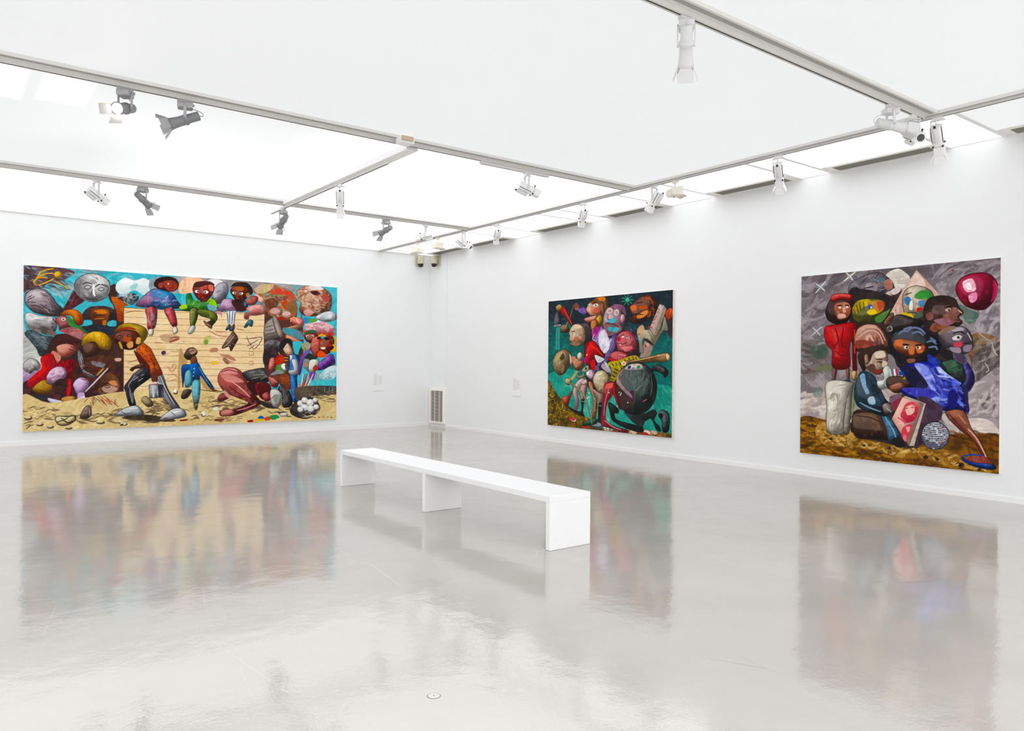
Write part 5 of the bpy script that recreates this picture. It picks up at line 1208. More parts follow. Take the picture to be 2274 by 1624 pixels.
('F','f2efe8',[616.0,541.3,614.4,547.5,610.2,551.3,605.1,551.1,600.9,547.1,599.3,540.8,600.8,534.6,605.0,530.8,610.2,530.9,614.4,534.9],{"wb":0.08}),
('L','2a2420',3.8,[601,541,605,551,615,549],{}),
('F','ece8e2',[665.1,523.1,663.1,527.0,657.9,529.4,651.5,529.2,646.2,526.6,644.2,522.5,646.2,518.6,651.4,516.2,657.9,516.3,663.1,519.0],{"wb":0.08}),
('F','c8a878',[650.4,473.7,648.9,477.7,645.1,480.2,640.4,480.1,636.7,477.5,635.2,473.5,636.7,469.5,640.4,467.1,645.1,467.2,648.9,469.7],{"wb":0.08}),
('L','4a3828',1.9,[636,471,643,481,650,476],{}),
('B',["efdcae","e4cc92"],[857,576,1172,544,1172,587,857,586],20,37,5.3,-1,12,{}),
('L','7a2420',3.3,[1067,572,1078,573],{}),
('L','7a2420',3.3,[1087,571,1098,573],{}),
('L','7a2420',3.3,[1109,572,1115,571],{}),
('L','7a2420',3.3,[1129,573,1135,574],{}),
('L','7a2420',3.3,[1143,574,1157,576],{}),
]
OPS_P2=[
('F','0e6a64',[-5,-49,629,-6,629,484,-5,536],{"c2":"0c5450","ang":-90,"sm":0,"mot":["12746c"],"n":0.08}),
('F','15242e',[-5,-49,629,-6,629,111,468,120,205,101,-5,78],{"sm":0,"mot":["1e3440","111a22"]}),
('B',["12353c","16424a","0f4c4c"],[-5,70,629,101,629,155,-5,135],70,53,11.5,9,40,{}),
('B',["17303a","233c48","101c24"],[-5,-41,629,-2,629,101,-5,74],60,49,10.6,17,40,{}),
('F','2c9a86',[0,282,159,264,315,315,563,308,629,333,629,477,261,469,0,364],{"mot":["45ac98","1f8474"],"alpha":0.9}),
('B',["5cb8a4","3aa290","6cc4b0"],[106,320,261,331,368,358,347,448,239,443,159,378],60,46,11.1,49,50,{}),
('B',["2c9484","48aa98","1a7a6c"],[554,308,627,313,627,443,554,413,517,398],40,40,8.8,41,40,{}),
('B',["0d5c58","15807a","0a4c4a"],[-5,143,124,146,124,264,-5,282],40,50,10.9,-13,40,{}),
('B',["0d5c58","0a4648","127470"],[531,153,627,148,627,238,540,259],30,40,8.8,-23,40,{}),
('F','54441a',[-2,311,36,342,88,381,159,415,239,443,272,468,315,472,468,469,629,467,629,484,-2,487],{"mot":["7c6820","2e240f","8a5a20"]}),
('B',["b89a2c","8a7a28","3a2c12","c8b448","6a3a18","5a6a24"],[0,317,63,362,147,414,239,447,239,470,0,479],170,21,4.4,-40,60,{}),
('B',["e0d060","a88a30","241a0c"],[4,343,106,400,147,449,14,474],60,13,3.0,11,90,{}),
('B',["7a2a20","c86a5c","e0c8b8","a84a34","3a2414","8a7a30"],[261,469,468,463,622,467,622,481,315,480],90,14,4.2,-4,60,{}),
('F','e8d0c8',[164.7,452.9,159.4,456.1,149.4,456.9,138.5,454.9,130.9,451.0,129.5,446.5,134.9,443.3,145.0,442.6,155.9,444.6,163.4,448.5],{"wb":0.08}),
('F','c8484c',[160.1,450.5,154.8,453.7,144.7,454.4,133.8,452.5,126.2,448.5,124.8,444.0,130.2,440.8,140.3,440.1,151.2,442.1,158.7,446.1],{"wb":0.08}),
('F','e8d4c8',[533.1,471.9,528.8,474.8,520.7,475.5,511.9,473.8,505.7,470.2,504.6,466.2,509.0,463.3,517.1,462.6,525.9,464.4,532.0,467.9],{"wb":0.08}),
('F','d8a89c',[563.4,470.6,559.2,473.5,551.2,474.2,542.6,472.5,536.5,469.0,535.4,465.0,539.7,462.1,547.7,461.4,556.4,463.2,562.4,466.7],{"wb":0.08}),
('F','b83434',[526.0,478.8,521.7,481.7,513.6,482.4,504.7,480.7,498.5,477.2,497.4,473.2,501.8,470.3,510.0,469.5,518.8,471.3,524.9,474.8],{"wb":0.08}),
('F','e0b8a0',[470.8,475.9,466.3,478.8,457.9,479.6,448.7,477.9,442.3,474.3,441.2,470.2,445.7,467.2,454.2,466.5,463.3,468.3,469.7,471.8],{"wb":0.08}),
('F','d8d4cc',[341.5,474.5,336.7,477.6,327.6,478.4,317.8,476.6,310.9,472.8,309.6,468.6,314.5,465.5,323.6,464.7,333.5,466.6,340.3,470.3],{"wb":0.08}),
('F','c84850',[413.7,473.6,409.1,476.7,400.4,477.4,390.9,475.6,384.3,472.0,383.1,467.8,387.8,464.8,396.5,464.1,406.0,465.9,412.5,469.5],{"wb":0.08}),
('F','b03a34',[233.1,475.5,227.9,478.6,218.3,479.5,207.8,477.6,200.5,473.8,199.1,469.4,204.4,466.2,214.1,465.4,224.5,467.3,231.8,471.2],{"wb":0.08}),
('B',["1c1410","c04a44","e8e0d8"],[130,442,165,448,170,463,135,458],10,12,3.4,27,60,{}),
('B',["eae2d8","2a2020","b8a890"],[304,466,362,473,347,481,310,475],22,12,3.6,10,60,{}),
('L','3aa694',3.5,[49,101,46,144,45,189],{"taper":0.1,"alpha":0.75}),
('L','6cc4b4',3.5,[53,101,50,144,50,189],{"taper":0.1,"alpha":0.75}),
('L','2c8c7c',3.5,[57,101,55,144,55,189],{"taper":0.1,"alpha":0.75}),
('L','3aa694',3.5,[62,101,59,144,60,190],{"taper":0.1,"alpha":0.75}),
('L','6cc4b4',3.5,[66,101,63,145,65,190],{"taper":0.1,"alpha":0.75}),
('L','2c8c7c',3.5,[70,101,68,145,69,190],{"taper":0.1,"alpha":0.75}),
('F','46464e',[44,48,65,47,76,93,34,98],{"c2":"2a2a30","ang":0,"out":"141418","ow":1.6}),
('F','c8ccd0',[74.8,94.7,71.3,97.1,61.3,99.0,48.5,99.8,37.8,99.1,33.3,97.2,36.9,94.8,47.0,92.9,59.8,92.1,70.4,92.8],{"wb":0.08}),
('F','303034',[68.7,95.1,66.2,96.4,59.1,97.6,50.1,98.2,42.6,97.9,39.5,96.8,42.1,95.5,49.2,94.3,58.3,93.8,65.7,94.1],{"wb":0.08}),
('F','7e5f3c',[73,99,106,94,122,113,107,124,77,121],{"c2":"4c3420","ang":60,"out":"1e140c","ow":1.6}),
('L','6a4a2c',6.8,[146,24,130,59,109,98],{}),
('L','d8b078',2.4,[112,84,101,105],{}),
('F','a88a4c',[44,24,65,15,83,26,79,40,54,43],{"c2":"6a4c24","ang":90,"out":"2a1a0c","ow":1.6}),
('F','c42a28',[68,40,93,26,121,62,148,95,140,107,115,78,88,57],{"c2":"7a1818","ang":60,"out":"3a0a0a","ow":1.6}),
('L','e0584c',4.4,[91,33,118,70,138,95],{}),
('F','7a4438',[150,20,164,16,177,30,166,43,152,38],{"mot":["a86a54"]}),
('F','6e4c9c',[170,41,200,33,217,51,208,61,183,53],{"mot":["8a6ab8","4a3070"]}),
('F','261a22',[208,97,261,72,326,52,398,67,439,119,483,138,478,224,398,250,315,277,261,274,211,232,205,163],{"mot":["3a2632","161420"]}),
('F','2a2024',[216,279,283,262,357,269,373,313,357,351,310,360,239,340],{"mot":["3a2c2c","181418"]}),
('F','592b1e',[421,79,448,77,434,57,461,28,506,9,545,22,561,52,547,78,508,97,461,106,436,92],{"c2":"2e1612","ang":40,"mot":["7c3c24","3a1c16"],"out":"1a0c0a","ow":1.3}),
('F','c65a30',[436,44,461,40,468,55,446,61],{"mot":["e07848"]}),
('F','e08c4c',[468,78,505,61,522,68,497,84,473,87],{"mot":["c86a34"]}),
('F','b8502c',[478,47,507,45,514,56,483,57],{}),
('L','240e0a',3.8,[463,35,497,32],{}),
('L','c8602c',3.3,[488,17,526,23,540,41],{}),
('L','1c0c0a',3.4,[439,72,468,71,497,76],{}),
('F','8a4028',[517,68,531,65,528,83,517,84],{}),
('B',["3c1c14","8a4428","b8602c"],[497,14,549,28,549,73,517,89],26,20,4.1,65,40,{}),
('L','34a476',2.5,[434,21,452,22],{"taper":0.5}),
('L','34a476',2.6,[431,26,445,35],{"taper":0.5}),
('L','34a476',2.6,[424,29,428,41],{"taper":0.5}),
('L','34a476',2.6,[417,27,408,38],{"taper":0.5}),
('L','34a476',2.6,[412,23,395,26],{"taper":0.5}),
('L','34a476',2.6,[412,16,395,11],{"taper":0.5}),
('L','34a476',2.6,[417,12,408,1],{"taper":0.5}),
('L','34a476',2.6,[424,12,428,-1],{"taper":0.5}),
('L','34a476',2.6,[431,15,445,8],{"taper":0.5}),
('F','44b884',[432.2,20.8,430.4,25.2,425.7,27.7,419.8,27.4,415.0,24.4,413.2,19.7,415.0,15.3,419.8,12.8,425.7,13.2,430.4,16.3],{"wb":0.08}),
('F','3a2c30',[600,93,626,83,626,152,605,143],{"mot":["22262c"]}),
('F','c94c30',[595,73,617,59,625,79,605,100],{"c2":"7a2818","ang":60,"mot":["e0704c"]}),
('F','bba69c',[569,44,589,50,509,221,482,219,512,148],{"c2":"9c8478","ang":100,"sm":0,"mot":["d0bcb0"]}),
('F','8a7464',[589,50,599,61,526,221,509,221],{"sm":0,"mot":["a08a78"]}),
('L','c42a2c',2.8,[561,58,570,64],{}),
('L','c42a2c',2.8,[566,67,559,74],{}),
('L','c42a2c',2.8,[547,89,559,81],{}),
('L','c42a2c',2.8,[540,97,554,91],{}),
('L','c42a2c',2.8,[531,108,545,103],{}),
('L','c42a2c',2.9,[524,116,540,122],{}),
('L','c42a2c',2.9,[519,111,531,129],{}),
('L','c42a2c',2.9,[526,129,535,132],{}),
('L','c42a2c',2.9,[502,174,514,185],{}),
('L','c42a2c',2.9,[505,185,512,176],{}),
('F','e2d6ba',[469,131,479,115,495,110,505,126,527,127,550,149,578,123,589,85,598,99,605,131,582,134,547,179,522,169,503,154,494,168,500,199,484,204,477,181],{"c2":"bca888","ang":60,"mot":["f4ead4"],"out":"3a2a1c","ow":1.6}),
('F','c8a078',[469,133,478,115,496,111,502,128,488,146,473,152],{"mot":["8a6448"]}),
('L','4a3624',2.0,[517,128,531,146,545,168],{}),
('L','4a3624',2.1,[497,156,517,171],{}),
('L','4a3624',2.0,[559,140,579,127],{}),
('F','2c1c18',[502,156,521,159,545,178,521,171],{}),
('F','6a4a22',[244,12,283,-1,323,9,340,45,327,65,310,66,305,37,264,20],{"c2":"3c2812","ang":60,"mot":["8a6430"],"out":"20140a","ow":1.4}),
('F','4e3320',[283,46,339,42,334,68,315,116,283,111,277,76],{"mot":["6a4a2c"]}),
('F','c98060',[215,39,236,18,283,14,312,42,305,68,273,72,261,88,222,91,204,78,230,70,236,63,215,49],{"c2":"8a4c34","ang":40,"mot":["d89a78"],"out":"3a1c10","ow":1.8}),
('F','cc762c',[276,4,310,3,312,16,283,15],{}),
('F','7a4a28',[239,16,283,14,293,28,255,28],{}),
('F','d06052',[255,42,280,41,283,55,261,56],{"mot":["c83c34"]}),
('F','eae6d8',[278.1,28.7,276.4,31.7,270.4,34.0,262.3,34.6,255.4,33.2,252.1,30.5,253.9,27.4,260.0,25.1,268.0,24.6,274.9,25.9],{"wb":0.08}),
('F','2f7a58',[270.1,29.8,269.2,31.8,266.7,32.9,263.6,32.7,261.2,31.4,260.2,29.3,261.2,27.3,263.6,26.2,266.7,26.4,269.2,27.8],{"wb":0.08}),
('F','eae6d8',[236.9,28.1,235.7,30.3,232.3,31.5,228.2,31.3,224.8,29.7,223.5,27.4,224.8,25.2,228.2,24.0,232.3,24.2,235.7,25.8],{"wb":0.08}),
('F','2f6a50',[231.4,28.6,230.7,30.1,229.0,31.0,227.0,30.9,225.3,29.8,224.6,28.2,225.3,26.7,227.0,25.8,229.0,25.9,230.7,27.0],{"wb":0.08}),
('L','2c1610',3.2,[250,21,274,20],{}),
('F','e0a890',[216,41,232,31,239,44,232,55],{}),
('F','d99884',[204,77,239,70,273,68,261,87,223,91],{"c2":"b05c50","ang":90,"out":"5a201c","ow":1.5}),
('L','4a1a18',2.8,[219,65,239,67,255,66],{}),
('F','cb9c22',[269,77,291,66,301,89,288,103,271,95],{"c2":"8a6410","ang":60,"out":"3c2a08","ow":1.5}),
('L','5a3e08',2.3,[283,73,291,88],{}),
('F','c8703c',[243,87,273,85,278,109,256,127,241,113],{"c2":"8a4420","ang":20,"out":"3a1a0c","ow":1.5}),
('F','7c4c6a',[334,46,365,32,408,42,416,73,394,59,347,53],{"mot":["9a6a84","5a3048"]}),
('F','9c8490',[309,66,326,47,383,54,399,72,411,95,399,123,368,136,327,144,310,121,304,96],{"c2":"6a5460","ang":60,"mot":["c0a4ac","84707c"],"out":"2a1c24","ow":1.8}),
('F','8a5a60',[312,97,347,94,383,103,398,122,368,136,326,142,310,123],{"mot":["5c4850","7a6470"]}),
('F','4cb2c2',[323,85,356,77,365,92,347,99],{"mot":["2f8a9c"]}),
('F','4ab0be',[327,118,339,111,386,117,368,129,339,126],{"mot":["2c7c88"]}),
('F','d9bab2',[351.0,50.3,351.2,56.8,345.6,62.0,336.4,64.0,327.1,61.9,321.3,56.6,321.2,50.0,326.8,44.8,336.0,42.9,345.3,45.0],{"wb":0.08}),
('F','dcc0b4',[382.9,63.0,378.9,69.4,371.8,72.5,364.2,71.3,359.1,66.0,358.4,58.9,362.5,52.5,369.7,49.3,377.2,50.7,382.3,55.9],{"wb":0.08}),
('F','a88c8c',[346.8,55.4,345.1,58.4,340.9,60.1,335.7,59.9,331.5,57.8,329.9,54.6,331.5,51.6,335.7,49.9,340.9,50.2,345.1,52.3],{"wb":0.08}),
('F','b09490',[377.9,62.7,376.8,66.6,373.7,68.9,369.8,68.7,366.7,66.2,365.5,62.2,366.7,58.3,369.8,56.1,373.7,56.2,376.8,58.8],{"wb":0.08}),
('F','dca4ac',[391,74,406,69,414,84,404,102,391,92],{"c2":"a86c78","ang":40,"out":"4a2a34","ow":1.4}),
('F','d8a0a4',[327,69,349,68,352,81,328,82],{}),
('L','3a2028',3.5,[315,97,357,102,383,112],{}),
('L','f0d8d8',2.7,[336,64,339,83],{}),
('L','3a2430',2.7,[331,64,326,80,339,86],{}),
('F','b19cda',[247,121,293,107,318,134,339,150,360,138,379,140,374,169,337,221,295,263,261,273,254,261,318,204,283,179,256,153],{"c2":"7c62b4","ang":40,"mot":["cbb8ec"],"out":"2e2048","ow":1.8}),
('F','ded6e6',[285,134,310,119,332,150,337,183,311,204,283,172],{"mot":["f2eef6","b8a8cc"]}),
('F','a42a7c',[247,127,261,114,291,107,283,126,261,148,249,142],{"mot":["c84a98","7a1a5c"]}),
('L','f4f0f8',4.0,[347,154,315,194,283,232],{}),
('L','8468bc',3.1,[362,150,347,183,310,224],{}),
('L','e8dcf4',2.7,[261,133,250,152,272,160],{}),
('L','7a1c5c',2.7,[255,114,277,133,261,160],{}),
('F','4a3a42',[177,102,213,93,240,117,234,171,211,180,193,159,205,136],{"c2":"241c22","ang":60,"mot":["6a5860"]}),
('F','c8a484',[122,127,140,99,176,94,206,112,212,147,195,171,160,176,128,171,137,162,122,150,127,138],{"c2":"8a684c","ang":30,"mot":["dcbc9c"],"out":"2e1c14","ow":1.9}),
('L','2a1810',3.4,[133,122,156,120],{}),
('F','f0e8dc',[153.6,131.3,152.2,133.1,148.4,134.2,143.7,134.1,139.9,132.9,138.4,131.0,139.9,129.2,143.7,128.1,148.4,128.2,152.2,129.4],{"wb":0.08}),
('F','1c120e',[146.6,131.2,146.1,132.5,144.6,133.4,142.8,133.3,141.3,132.4,140.8,131.0,141.3,129.7,142.8,128.8,144.6,128.9,146.1,129.8],{"wb":0.08}),
('F','b0543c',[147,146,170,141,182,155,153,162],{"alpha":0.6}),
('L','7a3c2c',2.9,[130,158,159,156],{}),
('F','e0c8a8',[147,99,176,97,193,108,159,111],{}),
('F','8a6c54',[127,165,159,162,188,167,159,176],{}),
('F','d61a1f',[209,201,219,178,234,162,256,159,283,183,310,206,314,219,283,217,262,226,245,261,222,242],{"c2":"8a1014","ang":60,"mot":["ec3430"],"out":"3c0808","ow":1.8}),
('F','7a1216',[208,178,222,163,234,163,219,186,213,209],{}),
('F','d9d5da',[262,210,288,215,311,225,284,238,269,228],{"mot":["b8b0bc"]}),
('F','c81c22',[241,236,261,225,266,259,247,263],{}),
('F','a8247a',[200,227,216,216,219,236,205,240],{}),
('L','f04c40',4.6,[239,171,272,190,304,213],{}),
('F','e8e4ea',[310,236,326,239,355,276,341,278],{"c2":"a8a0ac","ang":30,"out":"3a2e3c","ow":1.1}),
('F','2a2026',[283,259,310,240,341,280,315,270],{}),
('F','c8c0d0',[296,251,310,240,336,269,321,269],{"alpha":0.8}),
('F','2b1b21',[397,123,444,115,474,152,480,199,454,204,439,152],{"mot":["442c38"]}),
('B',["3c80c0","2a5a94","58a0d8"],[409,113,449,114,476,145,480,167,459,163],22,19,5.1,52,40,{}),
('F','2c3a3c',[406,116,434,110,444,119,419,126],{}),
('F','c9525a',[372,154,392,132,434,128,461,152,466,181,449,200,419,202,383,197,374,180],{"c2":"8a2c38","ang":50,"mot":["dc7478","a83c44"],"out":"3c1016","ow":1.7}),
('L','2c0c10',3.9,[391,145,409,140],{}),
('L','2c0c10',3.8,[421,146,441,152],{}),
('F','f0e4e0',[408.1,146.7,407.0,148.7,404.2,149.8,400.8,149.7,398.0,148.5,396.9,146.5,398.0,144.6,400.8,143.5,404.2,143.5,407.0,144.8],{"wb":0.08}),
('F','f0e4e0',[434.7,151.6,433.4,153.7,429.9,155.0,425.6,154.9,422.1,153.5,420.7,151.4,422.1,149.3,425.6,148.0,429.9,148.1,433.4,149.5],{"wb":0.08}),
('F','180a0c',[430.7,152.3,430.2,153.6,428.7,154.3,426.8,154.3,425.3,153.5,424.7,152.2,425.3,150.9,426.8,150.1,428.7,150.2,430.2,151.0],{"wb":0.08}),
('F','b02c38',[375,150,388,145,393,158,378,162],{}),
('L','f0e8e0',2.2,[383,169,391,178],{}),
('L','f0e8e0',2.2,[388,171,398,177],{}),
('L','5a141c',3.0,[375,169,404,173,421,166],{}),
('F','e08488',[393,184,429,181,449,188,419,199],{"mot":["c84850"]}),
('F','e0606a',[436,181,451,181,451,193,439,195],{"out":"5a141c","ow":1.0}),
('F','c94a50',[341,215,362,198,398,199,431,213,411,235,368,241],{"c2":"8a2830","ang":60,"mot":["e07478"],"out":"3c0c10","ow":1.4}),
('F','d22a24',[328,218,368,227,408,239,386,250,349,237],{"c2":"8a1614","ang":90,"out":"3a0808","ow":1.4}),
('L','e89090',3.5,[383,208,419,213],{}),
('F','b9a522',[330,239,383,229,444,213,474,216,479,235,419,251,381,284,353,309,335,300,352,269],{"c2":"7c6c10","ang":70,"mot":["d0c040"]}),
('L','201a0c',4.0,[347,239,362,250],{}),
('L','201a0c',3.9,[368,235,375,250],{}),
('L','201a0c',3.9,[383,232,393,246],{}),
('L','201a0c',3.9,[409,224,419,235],{}),
('L','201a0c',3.8,[429,219,439,231],{}),
('L','201a0c',3.8,[449,215,456,230],{}),
('L','201a0c',3.8,[463,217,471,228],{}),
('L','201a0c',3.9,[362,258,383,265],{}),
('L','201a0c',3.9,[357,269,378,276],{}),
('L','201a0c',4.0,[349,280,368,289],{}),
('L','201a0c',4.0,[341,292,362,298],{}),
('L','201a0c',4.0,[336,247,347,258],{}),
('L','201a0c',3.9,[393,254,404,261],{}),
('L','201a0c',3.8,[421,239,434,244],{}),
('L','201a0c',4.0,[344,301,355,304],{}),
('F','b08454',[393,242,413,231,468,227,540,213,600,204,617,217,605,231,540,235,468,239,411,249],{"c2":"6a4424","ang":70,"mot":["c8a06c","8a5c34"],"out":"2a1808","ow":1.6}),
('L','4a2c14',2.0,[468,233,540,222,600,214],{}),
('F','e4b87c',[600,205,617,217,607,231,598,219],{"out":"5a3818","ow":0.9}),
('F','f0d8a8',[419.7,239.9,417.4,244.7,411.3,247.6,403.8,247.7,397.7,244.8,395.4,240.1,397.7,235.3,403.8,232.4,411.3,232.3,417.4,235.2],{"wb":0.08}),
('F','c89c68',[414.2,240.0,412.9,242.5,409.6,244.2,405.5,244.2,402.2,242.6,401.0,240.0,402.2,237.5,405.5,235.8,409.6,235.8,412.9,237.4],{"wb":0.08}),
('L','e0c088',2.5,[449,231,540,218],{}),
('F','9c8359',[28,239,50,202,93,187,131,201,138,221,143,237,118,256,101,275,71,286,40,269],{"c2":"5c4a32","ang":30,"mot":["b49c70","7c6644"],"out":"2a2014","ow":2.4}),
('F','5c4a34',[65,211,88,203,99,219,79,230],{"mot":["3c3020"]}),
('F','4a3a28',[118,215,131,219,133,241,121,237],{}),
('F','d8c8a0',[125,207,137,215,140,241,131,245],{"out":"3a2c1c","ow":1.2}),
('F','bca474',[42,233,54,209,88,195,63,225],{}),
('F','7c6848',[76,249,94,245,97,265,79,277],{}),
('L','3a2c1c',2.9,[106,229,115,241,100,253],{}),
('F','d28c6a',[146,220,170,223,205,236,195,257,166,267,147,249],{"c2":"8a4c34","ang":60,"mot":["e0a888"],"out":"3a1c10","ow":1.9}),
('F','e3d3ab',[170,207,185,199,198,216,181,231,170,221],{"c2":"b8a47c","ang":60,"out":"4a3a24","ow":1.5}),
('F','c8806c',[138,215,159,217,153,231,141,237],{}),
('L','b49a68',11.5,[119,310,147,292,170,268],{}),
('F','c8b080',[103,302,119,297,137,304,131,320,109,320],{"c2":"8a7448","ang":60,"out":"3a2c18","ow":1.6}),
('F','8c9474',[164,285,198,271,213,290,182,300],{"mot":["a8b088","6a7054"],"out":"2a2c1c","ow":1.5}),
('F','989c7c',[192,267,227,246,234,268,211,276],{"mot":["6c7054"],"out":"2a2c1c","ow":1.5}),
('F','24281c',[221.3,259.3,220.3,262.5,217.8,264.5,214.6,264.5,212.1,262.6,211.1,259.4,212.1,256.2,214.6,254.3,217.8,254.2,220.3,256.2],{"wb":0.08}),
('F','1f6a5c',[170,277,193,271,199,281,176,287],{}),
('F','c7a0b8',[217,277,239,262,262,274,256,299,230,293],{"c2":"8a6480","ang":60,"mot":["e0c4d4"],"out":"3a2436","ow":1.5}),
('F','f0e4ec',[219,273,230,270,233,280,222,282],{}),
('F','c95c48',[80,373,115,362,144,344,131,371,119,401,101,397],{"c2":"8a3020","ang":60,"mot":["e07c60"],"out":"3c140c","ow":1.6}),
('F','e1bab2',[146,347,166,311,200,294,223,313,189,328,172,354,181,384,166,421,154,415,159,378],{"c2":"b8848c","ang":30,"mot":["f0d4cc"],"out":"4a2a2c","ow":1.9}),
('F','c89294',[189,327,223,311,217,356,206,381,191,376],{"c2":"8a5a60","ang":30,"out":"3c2024","ow":1.5}),
('F','d8b0b0',[193,310,216,298,225,311,205,320],{"out":"4a2a2c","ow":1.1}),
('F','1c1a1c',[192,376,208,376,203,416,209,434,170,430,115,405,165,415,191,415],{"mot":["343034"]}),
('L','e0d8d8',1.4,[193,380,207,381],{}),
('F','b97a52',[230,306,256,316,262,354,278,369,273,426,262,444,250,428,256,368,239,340],{"c2":"7a4428","ang":0,"mot":["d09870"],"out":"3a1c0e","ow":1.8}),
('L','e0b48c',2.8,[247,320,255,351],{}),
('L','e0b48c',2.7,[267,373,264,415],{}),
('F','cdbb93',[254,297,272,271,305,265,337,284,340,310,327,337,305,353,278,339,261,317],{"c2":"8c7650","ang":40,"mot":["e0d2b0","a89468"],"out":"2e2414","ow":2.2}),
('L','f0e6cc',4.5,[274,282,304,273],{}),
('L','5a4628',2.2,[310,307,331,314,341,310],{}),
('L','d06a5c',3.1,[315,309,336,318],{}),
('L','e0b0a0',2.7,[310,337,336,355],{}),
('F','d9aaa2',[254,332,288,346,311,353,300,389,283,389,285,365,261,348],{"c2":"a8706c","ang":20,"out":"4a2424","ow":1.5}),
('F','1b191b',[284,387,304,387,298,455,283,453],{"mot":["343234"]}),
('F','7b828a',[245,467,283,451,307,462,288,471],{"mot":["a8acb4"],"out":"1c1c20","ow":1.5}),
('F','1b4c36',[198,466,239,442,278,441,273,457,222,468],{"mot":["0f3424"],"out":"0a1c14","ow":1.1}),
('L','e8dcd8',1.4,[285,391,303,392],{}),
('L','7c6c52',8.0,[125,314,165,330,202,353,227,394,251,460],{"taper":0.2}),
('L','a8987c',2.3,[170,332,205,354,230,398],{}),
('F','94846a',[212.2,352.9,210.4,356.4,205.6,358.7,199.6,358.9,194.8,357.0,192.9,353.7,194.8,350.2,199.6,347.9,205.6,347.7,210.4,349.6],{"wb":0.08}),
('F','c93c4c',[315,313,362,305,360,343,328,382,321,438,357,457,391,464,430,471,419,484,368,470,305,462,298,433,310,354],{"c2":"8a1c30","ang":0,"mot":["e06472"],"out":"3c0a14","ow":1.8}),
('L','e8808c',4.0,[336,329,318,375,312,427],{}),
('F','e0685c',[326,314,358,308,352,325,323,329],{}),
('L','f0a0a4',3.1,[315,442,357,462,398,470],{}),
('F','2b3131',[525,262,559,244,595,252,610,269,595,285,582,273,550,264,533,275],{"c2":"161a1a","ang":40,"mot":["444c4a"],"out":"0c0e0e","ow":1.3}),
('F','20292a',[334,378,379,395,384,412,365,415,381,438,468,449,498,452,493,472,419,462,362,444,346,425],{"mot":["38444a","121818"],"out":"0c1010","ow":1.7}),
('F','30393b',[339,383,368,393,381,407,362,410],{"c2":"0e1212","ang":40}),
('F','232b2c',[414,405,509,407,498,452,468,447,439,431],{"mot":["38444a"]}),
('F','232b2c',[493,417,545,392,561,404,550,427,574,447,579,462,559,457,536,423,509,432],{"mot":["3a4648"],"out":"0c1010","ow":1.3}),
('F','2c3537',[567,412,581,391,609,399,617,423,610,460,586,461,582,427],{"c2":"161c1e","ang":60,"mot":["465254"],"out":"0c1010","ow":1.3}),
('F','0e1212',[587.3,410.5,585.5,415.9,580.9,419.5,575.3,419.8,570.7,416.8,568.9,411.6,570.7,406.2,575.3,402.6,580.9,402.3,585.5,405.3],{"wb":0.08}),
('L','5a6668',2.4,[586,397,604,407,609,427],{}),
('F','3b4745',[367,317,386,270,434,239,495,238,540,266,560,311,550,363,513,400,459,413,409,402,382,368],{"c2":"1c2422","ang":35,"mot":["4c5a56","2c3634"],"out":"0c100f","ow":2.4}),
('B',["566460","66746e","3a4644"],[434,261,507,260,526,309,497,345,449,318],40,37,6.7,-52,30,{}),
('L','10140f',4.1,[540,266,549,312,540,354,507,395],{}),
('L','5a6864',2.4,[531,273,540,312,531,348],{}),
('F','38292a',[367,317,389,313,421,342,455,332,450,381,405,402,383,380],{"mot":["4c3434","241a1a"]}),
('L','7a2424',2.5,[451,333,455,350,449,383],{}),
('F','dab3a3',[372,302,382,273,415,253,394,298,420,327,445,347,450,359,420,345,384,318],{"c2":"b0847c","ang":60,"mot":["e8cabc"],"out":"3c2422","ow":1.7}),
('F','8a7898',[419,330,444,344,449,358,424,343],{}),
('L','2a1818',2.2,[388,276,383,298],{}),
('L','2a1818',2.2,[393,283,387,300],{}),
('F','dad2d2',[414,262,438,243,488,241,498,262],{"c2":"b0a8b0","ang":0,"out":"1c1a1c","ow":1.3}),
('F','2a8a44',[468,253,478,246,485,252,476,257],{}),
('F','e8c844',[461,244,469,242,468,248],{}),
('F','1f2444',[428,250,441,247,440,256,429,258],{}),
('F','e09050',[451,243,459,241,458,247],{}),
('F','7a6aa8',[444,255,456,253,454,259],{}),
('F','b92a30',[357,315,368,315,374,346,389,379,392,401,375,376,358,345],{"c2":"7a141c","ang":0,"out":"2c080a","ow":1.4}),
('F','e8e4d0',[389.4,341.1,387.9,342.2,386.2,342.7,384.8,342.1,384.3,340.9,385.0,339.4,386.5,338.2,388.2,337.8,389.6,338.3,390.0,339.6],{"wb":0.08}),
('F','e8e4d0',[395.6,350.0,394.1,351.2,392.3,351.6,391.0,351.1,390.5,349.9,391.1,348.3,392.6,347.2,394.4,346.7,395.7,347.3,396.2,348.5],{"wb":0.08}),
('F','e8e4d0',[398.6,344.4,397.1,345.6,395.4,346.0,394.0,345.5,393.6,344.2,394.2,342.7,395.7,341.5,397.4,341.1,398.8,341.6,399.2,342.9],{"wb":0.08}),
('F','e8e4d0',[430.9,374.8,429.5,376.0,427.7,376.4,426.4,375.9,426.0,374.7,426.6,373.2,428.0,372.0,429.7,371.6,431.1,372.1,431.5,373.3],{"wb":0.08}),
('F','e8e4d0',[235.5,348.4,233.8,349.7,231.9,350.1,230.4,349.6,229.9,348.3,230.6,346.7,232.2,345.4,234.1,345.0,235.6,345.5,236.1,346.9],{"wb":0.08}),
('F','e8e4d0',[234.3,363.8,232.7,365.1,230.8,365.5,229.3,365.0,228.8,363.7,229.5,362.1,231.1,360.9,233.0,360.4,234.5,360.9,235.0,362.3],{"wb":0.08}),
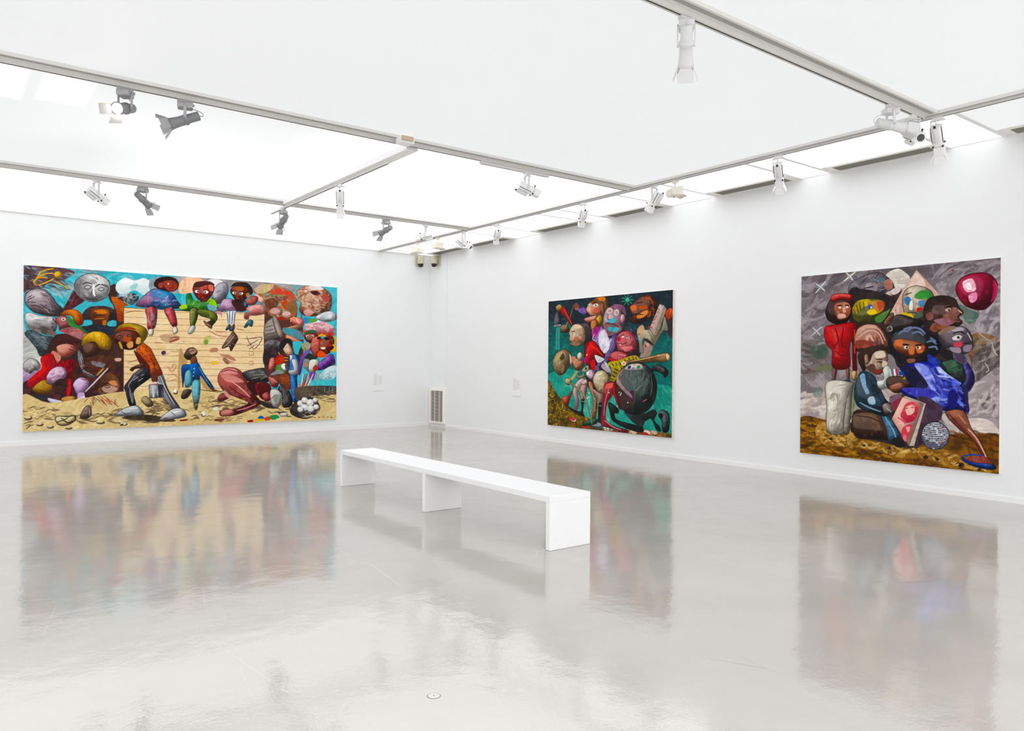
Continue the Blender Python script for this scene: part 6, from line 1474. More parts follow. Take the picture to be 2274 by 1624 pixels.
('F','e8e4d0',[227.1,368.0,225.4,369.2,223.5,369.7,222.0,369.1,221.5,367.8,222.2,366.2,223.8,365.0,225.7,364.6,227.2,365.1,227.8,366.4],{"wb":0.08}),
('F','e8e4d0',[338.5,344.7,337.0,345.9,335.2,346.4,333.8,345.8,333.3,344.6,333.9,343.0,335.5,341.8,337.3,341.4,338.7,341.9,339.2,343.2],{"wb":0.08}),
('F','e8e4d0',[381.2,390.4,379.7,391.6,378.0,392.0,376.6,391.5,376.1,390.3,376.7,388.7,378.2,387.5,380.0,387.1,381.4,387.6,381.8,388.9],{"wb":0.08}),
('F','e8e4d0',[223.1,210.2,221.5,211.4,219.6,211.7,218.1,211.1,217.6,209.8,218.3,208.2,219.9,207.1,221.8,206.7,223.3,207.3,223.8,208.6],{"wb":0.08}),
('F','e8e4d0',[335.9,440.0,334.4,441.3,332.5,441.7,331.1,441.3,330.6,440.0,331.3,438.4,332.8,437.2,334.6,436.7,336.1,437.2,336.5,438.5],{"wb":0.08}),
('L','c86a5c',2.9,[497,368,517,359],{}),
]
OPS_P3=[
('F','857b80',[-4,-54,494,-2,494,488,-4,545],{"sm":0,"mot":["9a9094","6c6268","a89c9c"]}),
('F','655b61',[-1,-2,270,-3,492,-1,492,29,349,32,186,40,-1,58],{"mot":["7c7276","524a50"]}),
('B',["6a6066","8a8086","544c52","a0969a","7a6e70"],[0,3,186,2,150,145,95,240,0,286],110,59,12.8,-22,30,{}),
('B',["a49a9c","8c8286","746a70","b4aaac"],[333,7,489,6,489,89,408,84],80,56,9.6,-26,25,{}),
('B',["a8a0a6","8a828a","c0b6b8","6c646c"],[416,96,489,89,489,187,434,185],60,44,10.2,-41,35,{}),
('F','b8aaa4',[0,341,48,321,81,329,81,389,0,392],{"mot":["d0c2b8","a0928e"]}),
('B',["d8ccc4","b4a6a0","988c8c","ece0d6"],[0,323,81,320,81,387,0,392],44,42,10.3,-16,25,{}),
('B',["5c544c","4c4844","7a706c"],[4,177,77,178,91,267,4,268],40,42,11.2,19,40,{}),
('F','4c5a50',[28,200,55,190,81,203,72,225,43,223],{"mot":["3a4840","66746a"]}),
('F','6a7048',[45,247,86,243,95,258,53,261],{"alpha":0.7}),
('F','6c7c70',[43,304,67,307,62,330,38,326],{"alpha":0.6}),
('F','5c7066',[405,101,426,112,448,125,434,147,416,135],{"mot":["7a8c84","44564e"]}),
('F','8c6c4c',[434,170,455,168,487,181,479,203,455,211,437,193],{"mot":["a8845c","6a503c"]}),
('F','6a4c3c',[426,208,448,201,458,224,434,235],{"mot":["8a6450"]}),
('F','5a504e',[441,216,489,187,489,235,465,262,444,274],{"mot":["746864","443c3c"]}),
('B',["4a4240","6c6260","8c8280","a89c98"],[434,185,489,179,489,262,437,278],44,29,7.3,-43,50,{}),
('F','a69b9b',[430,293,458,277,491,299,491,355,430,355],{"mot":["c2b6b2","8a8084"]}),
('F','6a6062',[451,316,470,311,484,329,472,347,455,335],{"mot":["544c50"]}),
('B',["b8acac","9a8e90","d0c4be"],[426,290,489,277,489,352,426,355],40,36,8.7,-53,40,{}),
('F','d9ccc4',[388,389,408,372,441,362,475,368,489,397,423,402],{"mot":["ecdcd0","b4a8a4"]}),
('F','c8bcb4',[368,362,390,357,408,387,390,396],{"mot":["a89c98"]}),
('F','b8a8a0',[216,307,262,306,254,344,224,328],{"mot":["d4c8bc"]}),
('F','6b4519',[-1,389,86,391,155,395,310,406,423,402,492,400,492,487,-1,488],{"mot":["9c661c","3c2610","85551c"]}),
('B',["a86e20","c08a34","4a2e12","7a4c18","2e1c0c"],[0,394,81,393,81,436,48,465,0,460],50,37,7.5,5,20,{}),
('B',["8a5418","b07824","3a2210","c89038","5a3614"],[0,465,141,466,349,483,489,479,489,486,0,486],110,33,6.6,2,20,{}),
('B',["6a3c14","8a5420","40240e"],[386,404,491,400,491,464,458,445],60,33,5.8,12,20,{}),
('F','b88a40',[45,418,60,399,86,400,84,424,109,427,141,420,155,417,155,434,212,436,245,438,294,450,333,436,368,439,416,451,458,471,489,481,441,481,371,477,333,468,270,471,212,461,150,456,81,458,53,442],{"c2":"8a5c20","ang":80,"mot":["d0a458","6a4418"]}),
('B',["d8b064","c89a4c","8a5c24","5c3a14","e4c484"],[48,407,81,422,155,430,245,444,333,446,416,456,482,478,441,479,333,464,212,457,81,453],150,21,5.8,10,60,{}),
('F','c89c50',[135,423,148,407,158,423,155,434,137,434],{"mot":["a87c34"]}),
('F','3a2410',[339.6,463.0,338.4,465.8,335.3,467.7,331.5,468.1,328.4,466.8,327.2,464.2,328.4,461.5,331.5,459.5,335.3,459.2,338.4,460.5],{"wb":0.08}),
('F','3a2410',[250.2,449.6,249.2,451.8,246.8,453.3,243.7,453.5,241.2,452.5,240.2,450.5,241.2,448.4,243.7,446.9,246.8,446.6,249.2,447.7],{"wb":0.08}),
('F','3a2410',[96.3,438.9,95.3,441.1,92.5,442.7,89.0,443.0,86.2,441.8,85.1,439.7,86.2,437.5,89.0,435.9,92.5,435.6,95.3,436.8],{"wb":0.08}),
('F','3a2410',[419.6,471.6,418.5,474.2,415.6,476.1,412.0,476.5,409.1,475.2,408.0,472.8,409.1,470.1,412.0,468.2,415.6,467.9,418.5,469.1],{"wb":0.08}),
('F','3a2410',[364.7,465.4,363.9,467.4,361.6,468.8,358.8,469.1,356.5,468.1,355.7,466.3,356.5,464.2,358.8,462.8,361.6,462.5,363.9,463.5],{"wb":0.08}),
('F','3a2410',[185.6,448.9,184.8,450.7,182.6,452.0,179.9,452.2,177.7,451.3,176.9,449.6,177.7,447.8,179.9,446.5,182.6,446.3,184.8,447.2],{"wb":0.08}),
('F','3a2410',[455.3,479.3,454.5,481.3,452.4,482.7,449.9,483.0,447.7,482.0,446.9,480.2,447.7,478.3,449.9,476.9,452.4,476.6,454.5,477.5],{"wb":0.08}),
('L','241810',1.9,[399,474,408,469,416,477,407,481],{}),
('F','241810',[413.8,475.3,413.1,477.2,411.3,478.5,409.1,478.7,407.3,477.8,406.6,476.0,407.3,474.1,409.1,472.8,411.3,472.6,413.1,473.5],{"wb":0.08}),
('F','34272a',[153,363,228,349,278,314,330,324,368,350,345,407,310,442,262,442,212,434,155,426],{"mot":["4a3630","241a1e"]}),
('L','d8d8d8',6.0,[43,49,72,20],{"taper":0.6}),
('L','4a464a',1.4,[43,51,72,22],{"taper":0.6}),
('L','d8d8d8',6.0,[44,24,70,45],{"taper":0.6}),
('L','4a464a',1.4,[44,26,70,47],{"taper":0.6}),
('L','e0dcd0',5.8,[123,24,155,1],{"taper":0.6}),
('L','4a464a',1.3,[123,26,155,4],{"taper":0.6}),
('L','e0dcd0',5.8,[129,1,149,25],{"taper":0.6}),
('L','4a464a',1.3,[129,3,149,27],{"taper":0.6}),
('L','c8c8cc',6.1,[29,167,63,140],{"taper":0.6}),
('L','4a464a',1.4,[29,169,63,142],{"taper":0.6}),
('L','c8c8cc',6.1,[35,142,58,165],{"taper":0.6}),
('L','4a464a',1.4,[35,144,58,167],{"taper":0.6}),
('F','b02030',[393.0,19.8,392.6,21.2,391.5,21.9,390.1,21.8,389.0,20.9,388.6,19.5,389.0,18.1,390.1,17.4,391.5,17.5,392.6,18.4],{"wb":0.08}),
('L','d8d0d0',1.1,[394,19,403,18],{}),
('F','b02030',[30.8,256.0,30.3,257.6,28.8,258.6,27.0,258.6,25.5,257.7,24.9,256.1,25.5,254.5,27.0,253.5,28.8,253.5,30.3,254.4],{"wb":0.08}),
('F','2a6a98',[14.1,220.7,13.5,222.3,12.0,223.3,10.1,223.3,8.7,222.3,8.1,220.7,8.7,219.1,10.1,218.1,12.0,218.1,13.5,219.1],{"wb":0.08}),
('F','ded6ca',[231,27,239,11,266,4,292,27,288,48,270,59,249,43],{"c2":"b8aca4","ang":80,"mot":["f2ece2","ccc0b4"]}),
('F','544a50',[135,49,142,30,164,18,212,8,247,32,254,61,222,77,175,78,144,65],{"c2":"38303a","ang":60,"mot":["746870","3a3238"],"out":"221c22","ow":1.4}),
('B',["8a7e84","2c262c","6a5e66","4a5a6a","a89ca0"],[146,28,212,12,249,41,245,65,177,73],70,21,4.3,4,60,{}),
('F','a86c5c',[228,33,245,28,251,49,237,54],{"mot":["c88c78"]}),
('F','8c8088',[181,37,207,35,209,56,186,59],{"mot":["b4a8ac"]}),
('L','1c181c',3.0,[177,46,203,43],{}),
('F','4a6a78',[214,23,228,22,231,31,218,32],{}),
('F','d3b3a8',[228,69,241,57,251,66,245,82,233,81],{"mot":["eadcd4"],"out":"3a2824","ow":1.0}),
('F','3a2626',[245,74,270,52,270,75,251,95,237,106],{"mot":["543a36"]}),
('F','3a2a28',[212,80,254,86,249,115,228,127],{"mot":["54403a"]}),
('F','d8c8c4',[245,57,266,48,270,59,254,68],{}),
('F','2a2022',[139,49,177,48,245,69,294,117,330,111,349,148,386,208,371,247,310,256,266,248,245,215,159,208,141,141],{"mot":["3c2c2a","1a1416"]}),
('F','2b1515',[73,94,94,62,141,62,153,94,139,124,112,137,79,123],{"mot":["48201c","180c0c"],"out":"140808","ow":1.1}),
('F','b86c52',[98,84,132,79,142,98,133,119,106,121],{"c2":"7a3c2c","ang":90,"mot":["c88468"]}),
('L','180c0c',3.2,[104,87,119,86],{}),
('L','180c0c',3.1,[127,86,138,88],{}),
('F','e8e0d8',[116.3,91.6,115.5,93.1,113.4,93.9,110.8,93.8,108.8,92.7,108.0,91.1,108.8,89.6,110.8,88.8,113.4,88.9,115.5,90.0],{"wb":0.08}),
('F','e8e0d8',[135.9,91.8,135.2,93.3,133.4,94.1,131.1,94.0,129.3,92.9,128.6,91.4,129.3,89.9,131.1,89.0,133.4,89.1,135.2,90.2],{"wb":0.08}),
('F','d8a088',[121,92,127,91,129,104,121,105],{}),
('F','e0a898',[108,109,125,109,129,118,109,120],{}),
('F','cc332e',[87,66,94,56,116,55,146,60,145,75,119,71,93,76],{"c2":"8a1c1c","ang":80,"out":"3a0c0c","ow":1.4}),
('L','e86458',3.1,[95,60,119,58,141,63],{}),
('F','6b3c36',[94,248,106,248,101,285,93,285],{"mot":["8a5448"],"out":"2a1412","ow":1.1}),
('F','6b3c36',[130,248,140,248,141,284,135,285],{"mot":["8a5448"],"out":"2a1412","ow":1.1}),
('F','1c3a48',[91,282,102,282,102,288,88,288],{}),
('F','1c3a48',[128,282,142,282,144,288,127,287],{}),
('F','ca1c20',[69,160,74,140,105,136,141,132,159,140,158,197,160,260,150,260,147,180,140,201,140,249,95,250,92,206,76,187],{"c2":"8a1216","ang":60,"mot":["e03a34","a0161a"],"out":"3c080a","ow":1.8}),
('L','6a0e12',3.2,[100,144,109,179,95,196],{}),
('L','6a0e12',3.1,[123,140,119,188,132,197],{}),
('L','6a0e12',3.1,[100,205,119,219,137,214],{}),
('L','6a0e12',3.1,[100,223,123,236],{}),
('L','6a0e12',3.2,[95,188,100,201],{}),
('L','f05048',3.6,[91,148,105,179],{}),
('L','f05048',3.5,[153,150,154,214],{}),
('F','d9aa6a',[147,260,160,260,158,279,153,284,148,277],{"c2":"a87840","ang":60,"out":"3a2410","ow":1.1}),
('F','ddd7c9',[79,288,153,289,146,305,135,353,126,419,81,419,78,352],{"c2":"c0b8a8","ang":70,"mot":["eee8dc","ccc4b4"],"out":"4a443c","ow":1.8}),
('F','8b8379',[153,289,147,327,142,414,126,419,130,353,141,310],{"mot":["a49c90","6c645c"],"out":"3a342e","ow":1.4}),
('L','a8a094',3.1,[109,297,141,293],{}),
('B',["b4aca0","f4f0e8","a49c90"],[86,316,128,319,119,407,86,404],40,27,4.5,-59,40,{}),
('L','8a8278',2.7,[88,324,105,320,109,337],{}),
('L','4c7c1e',4.0,[153,300,152,340,149,374],{}),
('L','8ab83c',1.3,[152,305,150,370],{}),
('F','e8e2d2',[144,394,150,373,159,392],{"out":"4a443c","ow":1.1}),
('F','2c201c',[145,394,159,393,158,417,146,416],{}),
('F','5c5a1e',[146,102,159,77,190,73,228,80,234,104,214,130,178,138,150,124],{"mot":["3a3a14","7c7a28"],"out":"1c1c0a","ow":1.4}),
('F','bc9c2a',[147,98,160,78,190,75,199,88,173,95,155,111],{"mot":["e0c038","8a7420"]}),
('F','c89a40',[188,83,224,81,228,103,209,113,194,104],{"mot":["b86a3c","e0bc58"]}),
('F','3458b0',[201.2,94.4,199.9,97.8,196.5,99.8,192.2,99.6,188.7,97.3,187.4,93.7,188.7,90.2,192.2,88.3,196.5,88.5,199.9,90.9],{"wb":0.08}),
('F','e0dcd0',[199.5,96.0,199.0,97.5,197.7,98.4,196.1,98.3,194.8,97.3,194.3,95.8,194.8,94.3,196.1,93.4,197.7,93.5,199.0,94.5],{"wb":0.08}),
('F','ecd034',[186,106,203,100,212,111,194,115],{}),
('F','b8543c',[212,82,229,85,228,102,218,105],{"mot":["d87c54"]}),
('F','4a7a34',[207,122,237,106,245,103,228,131,212,135],{"mot":["6a8c3a"]}),
('L','2c2c10',2.2,[150,98,159,120],{}),
('L','2c2c10',2.2,[157,87,164,111],{}),
('L','2c2c10',2.2,[166,81,169,103],{}),
('L','2c2c10',2.2,[175,78,179,99],{}),
('F','dab3a3',[308,11,337,45,364,78,334,120,270,129,245,113,270,67],{"sm":0,"mot":["e8c8ba","c89c8c"]}),
('F','eed4c8',[308,19,330,51,294,56,278,76,294,40],{"mot":["e0bcac"]}),
('F','c8a090',[249,111,278,88,278,117,254,124],{"mot":["ecd8cc"]}),
('F','c9b9a0',[277,65,306,49,341,63,350,92,330,120,300,131,279,111],{"c2":"94846c","ang":50,"mot":["dccfb8","7a6a54"],"out":"3a2c20","ow":1.6}),
('F','3a8f3c',[305,71,322,61,341,67,346,82,310,81],{"mot":["5cb04c","2a6c30"]}),
('F','3a7ab4',[280,78,292,76,296,91,284,94],{"mot":["5c98c8"]}),
('F','3a7ab4',[313,88,325,86,326,97,316,99],{"mot":["5c98c8"]}),
('F','efe8da',[293,87,300,85,300,108,291,105],{"out":"5a4a3a","ow":1.0}),
('F','d02c2c',[310,104,321,103,320,114,311,113],{}),
('F','dbbd2c',[275,113,297,117,301,131,279,125],{"mot":["b89820"]}),
('L','2a2018',2.0,[286,115,302,114,318,119],{}),
('L','3a2a1c',2.4,[280,70,298,65],{}),
('F','4a5a44',[310,116,330,107,326,123,310,128],{}),
('F','251d1d',[237,165,245,136,266,117,310,131,326,139,304,155,272,162],{"mot":["3c3030","141010"],"out":"0e0a0a","ow":1.0}),
('F','8a8c94',[251.9,151.9,250.4,156.3,246.7,158.9,242.1,158.8,238.3,155.9,236.9,151.5,238.3,147.1,242.1,144.5,246.7,144.7,250.4,147.5],{"wb":0.08}),
('F','2a2a30',[248.5,151.8,247.7,154.3,245.7,155.7,243.1,155.6,241.0,154.0,240.2,151.6,241.0,149.1,243.1,147.7,245.7,147.8,247.7,149.4],{"wb":0.08}),
('F','8c5c46',[229,136,249,112,254,124,238,145],{"c2":"54342a","ang":60,"mot":["b07c60"],"out":"2a1610","ow":1.3}),
('L','54607a',2.0,[318,155,326,147],{}),
('F','6a4434',[231,163,245,144,237,173],{}),
('F','c8886c',[231,160,239,165,241,177,233,175],{}),
('F','2a1c1c',[212,143,245,165,245,198,228,181],{"mot":["3c2a28"]}),
('F','b1725e',[156,160,176,140,212,142,236,169,238,196,212,192,158,199],{"c2":"7c4034","ang":60,"mot":["c88c78"],"out":"3a1a14","ow":1.7}),
('L','e0b4a4',3.0,[159,163,186,146,216,152,234,181],{}),
('L','e0b4a4',3.0,[164,171,190,155,216,162,228,190],{}),
('L','e0b4a4',3.0,[161,154,186,141,212,145],{}),
('F','dba89c',[182,174,186,166,196,166,205,181,199,181,193,172,188,181],{}),
('F','8a3c34',[159,180,186,180,212,194,159,199],{"mot":["a85848"]}),
('F','4b2f2c',[325,111,337,83,368,77,395,86,405,107,415,120,404,130,413,142,402,150,371,147,349,141,330,132],{"c2":"2a1816","ang":150,"mot":["6a4440","382220"],"out":"170c0c","ow":1.5}),
('F','2b1b1b',[326,109,338,83,370,77,394,87,379,100,349,100,341,124,330,127],{"mot":["3c2828"]}),
('F','8c5c52',[379,117,394,106,408,117,401,130,408,140,386,141,371,129],{"mot":["b08478","6a4038"]}),
('F','d0a898',[375,109,386,108,386,114,377,115],{}),
('F','181010',[385.7,112.3,385.2,113.6,384.1,114.4,382.7,114.3,381.6,113.4,381.2,112.0,381.6,110.7,382.7,109.9,384.1,109.9,385.2,110.8],{"wb":0.08}),
('L','1a0c0c',2.7,[373,105,390,103],{}),
('L','e0bcac',2.6,[403,113,412,121],{}),
('L','2c1412',2.3,[394,136,412,138],{}),
('F','7a4840',[331,119,345,116,347,132,335,133],{"mot":["945c50"]}),
('F','8b5139',[340,156,353,140,383,148,377,157,360,165],{"mot":["a86a4c","5c3020"]}),
('F','9a6a78',[349,136,371,131,394,142,375,149],{"mot":["7c4c58"]}),
('F','1d191d',[345,176,371,157,390,200,392,236,368,220,349,200],{"mot":["302a30"]}),
('F','6b5b65',[360,176,372,156,408,151,427,162,435,185,433,205,413,217,386,210,370,197],{"c2":"41343e","ang":120,"mot":["8a7884","54444e"],"out":"1a141a","ow":1.5}),
('F','d8d0d4',[390,177,401,171,415,175,408,186,394,185],{"out":"2a1e24","ow":1.2}),
('F','1a1216',[406.9,177.1,406.4,179.0,404.9,180.1,403.1,180.0,401.7,178.9,401.1,177.0,401.7,175.2,403.1,174.1,404.9,174.1,406.4,175.3],{"wb":0.08}),
('F','c84a5c',[394,192,409,186,412,197,399,200],{}),
('L','1a1014',3.0,[392,168,408,164,419,170],{}),
('F','b0a0b0',[386,157,408,153,417,160,397,163],{}),
('L','2a1a20',2.6,[416,191,433,190],{}),
('F','8c7a88',[417,197,433,195,430,209,416,210],{}),
('F','9a8894',[386,200,408,202,408,214,390,210],{}),
('L','c8b8c4',2.2,[423,166,433,185],{}),
('L','8a6c58',10.0,[360,168,375,159,397,153],{}),
('B',["3a404c","8a90a0","a8aebc","20242c"],[333,183,360,184,360,208,337,208],16,16,3.9,42,50,{}),
('F','1b1b21',[242,186,251,165,278,154,310,147,341,164,364,189,359,213,334,236,294,241,264,232,247,209],{"mot":["2c2e3a","101014"],"out":"0c0c10","ow":1.3}),
('L','6a7696',4.8,[288,158,302,151,318,155,330,167],{}),
('L','6a7696',4.8,[298,166,314,161,326,171],{}),
('L','6a7696',4.7,[333,187,345,184,356,192],{}),
('L','6a7696',4.7,[337,200,353,198,358,206],{}),
('L','6a7696',4.9,[266,166,278,158,290,160],{}),
('L','6a7696',4.7,[341,176,355,186],{}),
('L','6a7696',4.9,[278,154,298,149],{}),
('F','9f5430',[254,188,276,178,326,191,330,208,307,224,278,217,258,203],{"c2":"64301c","ang":90,"mot":["b86a40"],"out":"2a120a","ow":1.3}),
('F','d8784c',[257,182,275,179,276,195,260,195],{"mot":["b85434"]}),
('F','d07448',[310,195,328,195,326,209,312,213],{"mot":["a84c2c"]}),
('F','f0e8e0',[290.9,198.9,289.9,201.1,287.0,202.4,283.6,202.4,280.7,201.0,279.7,198.8,280.7,196.6,283.6,195.3,287.0,195.4,289.9,196.8],{"wb":0.08}),
('F','f0e8e0',[320.2,200.1,319.2,202.3,316.4,203.6,313.0,203.5,310.3,202.2,309.2,200.0,310.3,197.9,313.0,196.6,316.4,196.6,319.2,198.0],{"wb":0.08}),
('F','100c0c',[289.3,198.9,288.9,200.6,287.7,201.6,286.2,201.6,285.0,200.5,284.5,198.9,285.0,197.2,286.2,196.2,287.7,196.2,288.9,197.2],{"wb":0.08}),
('F','100c0c',[315.5,200.1,315.1,201.7,313.9,202.8,312.4,202.7,311.2,201.7,310.8,200.0,311.2,198.4,312.4,197.3,313.9,197.4,315.1,198.4],{"wb":0.08}),
('L','120c0c',4.1,[276,191,292,193],{}),
('L','120c0c',4.0,[306,194,322,193],{}),
('F','c87448',[292,197,302,197,304,215,293,215],{}),
('L','100a0a',4.8,[282,223,298,227,314,224],{}),
('F','201a1e',[270,219,294,228,322,226,310,240,282,238],{}),
('F','8a5a44',[288,227,306,227,304,236,290,236],{}),
('F','9b1536',[398,68,408,41,434,31,465,34,484,56,482,86,466,110,445,115,416,101],{"c2":"5a0a1e","ang":70,"mot":["b02448"],"out":"3c0614","ow":2.1}),
('F','b42a50',[475,50,484,60,482,85,472,99,477,73],{"mot":["8a1230"]}),
('F','f4b4c8',[413,48,433,43,441,67,427,74,416,66],{"mot":["fae0e8","e488a8"]}),
('F','e988ae',[425,82,441,74,443,91,431,98],{"mot":["f4b8cc"]}),
('F','fcf0f4',[419,55,427,52,432,66,423,67],{}),
('L','c84a70',1.8,[479,51,485,70,479,92],{}),
('L','7a1830',1.5,[444,115,451,125],{}),
('L','c8c0c0',1.5,[441,151,451,171,469,186],{}),
('L','d8d0cc',1.4,[475,190,479,209,487,220],{}),
('L','d4c8c4',1.8,[460,235,469,251,463,258],{}),
('L','c0b4b0',1.5,[448,235,462,228],{}),
('F','4b2f21',[153,370,224,366,245,404,251,428,212,430,159,425],{"c2":"2c1a12","ang":70,"mot":["64422e"],"out":"1a0e08","ow":1.7}),
('L','2a180e',2.6,[159,374,194,376,224,387],{}),
('F','3b6686',[223,362,245,372,272,417,266,432,247,436,237,403],{"c2":"1f3c54","ang":0,"mot":["5a8cb0"],"out":"0e1c28","ow":1.7}),
('L','7aaccc',3.3,[233,370,254,402,262,422],{}),
('F','1c1a1c',[249,431,270,421,286,440,266,446],{}),
('F','2d4556',[158,288,173,259,203,268,222,303,238,332,254,344,237,370,203,363,165,350,154,322],{"c2":"16242e","ang":60,"mot":["3c5a70","1c2c38"],"out":"0c141a","ow":1.7}),
('F','8aacc8',[169,270,181,266,186,296,194,312,186,317,175,296],{"mot":["6a90b0"]}),
('F','9cbcd4',[190,329,207,327,209,341,194,342],{"mot":["bcd4e4"]}),
('L','7c9cb8',3.9,[168,339,194,351,224,360],{}),
('L','16242e',3.4,[194,278,212,312,228,336],{}),
('F','b8c8d4',[192,325,205,323,207,335,196,336],{}),
('F','7b6b65',[228,343,245,338,258,358,245,367,233,363],{"c2":"4c403c","ang":60,"mot":["a0908a"],"out":"221a18","ow":1.3}),
('L','c8b8b0',2.1,[237,349,251,360],{}),
('F','3b2520',[161,221,185,198,228,193,238,207,212,213,191,240,178,259],{"c2":"20120e","ang":60,"mot":["54382e"]}),
('F','c1a289',[205,211,233,206,240,228,229,258,212,266,186,251,181,234,194,232],{"c2":"7c5c48","ang":120,"mot":["d8bca4","9a7a64"],"out":"2c1a12","ow":1.7}),
('F','e0ccb8',[207,210,228,207,234,221,212,225],{}),
('L','2a1810',3.0,[212,234,231,236],{}),
('F','b03028',[205,256,224,255,218,263,207,263],{}),
('L','2a1810',2.5,[209,228,228,228],{}),
('F','5a3c30',[186,247,205,240,212,265,190,255],{}),
('F','dcc4ac',[228,232,239,236,234,249,226,245],{}),
('F','9a7460',[180,219,188,215,192,236,183,240],{"out":"2c1a12","ow":1.0}),
('F','dadfd3',[214,283,231,278,228,253,242,243,249,257,246,282,229,304,216,297],{"c2":"b0b8b0","ang":60,"mot":["f0f2ec"],"out":"4a4c48","ow":1.3}),
('F','8c98a4',[231,282,245,275,241,294,233,295],{}),
('L','c8c8d0',4.6,[245,252,249,271],{"taper":0.1}),
('L','6a6a78',4.6,[251,252,254,271],{"taper":0.1}),
('L','e8e8ec',4.5,[256,252,259,271],{"taper":0.1}),
('L','b03a3c',4.5,[261,251,265,271],{"taper":0.1}),
('L','5a7a94',4.5,[267,251,270,271],{"taper":0.1}),
('L','d0d0d4',4.5,[272,251,275,271],{"taper":0.1}),
('L','3a3a44',4.5,[277,251,280,271],{"taper":0.1}),
('F','3b2118',[244,272,307,275,308,297,245,303],{"c2":"20100a","ang":80,"mot":["54301e"],"out":"140a06","ow":1.3}),
('F','8b4c36',[244,296,270,284,287,298,268,311,251,308],{"c2":"54281a","ang":60,"mot":["a86448"],"out":"28100a","ow":1.3}),
('L','d8886c',2.5,[254,294,270,289],{}),
('F','e2c324',[277,274,294,266,306,255,311,263,298,274,284,280],{"c2":"a88c10","ang":60,"out":"4a3c08","ow":1.0}),
('F','2a4ca0',[270,258,282,258,280,266,271,267],{}),
('F','c83434',[292,277,304,274,306,280,294,281],{}),
('F','7a5a6c',[245,323,270,314,275,332,254,348],{"mot":["9a7c8c","5c3c50"]}),
('F','8a3444',[254,335,278,322,266,355,256,354],{}),
('F','2d2da2',[270,252,310,236,349,235,386,250,409,271,420,302,427,352,386,351,360,344,322,330,276,311,279,299,333,301,306,272],{"c2":"1c1c6c","ang":60,"mot":["5060d0","24248a"],"out":"0e0e38","ow":1.6}),
('F','191938',[279,249,310,248,335,278,334,297,306,296,286,277],{"mot":["2a2a54"]}),
('F','8a98ec',[304,240,330,242,349,268,358,299,345,300,330,276],{"mot":["b4c0f8","5c6cd8"]}),
('F','b4c2f6',[356,246,383,253,397,269,386,279,368,267],{"mot":["dce4fc","7484e4"]}),
('F','4a48b4',[275,302,306,297,349,303,364,319,349,331,318,323],{"mot":["7478d8","32309c"]}),
('F','a0acf0',[345,322,362,317,362,329,349,331],{}),
('F','6472dc',[364,275,408,278,405,290,371,287],{"mot":["8c9af0"]}),
('B',["6a7ae4","2a2a94","9caaf4","1a1a60","4450c4"],[349,256,408,274,419,340,368,338,349,303],70,27,5.4,41,40,{}),
('L','c8d4fc',3.1,[360,267,386,271],{}),
('F','232070',[386,302,405,310,397,341,383,338],{}),
('F','3848b0',[337,216,364,232,371,243,349,240,337,232],{"mot":["5a70d8","1c2460"]}),
('F','21302b',[366,236,402,227,420,241,419,281,401,275,371,253],{"mot":["2c5a3c","161e1c"],"out":"0c1210","ow":1.2}),
('B',["3a7a4c","1c4a34","5a3a4c"],[371,236,416,236,417,274,386,259],26,15,3.4,31,60,{}),
('F','3d3582',[408,222,427,239,440,274,427,302,411,292,421,270],{"c2":"221c50","ang":30,"mot":["5a50a8"],"out":"100c28","ow":1.2}),
('F','2a2452',[416,286,426,301,426,355,419,317],{}),
('F','5c4c68',[394,216,416,216,423,239,401,232],{"mot":["3c3044"]}),
('F','3d2d39',[310,323,364,335,366,362,333,416,306,439],{"mot":["54404c","2a1e28"]}),
('F','4a3448',[326,328,368,342,364,374,341,360],{"mot":["342434"]}),
('F','cabaaa',[279,320,284,318,333,335,331,340,306,439,294,440],{"sm":0,"mot":["a89888"]}),
('F','f1b9a9',[277,321,328,335,294,440,251,377],{"sm":0,"mot":["f8ccbc","e8a494"],"out":"5a3430","ow":1.0}),
('F','da5464',[279,349,288,335,308,332,316,347,306,375,288,384,273,369],{"c2":"b83448","ang":60,"mot":["ec8084"]}),
('F','f4c0b4',[284,348,302,339,306,355,292,366],{}),
('F','d85060',[281,394,299,386,296,407,285,430,275,410],{"mot":["f09c98"]}),
('F','f0a8a0',[286,395,296,394,292,407],{}),
('L','b02c44',2.4,[284,350,290,347],{}),
('L','b02c44',2.4,[298,346,304,345],{}),
('L','c03c50',2.8,[288,367,300,365],{}),
('L','d85c68',4.1,[266,372,278,379,286,387],{}),
('F','b9b9c6',[386.0,407.5,380.1,426.9,364.6,440.0,345.1,441.7,329.1,431.2,322.9,412.2,329.1,392.4,345.1,379.4,364.6,378.2,380.1,389.0],{"wb":0.08}),
('F','74748a',[326,413,333,436,355,442,375,433,386,408,375,423,349,427],{"mot":["5a5a70"]}),
('L','2a2a36',1.6,[340,382,355,383,370,380],{"taper":0.1}),
('L','3c3c4a',2.0,[343,382,344,386],{"taper":0.1}),
('F','f0f0f6',[349,383,353,383,353,385,349,385],{"sm":0}),
('L','3c3c4a',1.9,[366,380,367,385],{"taper":0.1}),
('L','2a2a36',1.6,[333,387,355,388,376,385],{"taper":0.1}),
('F','f0f0f6',[342,388,347,388,347,391,342,390],{"sm":0}),
('L','3c3c4a',2.0,[351,386,352,391],{"taper":0.1}),
('L','3c3c4a',1.9,[373,385,373,389],{"taper":0.1}),
('L','2a2a36',1.6,[330,392,355,393,379,389],{"taper":0.1}),
('L','3c3c4a',2.0,[340,392,341,396],{"taper":0.1}),
('F','f0f0f6',[346,393,350,393,350,395,346,395],{"sm":0}),
('F','f0f0f6',[353,392,358,392,358,395,353,394],{"sm":0}),
('L','3c3c4a',1.9,[362,390,363,395],{"taper":0.1}),
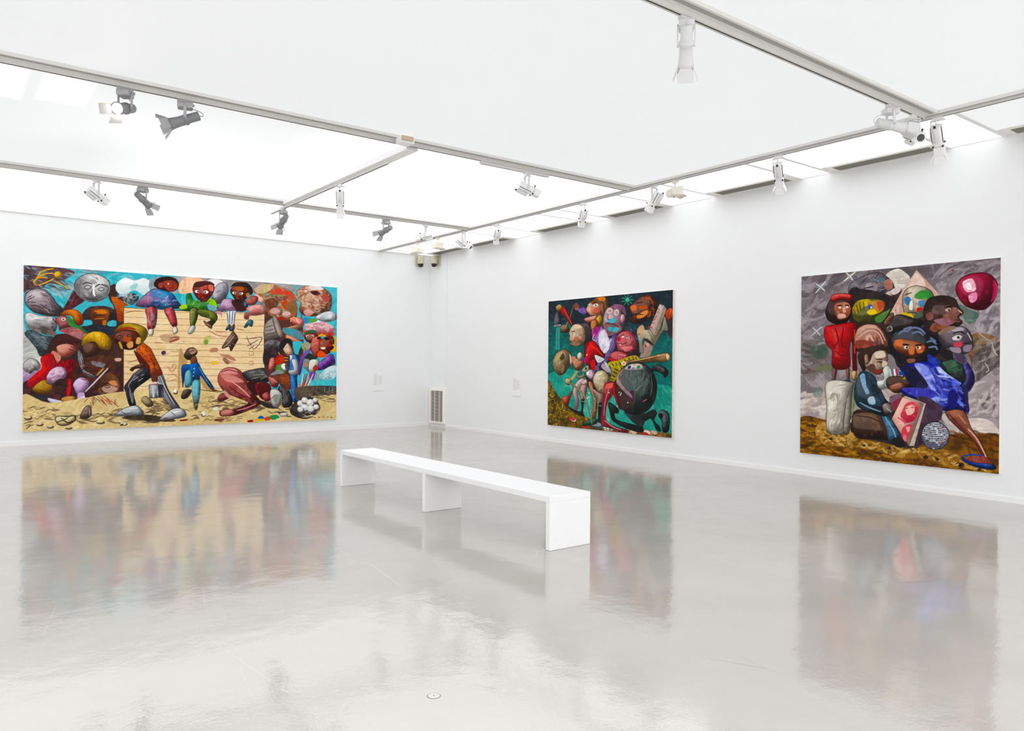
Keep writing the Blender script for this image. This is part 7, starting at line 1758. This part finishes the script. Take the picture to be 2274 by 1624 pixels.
('L','2a2a36',1.6,[327,397,355,398,382,394],{"taper":0.1}),
('L','3c3c4a',2.0,[330,397,330,402],{"taper":0.1}),
('L','3c3c4a',2.0,[351,396,352,400],{"taper":0.1}),
('F','f0f0f6',[357,397,361,397,361,399,357,399],{"sm":0}),
('L','3c3c4a',1.9,[372,394,373,399],{"taper":0.1}),
('L','2a2a36',1.6,[325,402,355,402,384,398],{"taper":0.1}),
('L','3c3c4a',2.0,[343,401,344,405],{"taper":0.1}),
('F','f0f0f6',[357,401,361,401,361,404,357,404],{"sm":0}),
('L','3c3c4a',1.9,[366,400,367,404],{"taper":0.1}),
('L','2a2a36',1.6,[324,407,355,407,385,403],{"taper":0.1}),
('F','f0f0f6',[325,408,329,409,329,411,325,411],{"sm":0}),
('L','3c3c4a',2.0,[334,407,335,411],{"taper":0.1}),
('L','3c3c4a',1.9,[355,405,356,409],{"taper":0.1}),
('F','f0f0f6',[360,406,364,406,364,408,360,408],{"sm":0}),
('F','f0f0f6',[367,405,371,405,371,408,367,408],{"sm":0}),
('L','3c3c4a',1.9,[375,404,376,408],{"taper":0.1}),
('L','2a2a36',1.6,[324,412,355,412,385,408],{"taper":0.1}),
('L','3c3c4a',2.0,[326,412,327,416],{"taper":0.1}),
('F','f0f0f6',[332,413,336,413,336,415,332,415],{"sm":0}),
('L','3c3c4a',2.0,[348,410,348,415],{"taper":0.1}),
('L','3c3c4a',1.9,[368,409,369,413],{"taper":0.1}),
('F','f0f0f6',[374,410,378,410,378,412,374,412],{"sm":0}),
('L','2a2a36',1.6,[324,417,355,417,385,412],{"taper":0.1}),
('F','f0f0f6',[332,418,337,418,337,420,332,420],{"sm":0}),
('L','3c3c4a',2.0,[341,416,342,420],{"taper":0.1}),
('L','3c3c4a',1.9,[362,414,362,418],{"taper":0.1}),
('F','f0f0f6',[374,414,378,414,378,417,374,417],{"sm":0}),
('L','3c3c4a',1.9,[382,413,383,417],{"taper":0.1}),
('L','2a2a36',1.6,[325,422,355,421,384,417],{"taper":0.1}),
('L','3c3c4a',2.0,[336,421,337,425],{"taper":0.1}),
('F','f0f0f6',[342,422,346,422,346,424,342,424],{"sm":0}),
('F','f0f0f6',[350,421,354,421,354,423,350,423],{"sm":0}),
('L','3c3c4a',1.9,[358,419,359,423],{"taper":0.1}),
('L','3c3c4a',1.9,[381,417,382,422],{"taper":0.1}),
('L','2a2a36',1.6,[327,426,355,426,382,422],{"taper":0.1}),
('L','3c3c4a',2.0,[330,426,330,431],{"taper":0.1}),
('L','3c3c4a',2.0,[351,424,352,429],{"taper":0.1}),
('F','f0f0f6',[357,425,361,425,361,428,357,428],{"sm":0}),
('L','3c3c4a',1.9,[372,423,373,427],{"taper":0.1}),
('L','2a2a36',1.6,[330,431,355,431,379,427],{"taper":0.1}),
('L','3c3c4a',2.0,[347,430,348,434],{"taper":0.1}),
('F','f0f0f6',[361,430,365,430,365,432,361,432],{"sm":0}),
('L','3c3c4a',1.9,[369,428,370,432],{"taper":0.1}),
('L','2a2a36',1.6,[333,436,355,436,376,432],{"taper":0.1}),
('F','f0f0f6',[335,437,339,437,339,439,335,439],{"sm":0}),
('L','3c3c4a',2.0,[344,435,345,439],{"taper":0.1}),
('L','3c3c4a',1.9,[365,433,366,437],{"taper":0.1}),
('F','f0f0f6',[371,434,375,434,375,436,371,436],{"sm":0}),
('L','2a2a36',1.6,[340,440,355,440,370,437],{"taper":0.1}),
('L','3c3c4a',2.0,[343,440,344,444],{"taper":0.1}),
('F','f0f0f6',[349,440,353,440,353,443,349,443],{"sm":0}),
('L','3c3c4a',1.9,[366,438,367,442],{"taper":0.1}),
('F','b04434',[374.1,389.5,373.6,390.7,372.3,391.5,370.7,391.6,369.4,390.9,368.9,389.8,369.4,388.6,370.7,387.8,372.3,387.7,373.6,388.3],{"wb":0.08}),
('F','8a4a34',[379.7,416.7,379.2,417.9,377.9,418.7,376.3,418.8,375.0,418.2,374.5,417.1,375.0,415.9,376.3,415.0,377.9,414.9,379.2,415.5],{"wb":0.08}),
('F','c07850',[372.2,423.2,371.7,424.4,370.4,425.2,368.8,425.3,367.5,424.7,367.0,423.6,367.5,422.4,368.8,421.6,370.4,421.4,371.7,422.0],{"wb":0.08}),
('F','6a7aa8',[383.4,400.6,382.9,401.8,381.6,402.6,380.0,402.8,378.7,402.1,378.2,401.0,378.7,399.8,380.0,399.0,381.6,398.9,382.9,399.5],{"wb":0.08}),
('L','1c1c26',2.0,[324,405,330,388,345,379,364,378,381,391,386,408,381,426,366,440,349,443,331,434,324,417,324,405],{"taper":0.1}),
('F','b96c52',[377,354,416,347,434,386,452,412,469,452,481,466,463,467,419,466,460,449,438,413,409,392],{"c2":"4e221e","ang":150,"mot":["cc8468"],"out":"240e0c","ow":1.5}),
('L','e8a88c',3.3,[426,388,446,411,467,453],{}),
('L','5a2620',3.7,[386,357,412,387,437,412,458,447],{}),
('L','d08a70',3.0,[405,356,423,378],{}),
('F','8a3c34',[421,459,458,447,474,462,441,467],{"mot":["a85448"]}),
('F','2042a0',[414,454,434,464,479,465,482,476,446,475,419,465],{"c2":"14286a","ang":40,"mot":["3a64cc"],"out":"0a1438","ow":1.2}),
('L','2042a0',3.3,[415,453,437,447,458,448],{}),
]

painting('painting', ((1.23 + 7.10) / 2, YA, .245), 0, 5.87, 2.925, .045, OPS_P1, 1.0 * PAINT_RES, 11,
         'very wide painting of a crowd around a pale plank wall, alone on the left wall', M['canvas_edge'])
painting('painting', (XB, (8.22 + 11.35) / 2, .324), -PI / 2, 3.13, 2.403, .045, OPS_P2, 1.1 * PAINT_RES, 12,
         'dark teal painting of riders heaped on a round black animal, on the right wall', M['canvas_red'])
painting('painting', (XB, (3.468 + 5.928) / 2, .31), -PI / 2, 2.46, 2.43, .045, OPS_P3, 1.45 * PAINT_RES, 13,
         'grey painting of clustered heads with dark red balloon, near end of the right wall', M['canvas_edge'])


# ------------------------------------------------------------------ world, camera, colour
sc = bpy.context.scene
w = bpy.data.worlds.new('World'); sc.world = w; w.use_nodes = True
w.node_tree.nodes['Background'].inputs[0].default_value = (.9, .92, 1, 1); w.node_tree.nodes['Background'].inputs[1].default_value = .3
cd = bpy.data.cameras.new('Camera'); cam = bpy.data.objects.new('Camera', cd); col.objects.link(cam)
cd.sensor_fit = 'HORIZONTAL'; cd.sensor_width = 36.0; cd.lens = 36.0 * 1685.7 / 2274; cd.clip_start = .05; cd.clip_end = 100
yaw, pitch, roll = .9207, -.00177, .00802
fw = Vector((math.cos(yaw) * math.cos(pitch), math.sin(yaw) * math.cos(pitch), math.sin(pitch)))
rt = Vector((math.sin(yaw), -math.cos(yaw), 0)); up = rt.cross(fw)
r2 = rt * math.cos(roll) + up * math.sin(roll); u2 = -rt * math.sin(roll) + up * math.cos(roll)
cam.matrix_world = Matrix.Translation((0, 0, 1.5)) @ Matrix((r2, u2, -fw)).transposed().to_4x4()
sc.camera = cam
sc.view_settings.view_transform = 'Standard'; sc.view_settings.look = 'None'
sc.view_settings.exposure = 0.51; sc.view_settings.gamma = 1.0
sc.cycles.max_bounces = 12; sc.cycles.diffuse_bounces = 8; sc.cycles.glossy_bounces = 5
sc.cycles.sample_clamp_indirect = 6.0
